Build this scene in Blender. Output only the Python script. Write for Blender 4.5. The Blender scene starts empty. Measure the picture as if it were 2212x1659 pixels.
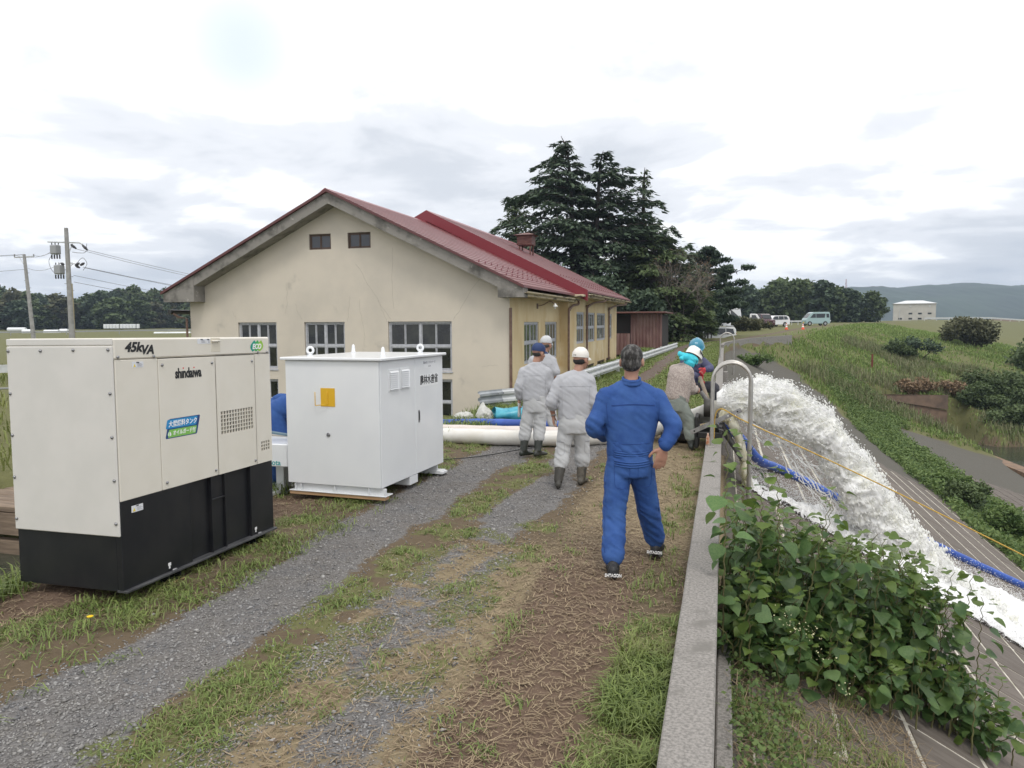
import bpy, math, random
import numpy as np
from mathutils import Vector, Matrix
rng = np.random.default_rng(7)
random.seed(7)
R = math.radians
sc = bpy.context.scene
C = sc.collection

# ---------------------------------------------------------------- camera
cam = bpy.data.cameras.new("camera")
cam.sensor_fit = 'HORIZONTAL'
cam.sensor_width = 36.0
cam.lens = 36.0 * 1597.0 / 2212.0
cam.clip_start = 0.05
cam.clip_end = 9000
co = bpy.data.objects.new("camera", cam)
C.objects.link(co)
_f = Vector((-0.27466497, 0.95787057, -0.0839233))
_r = Vector((0.96136964, 0.27521118, -0.00521749))
_u = Vector((-0.01809895, 0.08211438, 0.99645856))
m = Matrix(((_r.x, _u.x, -_f.x), (_r.y, _u.y, -_f.y), (_r.z, _u.z, -_f.z))).to_4x4()
m.translation = (0, 0, 1.95)
co.matrix_world = m
sc.camera = co

# ---------------------------------------------------------------- sky and sun
SUN_EL, SUN_ROT = R(58), R(150)
w = bpy.data.worlds.new("World")
sc.world = w
w.use_nodes = True
nt = w.node_tree
nt.nodes.clear()
N = nt.nodes.new
L = nt.links.new
out = N('ShaderNodeOutputWorld')
bg = N('ShaderNodeBackground')
sky = N('ShaderNodeTexSky')
sky.sky_type = 'NISHITA'
sky.sun_disc = False
sky.sun_elevation = SUN_EL
sky.sun_rotation = SUN_ROT
sky.air_density = 1.0
sky.dust_density = 2.0
tc = N('ShaderNodeTexCoord')
sep = N('ShaderNodeSeparateXYZ')
L(tc.outputs['Generated'], sep.inputs[0])
def math_n(op, a, b=None, c=None, clamp=False):
    n = N('ShaderNodeMath'); n.operation = op; n.use_clamp = clamp
    for i, v in enumerate((a, b, c)):
        if v is None: continue
        if isinstance(v, (int, float)): n.inputs[i].default_value = v
        else: L(v, n.inputs[i])
    return n.outputs[0]
zc = math_n('ADD', math_n('MAXIMUM', sep.outputs[2], 0.0), 0.16)
px = math_n('DIVIDE', sep.outputs[0], zc)
py = math_n('DIVIDE', sep.outputs[1], zc)
cmb = N('ShaderNodeCombineXYZ')
L(px, cmb.inputs[0]); L(py, cmb.inputs[1])
def noise_w(scale, detail, rough, off, dist=0.0):
    mp = N('ShaderNodeMapping'); mp.inputs['Location'].default_value = off
    L(cmb.outputs[0], mp.inputs[0])
    n = N('ShaderNodeTexNoise'); n.inputs['Scale'].default_value = scale
    n.inputs['Detail'].default_value = detail; n.inputs['Roughness'].default_value = rough
    n.inputs['Distortion'].default_value = dist
    L(mp.outputs[0], n.inputs['Vector'])
    return n.outputs[0]
def ramp(src, stops):
    r = N('ShaderNodeValToRGB'); L(src, r.inputs[0])
    e = r.color_ramp.elements
    e[0].position, e[0].color = stops[0][0], (*stops[0][1], 1)
    e[1].position, e[1].color = stops[1][0], (*stops[1][1], 1)
    for p, c in stops[2:]:
        k = e.new(p); k.color = (*c, 1)
    r.color_ramp.interpolation = 'EASE'
    return r.outputs[0]
def mixc(fac, a, b, mode='MIX'):
    n = N('ShaderNodeMix'); n.data_type = 'RGBA'; n.blend_type = mode
    if isinstance(fac, (int, float)): n.inputs[0].default_value = fac
    else: L(fac, n.inputs[0])
    for i, v in ((6, a), (7, b)):
        if isinstance(v, tuple): n.inputs[i].default_value = (*v, 1)
        else: L(v, n.inputs[i])
    return n.outputs[2]
big = noise_w(0.42, 7, 0.52, (3.1, 1.3, 0.0), 0.35)
fine = noise_w(1.9, 8, 0.55, (8.2, 4.4, 2.0), 0.3)
mixn = math_n('ADD', math_n('MULTIPLY', big, 0.62), math_n('MULTIPLY', fine, 0.38))
# cloud bellies are greyer low in the sky, thin bright stratus overhead
elev = math_n('MULTIPLY', math_n('MAXIMUM', sep.outputs[2], 0.0), 0.54)
lum = math_n('SUBTRACT', math_n('ADD', mixn, elev), math_n('ADD', math_n('MULTIPLY', math_n('MAXIMUM', sep.outputs[0], 0.0), 0.13), math_n('MULTIPLY', math_n('MAXIMUM', math_n('SUBTRACT', math_n('MULTIPLY', sep.outputs[0], -1.0), 0.45), 0.0), 0.10)))
clouds = ramp(lum, [(0.38, (0.47, 0.51, 0.575)), (0.60, (1.0, 1.0, 1.0)),
                    (0.47, (0.57, 0.60, 0.65)), (0.54, (0.72, 0.74, 0.78))])
# one thin break in the cloud shows blue
dotn = N('ShaderNodeVectorMath'); dotn.operation = 'DOT_PRODUCT'; L(tc.outputs['Generated'], dotn.inputs[0]); dotn.inputs[1].default_value = (-0.548, 0.771, 0.324)
gap = math_n('ADD', dotn.outputs['Value'], math_n('MULTIPLY', math_n('SUBTRACT', fine, 0.5), 0.0012))
gapf = ramp(gap, [(0.99955, (0, 0, 0)), (1.0, (.8, .8, .8))])
blue = mixc(1.0, sky.outputs[0], (0.085, 0.085, 0.085), 'MULTIPLY')
blue2 = mixc(0.85, blue, (0.66, 0.75, 0.80))
col = mixc(gapf, clouds, blue2)
L(col, bg.inputs[0])
bg.inputs[1].default_value = 1.0
L(bg.outputs[0], out.inputs[0])

sun = bpy.data.lights.new("sun", 'SUN')
sun.energy = 0.9
sun.angle = R(14)
sun.color = (1.0, 0.96, 0.9)
so = bpy.data.objects.new("sun", sun)
C.objects.link(so)
# sky sun_rotation runs clockwise from +Y
sd = Vector((math.sin(SUN_ROT) * math.cos(SUN_EL), math.cos(SUN_ROT) * math.cos(SUN_EL), math.sin(SUN_EL)))
so.rotation_euler = sd.to_track_quat('Z', 'Y').to_euler()
so.location = (0, 0, 60)
sc.view_settings.view_transform = 'Standard'
sc.view_settings.look = 'None'
sc.view_settings.gamma = 1
sc.view_settings.exposure = 0.44
sc.view_settings.use_curve_mapping = False
sc.render.engine = 'CYCLES'
sc.cycles.diffuse_bounces = 7

# ---------------------------------------------------------------- helpers
def vn(P, seed=0):
    """value noise, P (n,3) -> (n,) in 0..1"""
    P = np.asarray(P, float)
    i = np.floor(P).astype(np.int64); f = P - i
    f = f * f * (3 - 2 * f)
    def h(a):
        n = (a[:, 0] * 374761393 + a[:, 1] * 668265263 + a[:, 2] * 2147483647 + seed * 974711) & 0x7fffffff
        n = ((n ^ (n >> 13)) * 1274126177) & 0x7fffffff
        return ((n ^ (n >> 16)) & 0xffff) / 65535.0
    r = 0
    for dx in (0, 1):
        for dy in (0, 1):
            for dz in (0, 1):
                wgt = (f[:, 0] if dx else 1 - f[:, 0]) * (f[:, 1] if dy else 1 - f[:, 1]) * (f[:, 2] if dz else 1 - f[:, 2])
                r = r + wgt * h(i + np.array([dx, dy, dz]))
    return r
def fbm(P, oct=4, seed=0):
    P = np.asarray(P, float); s = 0; a = .5; t = 0
    for k in range(oct):
        s = s + a * vn(P * 2 ** k + 17.3 * k, seed + k); t += a; a *= .5
    return s / t
def fbm2(x, y, sc_, oct=4, seed=0):
    x = np.asarray(x, float)
    return fbm(np.stack([x * sc_, np.broadcast_to(y, x.shape) * sc_, np.full(x.shape, seed * 3.7)], -1).reshape(-1, 3), oct, seed).reshape(x.shape)
def sstep(a, b, x):
    t = np.clip((x - a) / (b - a), 0, 1); return t * t * (3 - 2 * t)

def link(o, parent=None):
    C.objects.link(o)
    if parent is not None: o.parent = parent
    return o
def tag(o, label=None, cat=None, group=None, kind=None):
    if label: o['label'] = label
    if cat: o['category'] = cat
    if group: o['group'] = group
    if kind: o['kind'] = kind
    return o
def thing(name, label, cat, loc=(0, 0, 0), rot=(0, 0, 0), group=None):
    o = bpy.data.objects.new(name, None)
    o.empty_display_size = .1
    C.objects.link(o); o.location = loc; o.rotation_euler = rot
    return tag(o, label, cat, group)
def mesh_np(name, V, F, mat=None, smooth=False, attrs=None, mats=None, midx=None):
    """V (n,3), F (m,k) ndarray or list of lists"""
    me = bpy.data.meshes.new(name)
    V = np.asarray(V, np.float32)
    if isinstance(F, np.ndarray):
        m_, k = F.shape
        me.vertices.add(len(V)); me.vertices.foreach_set('co', V.ravel())
        me.loops.add(m_ * k); me.loops.foreach_set('vertex_index', F.astype(np.int32).ravel())
        me.polygons.add(m_); me.polygons.foreach_set('loop_start', np.arange(0, m_ * k, k, dtype=np.int32))
        me.polygons.foreach_set('loop_total', np.full(m_, k, np.int32))
        me.update(calc_edges=True)
    else:
        me.from_pydata([tuple(map(float, v)) for v in V], [], [tuple(int(i) for i in f) for f in F])
    if smooth: me.polygons.foreach_set('use_smooth', np.ones(len(me.polygons), bool))
    for mm in (mats or ([mat] if mat else [])): me.materials.append(mm)
    if midx is not None: me.polygons.foreach_set('material_index', np.asarray(midx, np.int32))
    for an, av in (attrs or {}).items():
        at = me.attributes.new(an, 'FLOAT', 'POINT'); at.data.foreach_set('value', np.asarray(av, np.float32))
    me.validate()
    return me
def obj(name, V, F, mat=None, parent=None, smooth=False, **k):
    return link(bpy.data.objects.new(name, mesh_np(name, V, F, mat, smooth, **k)), parent)
class MB:
    def __init__(s): s.V = []; s.F = []; s.n = 0
    def add(s, V, F):
        V = np.asarray(V, float).reshape(-1, 3)
        s.V.append(V); s.F += [[i + s.n for i in f] for f in F]; s.n += len(V); return s
    def box(s, a, b, ch=0.0, M=None):
        a = np.array(a, float); b = np.array(b, float)
        lo, hi = np.minimum(a, b), np.maximum(a, b)
        ch = min(ch, .45 * float((hi - lo).min()))
        if ch <= 0:
            V = np.array([[x, y, z] for x in (lo[0], hi[0]) for y in (lo[1], hi[1]) for z in (lo[2], hi[2])])
            F = [[0, 1, 3, 2], [4, 6, 7, 5], [0, 4, 5, 1], [2, 3, 7, 6], [0, 2, 6, 4], [1, 5, 7, 3]]
        else:
            V = []; idx = {}
            for cx in (0, 1):
                for cy in (0, 1):
                    for cz in (0, 1):
                        cc = (cx, cy, cz)
                        for ax in range(3):
                            p = [0, 0, 0]
                            for k in range(3):
                                e = (lo[k], hi[k])[cc[k]]
                                p[k] = e if k == ax else e + (ch if cc[k] == 0 else -ch)
                            idx[(cc, ax)] = len(V); V.append(p)
            F = []
            for ax in range(3):
                o1, o2 = [(1, 2), (2, 0), (0, 1)][ax]
                for sd_ in (0, 1):
                    q = []
                    for (u_, v_) in ((0, 0), (1, 0), (1, 1), (0, 1)):
                        c_ = [0, 0, 0]; c_[ax] = sd_; c_[o1] = u_; c_[o2] = v_; q.append(idx[(tuple(c_), ax)])
                    F.append(q if sd_ else q[::-1])
                for u_ in (0, 1):
                    for v_ in (0, 1):
                        c0 = [0, 0, 0]; c0[o1] = u_; c0[o2] = v_; c1 = list(c0); c1[ax] = 1
                        c0 = tuple(c0); c1 = tuple(c1)
                        q = [idx[(c0, o1)], idx[(c1, o1)], idx[(c1, o2)], idx[(c0, o2)]]
                        F.append(q if (u_ ^ v_) else q[::-1])
            for c_ in [(x, y, z) for x in (0, 1) for y in (0, 1) for z in (0, 1)]:
                q = [idx[(c_, 0)], idx[(c_, 1)], idx[(c_, 2)]]
                F.append(q if (sum(c_) % 2) else q[::-1])
            V = np.array(V)
        if M is not None: V = V @ np.array(M.to_3x3()).T + np.array(M.translation)
        return s.add(V, F)
    def tube(s, P, r, n=8, cap=True, sx=1.0):
        P = np.array(P, float); k = len(P)
        r = np.broadcast_to(np.asarray(r, float), (k,))
        T = np.gradient(P, axis=0); T /= np.linalg.norm(T, axis=1)[:, None] + 1e-12
        up = np.array([0, 0, 1.]) if abs(T[0][2]) < .9 else np.array([1., 0, 0])
        a = np.cross(up, T[0]); a /= np.linalg.norm(a)
        V = []; th = np.linspace(0, 2 * np.pi, n, endpoint=False)
        for i in range(k):
            a = a - T[i] * (a @ T[i]); a /= np.linalg.norm(a) + 1e-12
            b = np.cross(T[i], a)
            V.append(P[i] + r[i] * (np.cos(th)[:, None] * a * sx + np.sin(th)[:, None] * b))
        F = [[i * n + j, i * n + (j + 1) % n, (i + 1) * n + (j + 1) % n, (i + 1) * n + j] for i in range(k - 1) for j in range(n)]
        if cap: F += [list(range(n))[::-1], [(k - 1) * n + j for j in range(n)]]
        return s.add(np.vstack(V), F)
    def lathe(s, prof, n=16, c=(0, 0, 0), M=None):
        th = np.linspace(0, 2 * np.pi, n, endpoint=False)
        V = np.array([[r_ * math.cos(t) + c[0], r_ * math.sin(t) + c[1], z_ + c[2]] for r_, z_ in prof for t in th])
        k = len(prof)
        F = [[i * n + j, i * n + (j + 1) % n, (i + 1) * n + (j + 1) % n, (i + 1) * n + j] for i in range(k - 1) for j in range(n)]
        F += [list(range(n))[::-1], [(k - 1) * n + j for j in range(n)]]
        if M is not None: V = V @ np.array(M.to_3x3()).T + np.array(M.translation)
        return s.add(V, F)
    def prism(s, poly, ax, a, b):
        """extrude 2-D polygon (in the two other axes, cyclic order) along axis ax"""
        o1, o2 = [(1, 2), (2, 0), (0, 1)][ax]; V = []
        for t in (a, b):
            for (p, q) in poly:
                v = [0, 0, 0]; v[ax] = t; v[o1] = p; v[o2] = q; V.append(v)
        n = len(poly)
        F = [[i, (i + 1) % n, n + (i + 1) % n, n + i] for i in range(n)]
        F += [list(range(n))[::-1], list(range(n, 2 * n))]
        return s.add(V, F)
    def quad(s, a, b, c, d): return s.add([a, b, c, d], [[0, 1, 2, 3]])
    def ell(s, c, r, n=10, M=None):
        pr = [(math.sin(t), -math.cos(t)) for t in np.linspace(0.12, math.pi - .12, n)]
        th = np.linspace(0, 2 * np.pi, 2 * n, endpoint=False); m_ = 2 * n
        V = np.array([[q * math.cos(t) * r[0], q * math.sin(t) * r[1], z * r[2]] for q, z in pr for t in th])
        if M is not None: V = V @ np.array(M.to_3x3()).T
        V = V + np.array(c)
        F = [[i * m_ + j, i * m_ + (j + 1) % m_, (i + 1) * m_ + (j + 1) % m_, (i + 1) * m_ + j] for i in range(n - 1) for j in range(m_)]
        F += [list(range(m_))[::-1], [(n - 1) * m_ + j for j in range(m_)]]
        return s.add(V, F)
    def build(s, name, mat, parent=None, smooth=False):
        me = bpy.data.meshes.new(name)
        me.from_pydata([tuple(v) for v in np.vstack(s.V).tolist()], [], s.F)
        if smooth:
            me.polygons.foreach_set('use_smooth', np.ones(len(me.polygons), bool))
            if smooth == 'auto':
                me.set_sharp_from_angle(angle=R(40))
        if mat: me.materials.append(mat)
        return link(bpy.data.objects.new(name, me), parent)
def spline(pts, n=8):
    P = [np.array(p, float) for p in pts]; P = [2 * P[0] - P[1]] + P + [2 * P[-1] - P[-2]]; o_ = []
    for i in range(1, len(P) - 2):
        for t in np.linspace(0, 1, n, endpoint=False):
            a, b, c, d = P[i - 1:i + 3]
            o_.append(.5 * (2 * b + (c - a) * t + (2 * a - 5 * b + 4 * c - d) * t * t + (3 * b - a - 3 * c + d) * t ** 3))
    o_.append(P[-2]); return np.array(o_)
def copy_tree(o, parent=None, label=None, loc=None, rot=None):
    c = o.copy(); C.objects.link(c)
    if parent is not None: c.parent = parent
    if label: c['label'] = label
    if loc is not None: c.location = loc
    if rot is not None: c.rotation_euler = rot
    for ch in o.children: copy_tree(ch, c)
    return c

# ---------------------------------------------------------------- materials
def mat(name, col, rough=.6, metal=0., col2=None, ns=5., nlo=.35, nhi=.65, stretch=(1, 1, 1), bump=0., bs=60.,
        rnd=0., attr=None, acol=None, trans=0., coat=0., spec=.5, sss=0., emit=None, detail=5., col3=None, ns3=1., n3=(.5, .7), alpha=None):
    M_ = bpy.data.materials.new(name); M_.use_nodes = True
    t = M_.node_tree; b = t.nodes['Principled BSDF']; o_ = t.nodes['Material Output']
    def nn(k): return t.nodes.new(k)
    tc_ = nn('ShaderNodeTexCoord')
    def noise(s_, det, st=(1, 1, 1)):
        mp = nn('ShaderNodeMapping'); mp.inputs['Scale'].default_value = st
        t.links.new(tc_.outputs['Object'], mp.inputs[0])
        n = nn('ShaderNodeTexNoise'); n.inputs['Scale'].default_value = s_; n.inputs['Detail'].default_value = det
        n.inputs['Roughness'].default_value = .6
        t.links.new(mp.outputs[0], n.inputs['Vector']); return n.outputs[0]
    def rmp(src, lo, hi):
        mr = nn('ShaderNodeMapRange'); mr.inputs[1].default_value = lo; mr.inputs[2].default_value = hi
        mr.interpolation_type = 'SMOOTHSTEP'
        t.links.new(src, mr.inputs[0]); return mr.outputs[0]
    def mx(f, a, c, mode='MIX'):
        n = nn('ShaderNodeMix'); n.data_type = 'RGBA'; n.blend_type = mode
        for i, v in ((0, f), (6, a), (7, c)):
            if isinstance(v, (int, float)): n.inputs[i].default_value = v
            elif isinstance(v, tuple): n.inputs[i].default_value = (*v, 1)
            else: t.links.new(v, n.inputs[i])
        return n.outputs[2]
    cur = tuple(col)
    if col2: cur = mx(rmp(noise(ns, detail, stretch), nlo, nhi), cur, tuple(col2))
    if col3: cur = mx(rmp(noise(ns3, 4), *n3), cur, tuple(col3))
    if attr:
        a = nn('ShaderNodeAttribute'); a.attribute_name = attr
        cur = mx(a.outputs['Fac'], cur, tuple(acol))
    if rnd:
        oi = nn('ShaderNodeObjectInfo'); hs = nn('ShaderNodeHueSaturation')
        mr = nn('ShaderNodeMapRange'); mr.inputs[3].default_value = 1 - rnd; mr.inputs[4].default_value = 1 + rnd
        t.links.new(oi.outputs['Random'], mr.inputs[0]); t.links.new(mr.outputs[0], hs.inputs['Value'])
        if isinstance(cur, tuple): hs.inputs['Color'].default_value = (*cur, 1)
        else: t.links.new(cur, hs.inputs['Color'])
        cur = hs.outputs[0]
    if isinstance(cur, tuple): b.inputs['Base Color'].default_value = (*cur, 1)
    else: t.links.new(cur, b.inputs['Base Color'])
    b.inputs['Roughness'].default_value = rough; b.inputs['Metallic'].default_value = metal
    b.inputs['Specular IOR Level'].default_value = spec
    if coat: b.inputs['Coat Weight'].default_value = coat; b.inputs['Coat Roughness'].default_value = .08
    if alpha is not None: b.inputs['Alpha'].default_value = alpha
    if sss:
        b.inputs['Subsurface Weight'].default_value = sss; b.inputs['Subsurface Radius'].default_value = (1, 1, 1); b.inputs['Subsurface Scale'].default_value = .12
    if emit: b.inputs['Emission Color'].default_value = (*emit, 1); b.inputs['Emission Strength'].default_value = 1
    if bump:
        bn = nn('ShaderNodeBump'); bn.inputs['Strength'].default_value = 1; bn.inputs['Distance'].default_value = bump
        t.links.new(noise(bs, 4, stretch), bn.inputs['Height']); t.links.new(bn.outputs[0], b.inputs['Normal'])
    if trans:
        tr = nn('ShaderNodeBsdfTranslucent'); ms = nn('ShaderNodeMixShader'); ms.inputs[0].default_value = trans
        if isinstance(cur, tuple): tr.inputs[0].default_value = (*cur, 1)
        else: t.links.new(cur, tr.inputs[0])
        t.links.new(b.outputs[0], ms.inputs[1]); t.links.new(tr.outputs[0], ms.inputs[2]); t.links.new(ms.outputs[0], o_.inputs[0])
    return M_
# ---------------------------------------------------------------- terrain
CREST = np.array([[0, -30, 0], [0, 30, 0], [0, 50, .2], [.3, 54, .27], [1.2, 58, .34], [2.6, 61.5, .42], [4.5, 65, .5], [7.5, 76, .72],
                  [11, 92, .98], [16, 110, 1.2], [26, 140, 1.3], [47, 201, 1.5], [97, 289, 1.95], [400, 700, 2.2], [1500, 2000, 2.2]], float)
def crest_near(x, y):
    """signed distance (+ river side), crest height, along index"""
    x = np.asarray(x, float); y = np.asarray(y, float)
    best = np.full(x.shape, 1e9); sg = np.zeros(x.shape); z = np.zeros(x.shape); al = np.zeros(x.shape)
    for i in range(len(CREST) - 1):
        a, b = CREST[i], CREST[i + 1]; d = b[:2] - a[:2]; Ln = np.hypot(*d)
        t = np.clip(((x - a[0]) * d[0] + (y - a[1]) * d[1]) / Ln ** 2, 0, 1)
        qx, qy = a[0] + d[0] * t, a[1] + d[1] * t; dd = np.hypot(x - qx, y - qy)
        s_ = np.sign((x - a[0]) * d[1] - (y - a[1]) * d[0]); s_ = np.where(s_ == 0, 1, s_)
        m_ = dd < best
        best = np.where(m_, dd, best); sg = np.where(m_, s_, sg); z = np.where(m_, a[2] + (b[2] - a[2]) * t, z); al = np.where(m_, i + t, al)
    return best * sg, z, al
def height(x, y):
    x = np.asarray(x, float); y = np.asarray(y, float)
    s, zc_, al = crest_near(x, y)
    # river side
    k = sstep(5.6, 9.0, al)                       # 0 = paved bay, 1 = grass bank beyond
    fA = np.where(s < .1, .42, np.where(s < .2, .42 + .8 * (s - .1), .5 + .55 * (s - .2)))
    fA = np.where(s < 8.7, fA, 5.175 + .08 * (s - 8.7)); fA = np.where(s < 10, fA, 5.28 + .31 * (s - 10))
    fB = .02 * s + .19 * np.clip(s - 2.5, 0, 200)
    fB = np.maximum(fB, 0)
    f = fA * (1 - k) + fB * k
    f = np.minimum(f, 8.6)
    zr = zc_ - f
    # land side
    l = -s
    kk = sstep(66, 84, y)
    zl = zc_ - (.65 + .4 * sstep(45, 60, y)) * sstep(4.6, 7.2, l) * (1 - kk) - zc_ * sstep(18, 60, l) * .8
    zl = zl - 1.5 * sstep(5.2, 6.6, l) * (1 - sstep(10.5, 12, l)) * sstep(-8, -6, y) * (1 - sstep(9.0, 11.0, y))   # canal
    zl = zl + .6 * sstep(60, 200, l) * (1 - kk)
    z = np.where(s > -.03, zr, zl)
    # far bank bulge of bushes and culvert pool
    pool = sstep(9.9, 10.6, x) * (1 - sstep(0, .8, y - (64.2 + (x - 10.1) * .34))) * sstep(0, .6, y - (64.2 - 1.45 * (x - 10.1))) * (1 - sstep(18.2, 19, x))
    pool = np.maximum(pool, sstep(17.2, 17.9, x) * (1 - sstep(0, 1.5, y - np.interp(x, [17.8, 18.5, 19.7, 24, 40], [64.5, 61, 60, 62, 60]))) * (s > 0))
    z = np.where(s > 0, z * (1 - pool) + np.minimum(z, -7.9) * pool, z)
    return z
def relief(x, y, z):
    s, _, _ = crest_near(x, y)
    n = (fbm2(x, y, .9, 4, 3) - .5) * .10 + (fbm2(x, y, 5, 3, 5) - .5) * .035
    a = np.where(s < -.25, .55 * sstep(-.25, -.9, s) + .1, 0.)
    a = a + np.where(s < -4.5, 1.5, 0)
    dirt = sstep(-1.7, -1.2, x) * (1 - sstep(-.55, -.35, x)) * (1 - sstep(9, 13, y)) * (s < 0)
    a = a + 1.0 * dirt
    far = sstep(8.9, 11, s) * 6 + np.where((s > .1) & (s < 8.9), 0.0, 0)
    _, _, al = crest_near(x, y)
    far = np.where((s > 10.15) & (al < 4), 0, far)
    k = sstep(6, 8, al)
    a = a * (1 - k * (s > 0)) + far * (s > 0) * .8 + k * (s > 2) * 5
    return z + n * a
def ground_z(x, y):
    return relief(x, y, height(x, y))
def axis(segs):
    o_ = []
    for a, b, st in segs: o_ += list(np.arange(a, b, st))
    return np.array(o_ + [segs[-1][1]])
def geo(a, b, n): return list(a * (b / a) ** (np.arange(n) / n))
xs = np.concatenate([-np.array(geo(60, 3600, 26)[::-1]), axis([(-58, -20, 1.6), (-20, -12, .6), (-12, -5, .25), (-5, -.25, .06)]),
                     [-.205, -.2, -.1, 0.0, .02, .1, .2, .3, .45, .6, .8], axis([(1, 4, .25), (4, 12, .35), (12, 24, .6), (24, 60, 1.5)]), geo(62, 3600, 26)])
ys = np.concatenate([axis([(-30, -2, 2.0), (-2, 2, .5), (2, 9, .06), (9, 16, .1), (16, 30, .3), (30, 75, .6), (75, 150, 1.6)]), geo(152, 4200, 34)])
XX, YY = np.meshgrid(xs, ys, indexing='ij')
ZZ = ground_z(XX, YY)
S_, CZ_, AL_ = crest_near(XX, YY)
def zones(x, y):
    s, _, al = crest_near(x, y); l = -s
    sh = sstep(10, 18, y)
    wob = (fbm2(x * 0 + 1.0, y, .35, 3, 9) - .5) * .5
    cL = 3.1 - .5 * sh + wob * .5; cR = 1.95 - .45 * sh + wob * .6
    wL = .36 + .04 * sh; wR = .24 + .05 * sh
    n1 = fbm2(x, y, 1.3, 4, 11); n2 = fbm2(x, y, 3.0, 4, 12); n3 = fbm2(x, y, .6, 3, 13)
    tl = 1 - sstep(wL - .15, wL + .2, np.abs(l - cL) + (n1 - .5) * .55)
    # right track: patchy and wider near the camera
    wRr = wR + .25 * (1 - sstep(3, 6.5, y))
    tr = (1 - sstep(wRr - .18, wRr + .2, np.abs(l - cR) + (n1 - .5) * .7))
    tr = tr * sstep(.30, .62, n2 + .22 * sstep(4.5, 7.5, y))
    far = sstep(13, 20, y)
    gravel = np.maximum(tl, tr) * (l > -.1)
    gravel = gravel * (1 - .55 * far)
    dirt = sstep(.45, .7, l) * (1 - sstep(1.15, 1.5, l + (n1 - .5) * .7)) * (1 - sstep(6.0, 12, y + (n3 - .5) * 6))
    dirt = np.maximum(dirt, far * (1 - sstep(.2, .4, np.abs(l - cL) - .05)) * .9)
    dirt = np.maximum(dirt, sstep(4.0, 4.5, l + (n3 - .5) * 1.2) * (1 - sstep(5.6, 6.2, l)) * (1 - sstep(10, 13, y)) * .8)
    straw = sstep(1.15, 1.4, l) * (1 - sstep(2.2, 2.5, l)) * (1 - sstep(4.5, 8.0, y)) * .8
    straw = np.maximum(straw, (1 - sstep(1.3, 1.8, l)) * (1 - sstep(16, 24, y)) * (.34 + .28 * sstep(4.5, 8, y)))
    straw = np.maximum(straw, sstep(.42, .6, n2) * .35)
    # green: middle strip, both verges, everything beyond
    mid = sstep(cR + .16, cR + .34, l + (n1 - .5) * .5) * (1 - sstep(cL - .42, cL - .22, l + (n1 - .5) * .5)) * (.45 + .55 * sstep(.40, .52, n2))
    ver = sstep(cL + .30, cL + .60, l + (n1 - .5) * .7) * (.12 + .88 * sstep(.46, .60, n2)) * (1 - .75 * sstep(4.1, 4.7, l + (n3 - .5) * 1.0) * (1 - sstep(8, 10, y)))
    edge = (1 - sstep(.32, .75, l + (n1 - .5) * .5)) * (l > .15) * (.35 + .65 * (1 - sstep(4, 5.5, y)) + .3 * sstep(.5, .6, n2))
    ctr = (1 - sstep(.0, .35, np.abs(l - cR + .55) - .2)) * .35
    nearg = sstep(1.3, 1.6, l) * (1 - sstep(2.4, 2.6, l)) * (1 - sstep(6, 8, y)) * sstep(.44, .56, fbm2(x, y, 1.9, 3, 15)) * .85
    grass = np.maximum.reduce([mid * .95, nearg, ver, edge * (.6 + .4 * sstep(.4, .6, n3)), ctr * sstep(.4, .6, n2)])
    grass = grass * (.35 + .65 * sstep(.36, .56, n2))
    grass = np.where(l > 6, .95, grass)
    grass = np.where((y > 16) & (l > 0), np.maximum(grass, (1 - np.maximum(gravel, dirt)) * .9), grass)
    river = l < -.05
    yb = np.interp(x, [-1, 1, 3, 4.6, 5.5, 7.3, 7.8, 8.4], [58, 58, 59, 58.6, 57.9, 54.9, 46.6, 30]) + (n1 - .5) * 3
    rg = np.where((al > 6.2) | ((y > yb) & (x > .6)), 1.0, sstep(8.3, 8.9, s)); rg = np.where(s < .2, 0, rg); rg = np.where(height(x, y) < -6.9, 0, rg)
    near = (s > .1) & (y < 10.5) & (s < .2 + .22 * (10.5 - y) + .5 * (n1 - .5))
    grass = np.where(river, rg, grass); gravel = np.where(river, 0, gravel)
    dirt = np.where(river, np.where(near, .7, 0), dirt); straw = np.where(river, np.where(near, .75 * sstep(.4, .6, n2), 0), straw)
    conc = np.where(river & (s < 17) & (rg < .5) & ~near & (al < 6), 1.0, 0.)
    conc = np.where(river & (s > 10.3) & (s < 18) & (al < 3.6) & (y < 56), 1.0, conc); grass = np.where(conc > .5, 0, grass)
    return gravel, grass, dirt, straw, conc
G_, GR_, DI_, ST_, CO_ = zones(XX, YY)
nx, ny = XX.shape
idx = np.arange(nx * ny).reshape(nx, ny)
Fq = np.stack([idx[:-1, :-1], idx[1:, :-1], idx[1:, 1:], idx[:-1, 1:]], -1).reshape(-1, 4)
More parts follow.
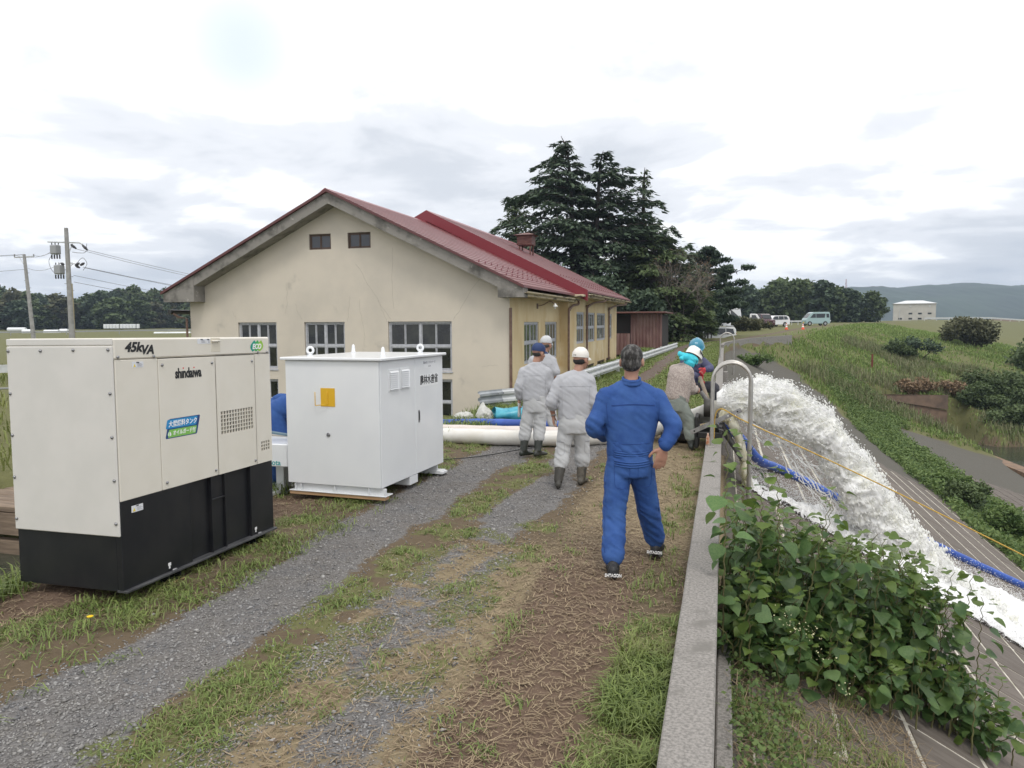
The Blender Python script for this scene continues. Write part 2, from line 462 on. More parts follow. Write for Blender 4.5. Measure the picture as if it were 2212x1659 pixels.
def ground_material():
    M_ = bpy.data.materials.new('soil_gravel_and_turf'); M_.use_nodes = True
    t = M_.node_tree; b = t.nodes['Principled BSDF']; nn = t.nodes.new; lk = t.links.new
    tc_ = nn('ShaderNodeTexCoord')
    def noise(s_, det=4, r_=.6, kind='n'):
        n = nn('ShaderNodeTexNoise' if kind == 'n' else 'ShaderNodeTexVoronoi'); n.inputs['Scale'].default_value = s_
        if kind == 'n': n.inputs['Detail'].default_value = det; n.inputs['Roughness'].default_value = r_
        lk(tc_.outputs['Object'], n.inputs['Vector']); return n
    def at(nm):
        a = nn('ShaderNodeAttribute'); a.attribute_name = nm; return a.outputs['Fac']
    def mth(op, a, c, cl=False):
        n = nn('ShaderNodeMath'); n.operation = op; n.use_clamp = cl
        for i, v in enumerate((a, c)):
            if isinstance(v, (int, float)): n.inputs[i].default_value = v
            else: lk(v, n.inputs[i])
        return n.outputs[0]
    def edge(a, nz, k=.9):
        v = mth('ADD', a, mth('MULTIPLY', mth('SUBTRACT', nz, .5), k))
        mr = nn('ShaderNodeMapRange'); mr.interpolation_type = 'SMOOTHSTEP'; mr.inputs[1].default_value = .38; mr.inputs[2].default_value = .62
        lk(v, mr.inputs[0]); return mr.outputs[0]
    def mx(f, a, c, mode='MIX'):
        n = nn('ShaderNodeMix'); n.data_type = 'RGBA'; n.blend_type = mode
        for i, v in ((0, f), (6, a), (7, c)):
            if isinstance(v, (int, float)): n.inputs[i].default_value = v
            elif isinstance(v, tuple): n.inputs[i].default_value = (*v, 1)
            else: lk(v, n.inputs[i])
        return n.outputs[2]
    nA, nB, nC = noise(9, 6).outputs[0], noise(45, 5).outputs[0], noise(2.2, 5).outputs[0]
    vor = noise(70, kind='v'); vor2 = noise(28, kind='v')
    soil = mx(nA, (.075, .050, .037), (.150, .106, .078))
    soil = mx(mth('MULTIPLY', nB, .5), soil, (.20, .135, .095))
    gv = mx(vor.outputs['Color'], (.085, .088, .098), (.20, .202, .21))
    vbw = nn('ShaderNodeRGBToBW'); lk(vor.outputs['Color'], vbw.inputs[0])
    gv = mx(vbw.outputs[0], (.088, .090, .098), (.26, .258, .258))
    gv = mx(mth('MULTIPLY', nC, .8), gv, (.17, .148, .13))
    gr = mx(nA, (.075, .085, .03), (.17, .19, .065)); gr = mx(mth('MULTIPLY', nC, .6), gr, (.17, .155, .08))
    stw = mx(nB, (.19, .145, .085), (.36, .30, .19))
    cc = mx(nA, (.085, .078, .070), (.145, .132, .118)); cc = mx(mth('MULTIPLY', nC, .45), cc, (.10, .105, .075))
    cur = mx(edge(at('dirt'), nA), mx(.5, soil, (.12, .10, .06)), soil)
    cur = mx(mth('MULTIPLY', edge(at('straw'), nB), .75), cur, stw)
    cur = mx(edge(at('gravel'), nA), cur, gv)
    cur = mx(mth('MULTIPLY', edge(at('grass'), nA, .7), .85), cur, gr)
    cur = mx(at('conc'), cur, cc)
    lk(cur, b.inputs['Base Color']); b.inputs['Roughness'].default_value = .95; b.inputs['Specular IOR Level'].default_value = .2
    bn = nn('ShaderNodeBump'); bn.inputs['Distance'].default_value = .02; bn.inputs['Strength'].default_value = .9
    h = mth('ADD', mth('MULTIPLY', nB, .7), mth('MULTIPLY', mth('MULTIPLY', vor.outputs['Distance'], at('gravel')), -.5))
    lk(h, bn.inputs['Height']); lk(bn.outputs[0], b.inputs['Normal'])
    return M_
MG = ground_material()
ground = obj('ground', np.stack([XX, YY, ZZ], -1).reshape(-1, 3), Fq, MG, smooth=True,
             attrs=dict(gravel=G_.ravel(), grass=GR_.ravel(), dirt=DI_.ravel(), straw=ST_.ravel(), conc=CO_.ravel()))
tag(ground, kind='structure')

# river and canal water
MW = mat('river_water', (.035, .042, .03), rough=.08, bump=.02, bs=1.6, stretch=(1, 3, 1), spec=.6)
def flat(name, poly, z, m_, cell=None):
    o_ = obj(name, [(x, y, z) for x, y in poly], [list(range(len(poly)))], m_); return tag(o_, kind='structure')
flat('river_water', [(9.8, 10), (400, 10), (400, 700), (300, 900), (60, 250), (25, 110), (16, 78), (9.8, 66)], -7.3, MW)
flat('canal_water', [(-12, -10), (-5.3, -10), (-5.3, 11), (-12, 11)], -1.55, MW)

# ---------------------------------------------------------------- stones, straw and grass of the track (near geometry)
def sample(n, x0, x1, y0, y1, wfun, near_pow=1.0):
    """random points weighted by wfun; denser towards the camera"""
    x = rng.uniform(x0, x1, n); u = rng.random(n)
    y = y0 * (y1 / y0) ** u if near_pow else rng.uniform(y0, y1, n)
    k = rng.random(n) < wfun(x, y); return x[k], y[k]
MGR = None
def blades(x, y, h, wd, lean, seed=0, z=None):
    n = len(x); a = rng.uniform(0, 2 * np.pi, n); dx, dy = np.cos(a), np.sin(a)
    z = ground_z(x, y) - .005 if z is None else z
    ln = lean * rng.uniform(.3, 1.4, n); px_, py_ = -dy * wd, dx * wd
    bx = np.stack([x, y, z], -1)
    m_ = bx + np.stack([dx * ln * h * .35, dy * ln * h * .35, h * .6], -1)
    tp = bx + np.stack([dx * ln * h, dy * ln * h, h * np.clip(1.05 - .45 * ln, .25, 1)], -1)
    o_ = np.stack([px_, py_, 0 * px_], -1)
    V = np.stack([bx - o_, bx + o_, m_ + o_ * .8, m_ - o_ * .8, tp], 1).reshape(-1, 3)
    i = np.arange(n)[:, None] * 5
    F = np.concatenate([i + np.array([0, 1, 2]), i + np.array([0, 2, 3]), i + np.array([3, 2, 4])], 0)
    r_ = np.repeat(rng.random(n), 5)
    return V, F, r_
MGRASS = mat('grass_blade', (.105, .155, .038), rough=.6, trans=.25, attr='rnd', acol=(.25, .32, .09), col2=(.20, .19, .08), ns=1.6, nlo=.46, nhi=.70)
MSTRAW = mat('dry_straw', (.34, .265, .165), rough=.8, attr='rnd', acol=(.15, .10, .06))
def scatter_grass(name, label, parts_, mat_=None):
    Vs, Fs, Rs, n = [], [], [], 0
    for V, F, r_ in parts_:
        Vs.append(V); Fs.append(F + n); Rs.append(r_); n += len(V)
    o_ = obj(name, np.vstack(Vs), (np.vstack(Fs) if len({f.shape[1] for f in Fs}) == 1 else np.vstack([f if f.shape[1] == 3 else np.vstack([f[:, :3], f[:, [0, 2, 3]]]) for f in Fs])), mat_ or MGRASS, attrs={'rnd': np.concatenate(Rs)})
    return tag(o_, label, name.replace('_', ' ') if False else 'grass', kind='stuff')
def clump(fx, fy, n_per, spread):
    x = np.repeat(fx, n_per) + rng.normal(0, spread, len(fx) * n_per); y = np.repeat(fy, n_per) + rng.normal(0, spread, len(fx) * n_per)
    return x, y
def gw(k=1.0, thr=.5):
    def f(x, y):
        z_ = zones(x, y); return np.clip((z_[1] - z_[0] * .6) * k, 0, 1) ** 1.5
    return f
pp = []
x, y = sample(42000, -5.2, -.25, 2.0, 16, gw()); pp.append(blades(x, y, rng.uniform(.015, .05, len(x)), .0022 + .0003 * y, 1.0))
x, y = sample(5200, -5.2, -.25, 2.0, 16, gw(.9)); x, y = clump(x, y, 16, .035); pp.append(blades(x, y, rng.uniform(.02, .075, len(x)), .0024 + .0003 * y, 1.5))
# taller tufts: beside the parapet, along the verge under the generator, canal bank
x, y = sample(900, -.52, -.24, 2.4, 5.6, lambda x, y: .75 * (1 - sstep(3.6, 5.0, y)) * sstep(.38, .5, fbm2(x, y, 2.5, 3, 34))); x, y = clump(x, y, 14, .035); pp.append(blades(x, y, rng.uniform(.04, .16, len(x)), .0042, 1.1))
x, y = sample(420, -.60, -.24, 5.0, 14, lambda x, y: .05 + .5 * sstep(.5, .62, fbm2(x, y, 1.6, 3, 33))); x, y = clump(x, y, 12, .05); pp.append(blades(x, y, rng.uniform(.03, .10, len(x)), .004, .9))
x, y = sample(1500, -4.3, -3.45, 2.4, 12.5, lambda x, y: .04 + .5 * sstep(.48, .62, fbm2(x, y, 1.3, 3, 31))); x, y = clump(x, y, 14, .06); pp.append(blades(x, y, rng.uniform(.02, .10, len(x)), .0042, 1.5))
x, y = sample(1500, -5.9, -4.9, 1.5, 13, lambda x, y: .6 + 0 * x); x, y = clump(x, y, 16, .08); pp.append(blades(x, y, rng.uniform(.08, .28, len(x)), .006, .9))
x, y = sample(2200, -4.9, -4.1, 11, 46, lambda x, y: .5 + 0 * x); x, y = clump(x, y, 14, .12); pp.append(blades(x, y, rng.uniform(.08, .32, len(x)), .006 + .0003 * y, .8))
x, y = sample(9000, -4.3, -.3, 16, 60, gw()); x, y = clump(x, y, 7, .09); pp.append(blades(x, y, rng.uniform(.03, .09, len(x)), .004 + .0004 * y, .9))
scatter_grass('track_grass', 'green grass growing in the middle strip and verges of the gravel track', pp)
# straw
def straws(x, y, ln, wd, z=None, tilt=.15):
    n = len(x); a = rng.uniform(0, np.pi, n); z = ground_z(x, y) if z is None else z
    d = np.stack([np.cos(a) * ln, np.sin(a) * ln, rng.normal(0, tilt, n) * ln], -1); c = np.stack([x, y, z + .012 + np.abs(d[:, 2])], -1)
    o_ = np.stack([-np.sin(a) * wd, np.cos(a) * wd, 0 * a], -1)
    b = np.stack([-np.sin(a), np.cos(a), 0 * a], -1) * (rng.normal(0, .12, n) * ln)[:, None]
    V = np.stack([c - d - o_, c - d + o_, c + b + o_, c + b - o_, c + d - o_ * .5, c + d + o_ * .5], 1).reshape(-1, 3)
    i = np.arange(n)[:, None] * 6
    F = np.concatenate([i + np.array([0, 3, 2, 1]), i + np.array([3, 4, 5, 2])], 0)
    return V, F, np.repeat(rng.random(n), 6)
def sw(x, y):
    z_ = zones(x, y); return np.clip(z_[3] * .9 + z_[2] * .6 + .04 - z_[0] * .5, 0, 1)
pp = []
x, y = sample(48000, -5.0, -.25, 2.0, 18, sw); pp.append(straws(x, y, rng.uniform(.01, .045, len(x)), .0014 + .0003 * y))
x, y = sample(26000, -4.8, -.3, 2.0, 12, lambda x, y: np.clip(zones(x, y)[3] * 1.1 + .05 - zones(x, y)[0] * .5, 0, 1)); pp.append(blades(x, y, rng.uniform(.008, .03, len(x)), .0018 + .0003 * y, 1.6))
pp[-1] = (pp[-1][0], pp[-1][1], pp[-1][2])
x, y = sample(2400, -2.6, -.3, 2.2, 12, sw); pp.append(straws(x, y, rng.uniform(.015, .055, len(x)), .0018))
x = rng.uniform(.1, 2.0, 11000); y = rng.uniform(2.6, 8, 11000); k = x < .25 + .3 * (9.5 - y)
pp.append(straws(x[k], y[k], rng.uniform(.02, .09, k.sum()), .0026, tilt=.35))
o_ = scatter_grass('dry_straw', 'cut dry straw lying over the bare soil beside the track', pp, MSTRAW); o_['category'] = 'straw'
# gravel stones
MST = mat('crushed_stone', (.13, .132, .14), rough=.85, attr='rnd', acol=(.36, .35, .34), col2=(.20, .185, .165), ns=3)
x, y = sample(70000, -3.9, -1.1, 2.0, 15, lambda x, y: np.clip(zones(x, y)[0] * 1.1 + .015, 0, 1))
n = len(x); s_ = rng.uniform(.003, .0095, n) * (1 + .9 * (rng.random(n) < .06)) * (1 + .02 * y)
base = np.array([[1, 0, 0], [0, 1, 0], [-1, 0, 0], [0, -1, 0], [0, 0, 1], [0, 0, -1.]])
jit = rng.uniform(.55, 1.3, (n, 6, 1)); a = rng.uniform(0, 6.28, n); ca, sa = np.cos(a), np.sin(a)
V = base[None] * jit * s_[:, None, None] * np.array([1.25, .9, .6]); V = np.stack([V[..., 0] * ca[:, None] - V[..., 1] * sa[:, None], V[..., 0] * sa[:, None] + V[..., 1] * ca[:, None], V[..., 2] + V[..., 0] * .3], -1)
V = V + np.stack([x, y, ground_z(x, y) + s_ * .25], -1)[:, None]
Fo = np.array([[0, 1, 4], [1, 2, 4], [2, 3, 4], [3, 0, 4], [1, 0, 5], [2, 1, 5], [3, 2, 5], [0, 3, 5]])
F = (np.arange(n)[:, None, None] * 6 + Fo[None]).reshape(-1, 3)
tag(obj('gravel', V.reshape(-1, 3), F, MST, attrs={'rnd': np.repeat(rng.random(n) ** 2, 6)}), 'blue grey crushed stone gravel in the two wheel ruts of the track', 'gravel', kind='stuff')

# ---------------------------------------------------------------- parapet wall
MCON = mat('weathered_concrete', (.30, .28, .26), rough=.9, col2=(.17, .16, .148), ns=60, nlo=.36, nhi=.66, bump=.002, bs=130, col3=(.17, .16, .145), ns3=4.5, n3=(.52, .72))
def parapet():
    root = thing('parapet_wall', 'low grey concrete parapet running along the river edge of the track', 'wall', (0, 0, 0))
    # straight sections butt end to end with small joints, then the curved end
    edges_ = [1.0, 2.6, 9.4, 16.2, 23.0, 29.8, 36.6, 43.4, 50.0]
    for i in range(len(edges_) - 1):
        a, b_ = edges_[i] + .004, edges_[i + 1] - .004; w0 = -.222 - .0008 * a * 0
        nseg = max(2, int((b_ - a) / .25)); yy = np.linspace(a, b_, nseg + 1)
        prof = [(-.225, -.4), (-.225, .192), (-.217, .2), (-.018, .2), (-.01, .192), (-.01, -1.1)]
        V = []; F = []
        for yk in yy:
            for q, (px_, pz) in enumerate(prof):
                j = (fbm(np.array([[px_ * 9, yk * 3, pz * 9]]), 2, 4)[0] - .5) * .008
                V.append((px_ + j * (q < 3) - 0 * j, yk, pz + j * (1 if 0 < q < 5 else 0)))
        m_ = len(prof)
        for k in range(nseg):
            for q in range(m_ - 1): F.append([k * m_ + q, (k + 1) * m_ + q, (k + 1) * m_ + q + 1, k * m_ + q + 1])
        F += [list(range(m_)), [nseg * m_ + q for q in range(m_)][::-1]]
        obj('wall_section', V, F, MCON, root)
    cp = spline([(-.11, 50.2), (0.05, 53.4), (.9, 57.6), (2.3, 61.2), (4.3, 64.5), (5.4, 66.4)], 5)
    V = []; F = []; T = np.gradient(cp, axis=0); T /= np.linalg.norm(T, axis=1)[:, None]
    for k, (p, t_) in enumerate(zip(cp, T)):
        nrm = np.array([t_[1], -t_[0]]); zt = crest_near(p[0], p[1])[1] + .18
        for o2, zz in ((-.1, -1.), (-.1, float(zt)), (.1, float(zt)), (.1, -1.6)):
            q = p + nrm * o2; V.append((q[0], q[1], zz))
    for k in range(len(cp) - 1):
        for q in range(3): F.append([k * 4 + q, (k + 1) * 4 + q, (k + 1) * 4 + q + 1, k * 4 + q + 1])
    F += [[0, 1, 2, 3], [len(V) - 1 - i for i in range(4)]]
    obj('curved_section', V, F, MCON, root)
    # footing ledge on the river side
    e = MB(); e.box((-.006, 1, -.75), (.085, 5.62, -.36), .01); e.build('footing', MCON, root)
    for yk in (13.4, 20.5, 27.5, 34.5): MB().box((-.008, yk, -.8), (.16, yk + .35, .12), .012).build('buttress', MCON, root)
    return root
parapet()

# ---------------------------------------------------------------- slope paving of separate slabs
MSL = mat('slope_slab_concrete', (.118, .098, .083), rough=.9, col2=(.165, .142, .122), ns=2.2, bump=.003, bs=40, stretch=(1, 6, 1), rnd=.1)
MJT = mat('slope_joint_mortar', (.60, .56, .49), rough=.95, col2=(.34, .32, .25), ns=6)
slope = tag(link(bpy.data.objects.new('slope_paving', None)), kind='structure')
ang = math.atan(.55)
def slab_mesh(name, lx, ly, t=.03):
    b_ = MB(); b_.box((0, 0, -t), (lx, ly, 0), .006); o2 = b_.build(name, MSL); return o2
n_done = 0; sx_ = .6; sl = sx_ / math.cos(ang)
proto = None
def wobble(j, k): return (math.sin(j * 12.9898 + k * 78.233) * 43758.5453) % 1 - .5
rest = MB()
yy0 = 3.6
for k in range(44):
    ya = yy0 + 1.25 * k
    for j in range(14):
        xa = .2 + sx_ * j
        off = .4 * (j % 2)
        gap = .034 + .0022 * max(0, ya - 8)
        M_ = Matrix.Translation((xa + gap / 2, ya + gap / 2, -.5 - .55 * (xa - .2 + gap / 2) + .016 + .004 * wobble(j, k))) @ Matrix.Rotation(ang, 4, 'Y')
        far_ = ya > 30 + j * .0
        if not far_ and n_done < 298:
            if proto is None: gap0 = gap; proto = slab_mesh('slab', sl - gap, 1.25 - gap); o2 = proto; o2.parent = slope
            else: o2 = proto.copy(); link(o2, slope)
            o2.matrix_world = M_ @ Matrix.Diagonal(((sl - gap * 1.3) / (sl - gap0), (1.25 - gap * 1.3) / (1.25 - gap0), 1, 1)); n_done += 1
        elif ya < np.interp(xa, [1, 4, 5.5, 7.3, 7.8, 8.4], [57.5, 58.5, 57, 54, 46, 30]): rest.box((0, 0, -.03), (sl - gap * 1.6, 1.25 - gap * 1.6, 0), 0, M_)
tag(rest.build('slab_field', MSL, slope), kind='stuff')
J = MB()
for (s0_, s1_) in ((.2, 8.62),):
    J.add([(s0_, 3.5, -.5 + .006), (s1_, 3.5, -.5 - .55 * (s1_ - .2) + .006), (s1_, 53, -.5 - .55 * (s1_ - .2) + .006), (s0_, 53, -.5 + .006)], [[0, 1, 2, 3]])
J.build('mortar_bed', MJT, slope)
# lower paving beyond the green strip, curbs, culvert
low = MB(); a2 = math.atan(.31)
for k in range(36):
    for j in range(10):
        xa = 10.3 + .62 * j; ya = 20 + 1.0 * k
        if ya > 63 - 1.45 * (xa - 10.1) - 1.6: continue
        M_ = Matrix.Translation((xa, ya, -5.28 - .31 * (xa - 10) + .10 + .006 * wobble(j, k))) @ Matrix.Rotation(a2, 4, 'Y')
        low.box((0, 0, -.12), (.59, .93, 0), .01, M_)
tag(low.build('lower_slab_field', MSL, slope), kind='stuff')
lb = MB(); lb.add([(10.2, 20, -5.28 + .02), (15.9, 20, -5.28 - .31 * 5.9 + .02), (15.9, 53.5, -5.28 - .31 * 5.9 + .02), (12.4, 59, -5.28 - .31 * 2.4 + .02), (10.2, 60, -5.28 + .02)], [[0, 1, 2, 3, 4]]); lb.build('mortar_bed', MJT, slope)
MCB = mat('pale_concrete_curb', (.27, .25, .22), rough=.9, col2=(.17, .15, .12), ns=3)
MCR = mat('brown_stained_concrete', (.20, .135, .095), rough=.9, col2=(.095, .07, .055), ns=1.2, nlo=.3, nhi=.75, bump=.004, bs=20)
cv = thing('culvert_outlet', 'brown stained concrete outlet wall with a sloping top beside the river', 'culvert', (10.1, 64.2, -7.6))
def lw(p): return (p[0] - 10.1, p[1] - 64.2, p[2] + 7.6)
def wallseg(name, a, b_, zb, za, zc2, th, par, m_=MCR):
    a = np.array(a, float); b_ = np.array(b_, float); d = (b_ - a) / np.linalg.norm(b_ - a); nr = np.array([-d[1], d[0]]) * th
    V = [lw((*p, zb)) for p in (a, b_, b_ + nr, a + nr)] + [lw((a[0], a[1], za)), lw((b_[0], b_[1], zc2)), lw((*(b_ + nr), zc2)), lw((*(a + nr), za))]
    return obj(name, V, [[0, 3, 2, 1], [4, 5, 6, 7], [0, 1, 5, 4], [1, 2, 6, 5], [2, 3, 7, 6], [3, 0, 4, 7]], m_, par)
wallseg('front_wall', (9.3, 63.6), (17.4, 66.6), -8.6, -3.95, -5.35, .35, cv)
wallseg('coping', (9.3, 63.45), (17.4, 66.45), -4.1, -3.88, -5.29, .14, cv)
wallseg('side_wall', (17.4, 66.6), (18.6, 70.5), -8.6, -5.4, -6.4, .4, cv)
wallseg('water_beam', (15.3, 66.0), (17.4, 46.5), -8.6, -7.05, -7.05, .9, cv, mat('wet_brown_beam', (.25, .16, .10), rough=.8, col2=(.15, .10, .07), ns=2))
wallseg('wing_curb', (9.2, 61.0), (12.8, 60.0), -8.6, -4.9, -6.2, .5, cv)
cb = MB(); cb.add([(15.9, 56.2, -7.15), (16.15, 20, -7.15), (16.75, 20, -7.22), (16.5, 56.4, -7.22), (15.9, 56.2, -7.6), (16.15, 20, -7.6), (16.75, 20, -7.9), (16.5, 56.4, -7.9)],
                  [[0, 3, 2, 1], [0, 1, 5, 4], [1, 2, 6, 5], [2, 3, 7, 6], [3, 0, 4, 7]])
tag(cb.build('water_edge_curb', MCB), 'pale concrete curb where the lower paving meets the river', 'curb')
# ---------------------------------------------------------------- machine hall
MPL = mat('cream_plaster', (.62, .56, .475), rough=.9, col2=(.52, .475, .41), ns=.55, nlo=.35, nhi=.72, bump=.002, bs=40, col3=(.30, .28, .25), ns3=.9, n3=(.60, .80), detail=7)
MPY = mat('yellowed_plaster', (.66, .54, .33), rough=.9, col2=(.56, .42, .22), ns=1.1, stretch=(1, 1, .35), bump=.002, bs=40, col3=(.70, .62, .45), ns3=.5, n3=(.5, .7))
MFA = mat('stained_concrete_fascia', (.25, .235, .215), rough=.95, col2=(.10, .095, .085), ns=2.2, nlo=.45, nhi=.7, bump=.006, bs=14, col3=(.42, .40, .36), ns3=5, n3=(.62, .75), detail=8)
MRF = mat('red_roof_metal', (.155, .036, .038), rough=.42, col2=(.20, .06, .06), ns=3, spec=.5, bump=.0015, bs=8)
MRD = mat('red_roof_edge', (.19, .018, .028), rough=.35)
MWF = mat('grey_painted_window_frame', (.50, .51, .55), rough=.5, col2=(.40, .41, .44), ns=12)
MGL = mat('dark_window_glass', (.012, .014, .015), rough=.04, col2=(.035, .038, .03), ns=2.5, spec=.55)
MGG = mat('greenish_window_glass', (.05, .06, .045), rough=.06, col2=(.12, .13, .11), ns=3.0, stretch=(1, 1, .4))
MBP = mat('brown_downpipe', (.13, .075, .055), rough=.5, col2=(.19, .12, .09), ns=8)
MBF = mat('brown_window_frame', (.10, .065, .05), rough=.6)
hall = thing('machine_hall', 'cream plastered hall with red metal roof and two small attic windows', 'building', (-10.55, 19, -1.6))
HO = np.array([-10.55, 19, -1.6])
def hall_obj(mb, name, m_, par=hall, smooth=False):
    mb.V = [v - HO for v in mb.V]; return mb.build(name, m_, par, smooth)
def wall_strip(mb, ax, c, x0, x1, z0, z1, holes, depth, inward):
    """wall face on plane (ax=1: y=c, spans x; ax=0: x=c, spans y) with rectangular holes and reveals"""
    zs = sorted(set([z0, z1] + [h[2] for h in holes] + [h[3] for h in holes]))
    def P(a, z, d=0): return (a, c + inward * d, z) if ax == 1 else (c + inward * d, a, z)
    def q(a, b_, za, zb):
        v = [P(a, za), P(b_, za), P(b_, zb), P(a, zb)]
        mb.add(v if ax == 1 else v, [[0, 1, 2, 3]])
    for za, zb in zip(zs[:-1], zs[1:]):
        hs = sorted([h for h in holes if h[2] <= za + 1e-6 and h[3] >= zb - 1e-6]); a = x0
        for h in hs: q(a, h[0], za, zb); a = h[1]
        q(a, x1, za, zb)
    for h in holes:
        for (a, za), (b_, zb) in (((h[0], h[2]), (h[1], h[2])), ((h[1], h[2]), (h[1], h[3])), ((h[1], h[3]), (h[0], h[3])), ((h[0], h[3]), (h[0], h[2]))):
            mb.add([P(a, za), P(b_, zb), P(b_, zb, depth), P(a, za, depth)], [[0, 1, 2, 3]])
GW = [(-13.93, -12.62, .60, 1.97), (-11.70, -10.40, .60, 1.97), (-9.05, -7.15, .60, 1.97), (-13.93, -12.62, -.9, .30), (-11.70, -10.40, -.9, .30), (-9.05, -7.15, -.9, .38)]
GU = [(-11.47, -10.77, 4.03, 4.47), (-10.24, -9.53, 4.03, 4.47)]
m_ = MB()
wall_strip(m_, 1, 19.0, -15.6, -5.5, -1.8, 2.62, GW, .14, 1)
wall_strip(m_, 1, 19.0, -11.55, -9.45, 2.62, 4.55, GU, .1, 1)
m_.add([(-15.6, 19, 2.62), (-11.55, 19, 2.62), (-11.55, 19, 4.765), (-15.6, 19, 2.80)], [[0, 1, 2, 3]])
m_.add([(-9.45, 19, 2.62), (-5.5, 19, 2.62), (-5.5, 19, 2.78), (-9.45, 19, 4.695)], [[0, 1, 2, 3]])
m_.add([(-11.55, 19, 4.55), (-9.45, 19, 4.55), (-9.45, 19, 4.695), (-10.57, 19, 5.24), (-11.55, 19, 4.765)], [[0, 1, 2, 3, 4]])
m_.add([(-15.6, 19, -1.8), (-15.6, 19, 2.62), (-15.6, 38, 2.62), (-15.6, 38, -1.8)], [[0, 1, 2, 3]])
hall_obj(m_, 'gable_wall', MPL)
S1 = [(20.47, 22.2, .72, 1.94), (23.05, 24.81, .72, 1.94)]
S2 = [(26.75, 28.3, 1.12, 2.30), (28.62, 30.76, 1.12, 2.30), (31.25, 33.6, 1.12, 2.30), (34.5, 35.6, 1.12, 2.30),
      (26.9, 28.3, -.7, .22), (28.9, 30.6, -.7, .22), (31.4, 33.4, -.7, .24), (33.9, 35.3, -.7, .26)]
m_ = MB(); wall_strip(m_, 0, -5.5, 19.0, 25.27, -1.8, 2.62, S1, .12, -1)
hall_obj(m_, 'side_wall', MPY)
m_ = MB(); wall_strip(m_, 0, -5.2, 25.27, 37.2, -1.8, 2.85, S2, .12, -1)
m_.add([(-5.5, 25.27, -1.8), (-5.2, 25.27, -1.8), (-5.2, 25.27, 2.85), (-5.5, 25.27, 2.85)], [[0, 1, 2, 3]])
m_.add([(-5.2, 37.2, -1.8), (-5.2, 37.2, 2.85), (-10.55, 37.2, 5.6), (-15.6, 37.2, 2.85), (-15.6, 37.2, -1.8)], [[0, 1, 2, 3, 4]])
hall_obj(m_, 'rear_side_wall', MPY)
m_ = MB(); m_.box((-15.3, 19.9, -1.7), (-5.9, 36.9, 2.4)); hall_obj(m_, 'dark_interior', mat('unlit_room_shade', (.03, .03, .03), rough=.9))  # near-black box stands for the shade of the unlit room
def window(ax, c, x0, x1, z0, z1, cols, rows, panes, fm=MWF, gm=MGL, rec=.06, ft=.05, inward=1):
    """ax=1 window in plane y=c; children: frame, sash, pane"""
    w_ = MB(); r0 = c + inward * rec
    def bx(mb, a, b_, za, zb, d0, d1):
        if ax == 1: mb.box((a, r0 + inward * d0, za), (b_, r0 + inward * d1, zb), .004)
        else: mb.box((r0 + inward * d0, a, za), (r0 + inward * d1, b_, zb), .004)
    e = .002
    bx(w_, x0 + e, x1 - e, z0 + e, z0 + ft, 0, .06); bx(w_, x0 + e, x1 - e, z1 - ft, z1 - e, 0, .06)
    bx(w_, x0 + e, x0 + ft, z0 + ft, z1 - ft, 0, .06); bx(w_, x1 - ft, x1 - e, z0 + ft, z1 - ft, 0, .06)
    W_, H_ = (x1 - x0 - ft) / cols, (z1 - z0 - ft) / rows
    for i in range(1, cols): bx(w_, x0 + ft / 2 + i * W_ - ft * .6, x0 + ft / 2 + i * W_ + ft * .6, z0 + ft, z1 - ft, .003, .05)
    for j in range(1, rows): bx(w_, x0 + ft, x1 - ft, z0 + ft / 2 + j * H_ - ft * .6, z0 + ft / 2 + j * H_ + ft * .6, .005, .052)
    wo = hall_obj(w_, 'window', fm, hall)
    for i in range(cols):
        for j in range(rows):
            a0 = x0 + ft / 2 + i * W_ + ft * .62; a1 = x0 + ft / 2 + (i + 1) * W_ - ft * .62
            b0 = z0 + ft / 2 + j * H_ + ft * .62; b1 = z0 + ft / 2 + (j + 1) * H_ - ft * .62
            p_ = (a1 - a0) / panes
            for k in range(panes):
                f_ = MB(); u0, u1 = a0 + k * p_ + .002, a0 + (k + 1) * p_ - .002; fw_ = .022
                dd = .012 + .012 * (k % 2)
                for (q0, q1, q2, q3) in ((u0, u1, b0, b0 + fw_), (u0, u1, b1 - fw_, b1), (u0, u0 + fw_, b0 + fw_, b1 - fw_), (u1 - fw_, u1, b0 + fw_, b1 - fw_)):
                    bx(f_, q0, q1, q2, q3, dd, dd + .025)
                s_o = hall_obj(f_, 'sash', fm, hall); s_o.parent = wo
                g_ = MB()
                v = [(u0 + fw_, b0 + fw_), (u1 - fw_, b0 + fw_), (u1 - fw_, b1 - fw_), (u0 + fw_, b1 - fw_)]; rr = r0 + inward * (dd + .014); tl_ = (k % 2 - .5) * .006
                vv = [((a, rr + tl_ * (q in (1, 2)), z) if ax == 1 else (rr + tl_ * (q in (1, 2)), a, z)) for q, (a, z) in enumerate(v)]
                g_.add(vv, [[0, 1, 2, 3]]); go_ = hall_obj(g_, 'pane', gm, hall); go_.parent = wo
for h in GW[:2]: window(1, 19.0, *h, 2, 2, 2)
window(1, 19.0, *GW[2], 2, 2, 2)
for h in GW[3:]: window(1, 19.0, *h, 2, 2, 2)
for h in GU: window(1, 19.0, *h, 1, 1, 2, fm=MBF, gm=mat('dull_attic_glass', (.05, .055, .07), rough=.15), ft=.035, rec=.04)
for h in S1: window(0, -5.5, *h, 1, 2, 4, gm=MGG, inward=-1, rec=.03, ft=.06)
for h in S2[:4]: window(0, -5.2, *h, 1, 2, 4 if h[1] - h[0] > 1.8 else 3, gm=MGG, inward=-1, rec=.03, ft=.06)
for h in S2[4:]: window(0, -5.2, *h, 1, 1, 4, gm=MGL, fm=MBF, inward=-1, rec=.03, ft=.05)
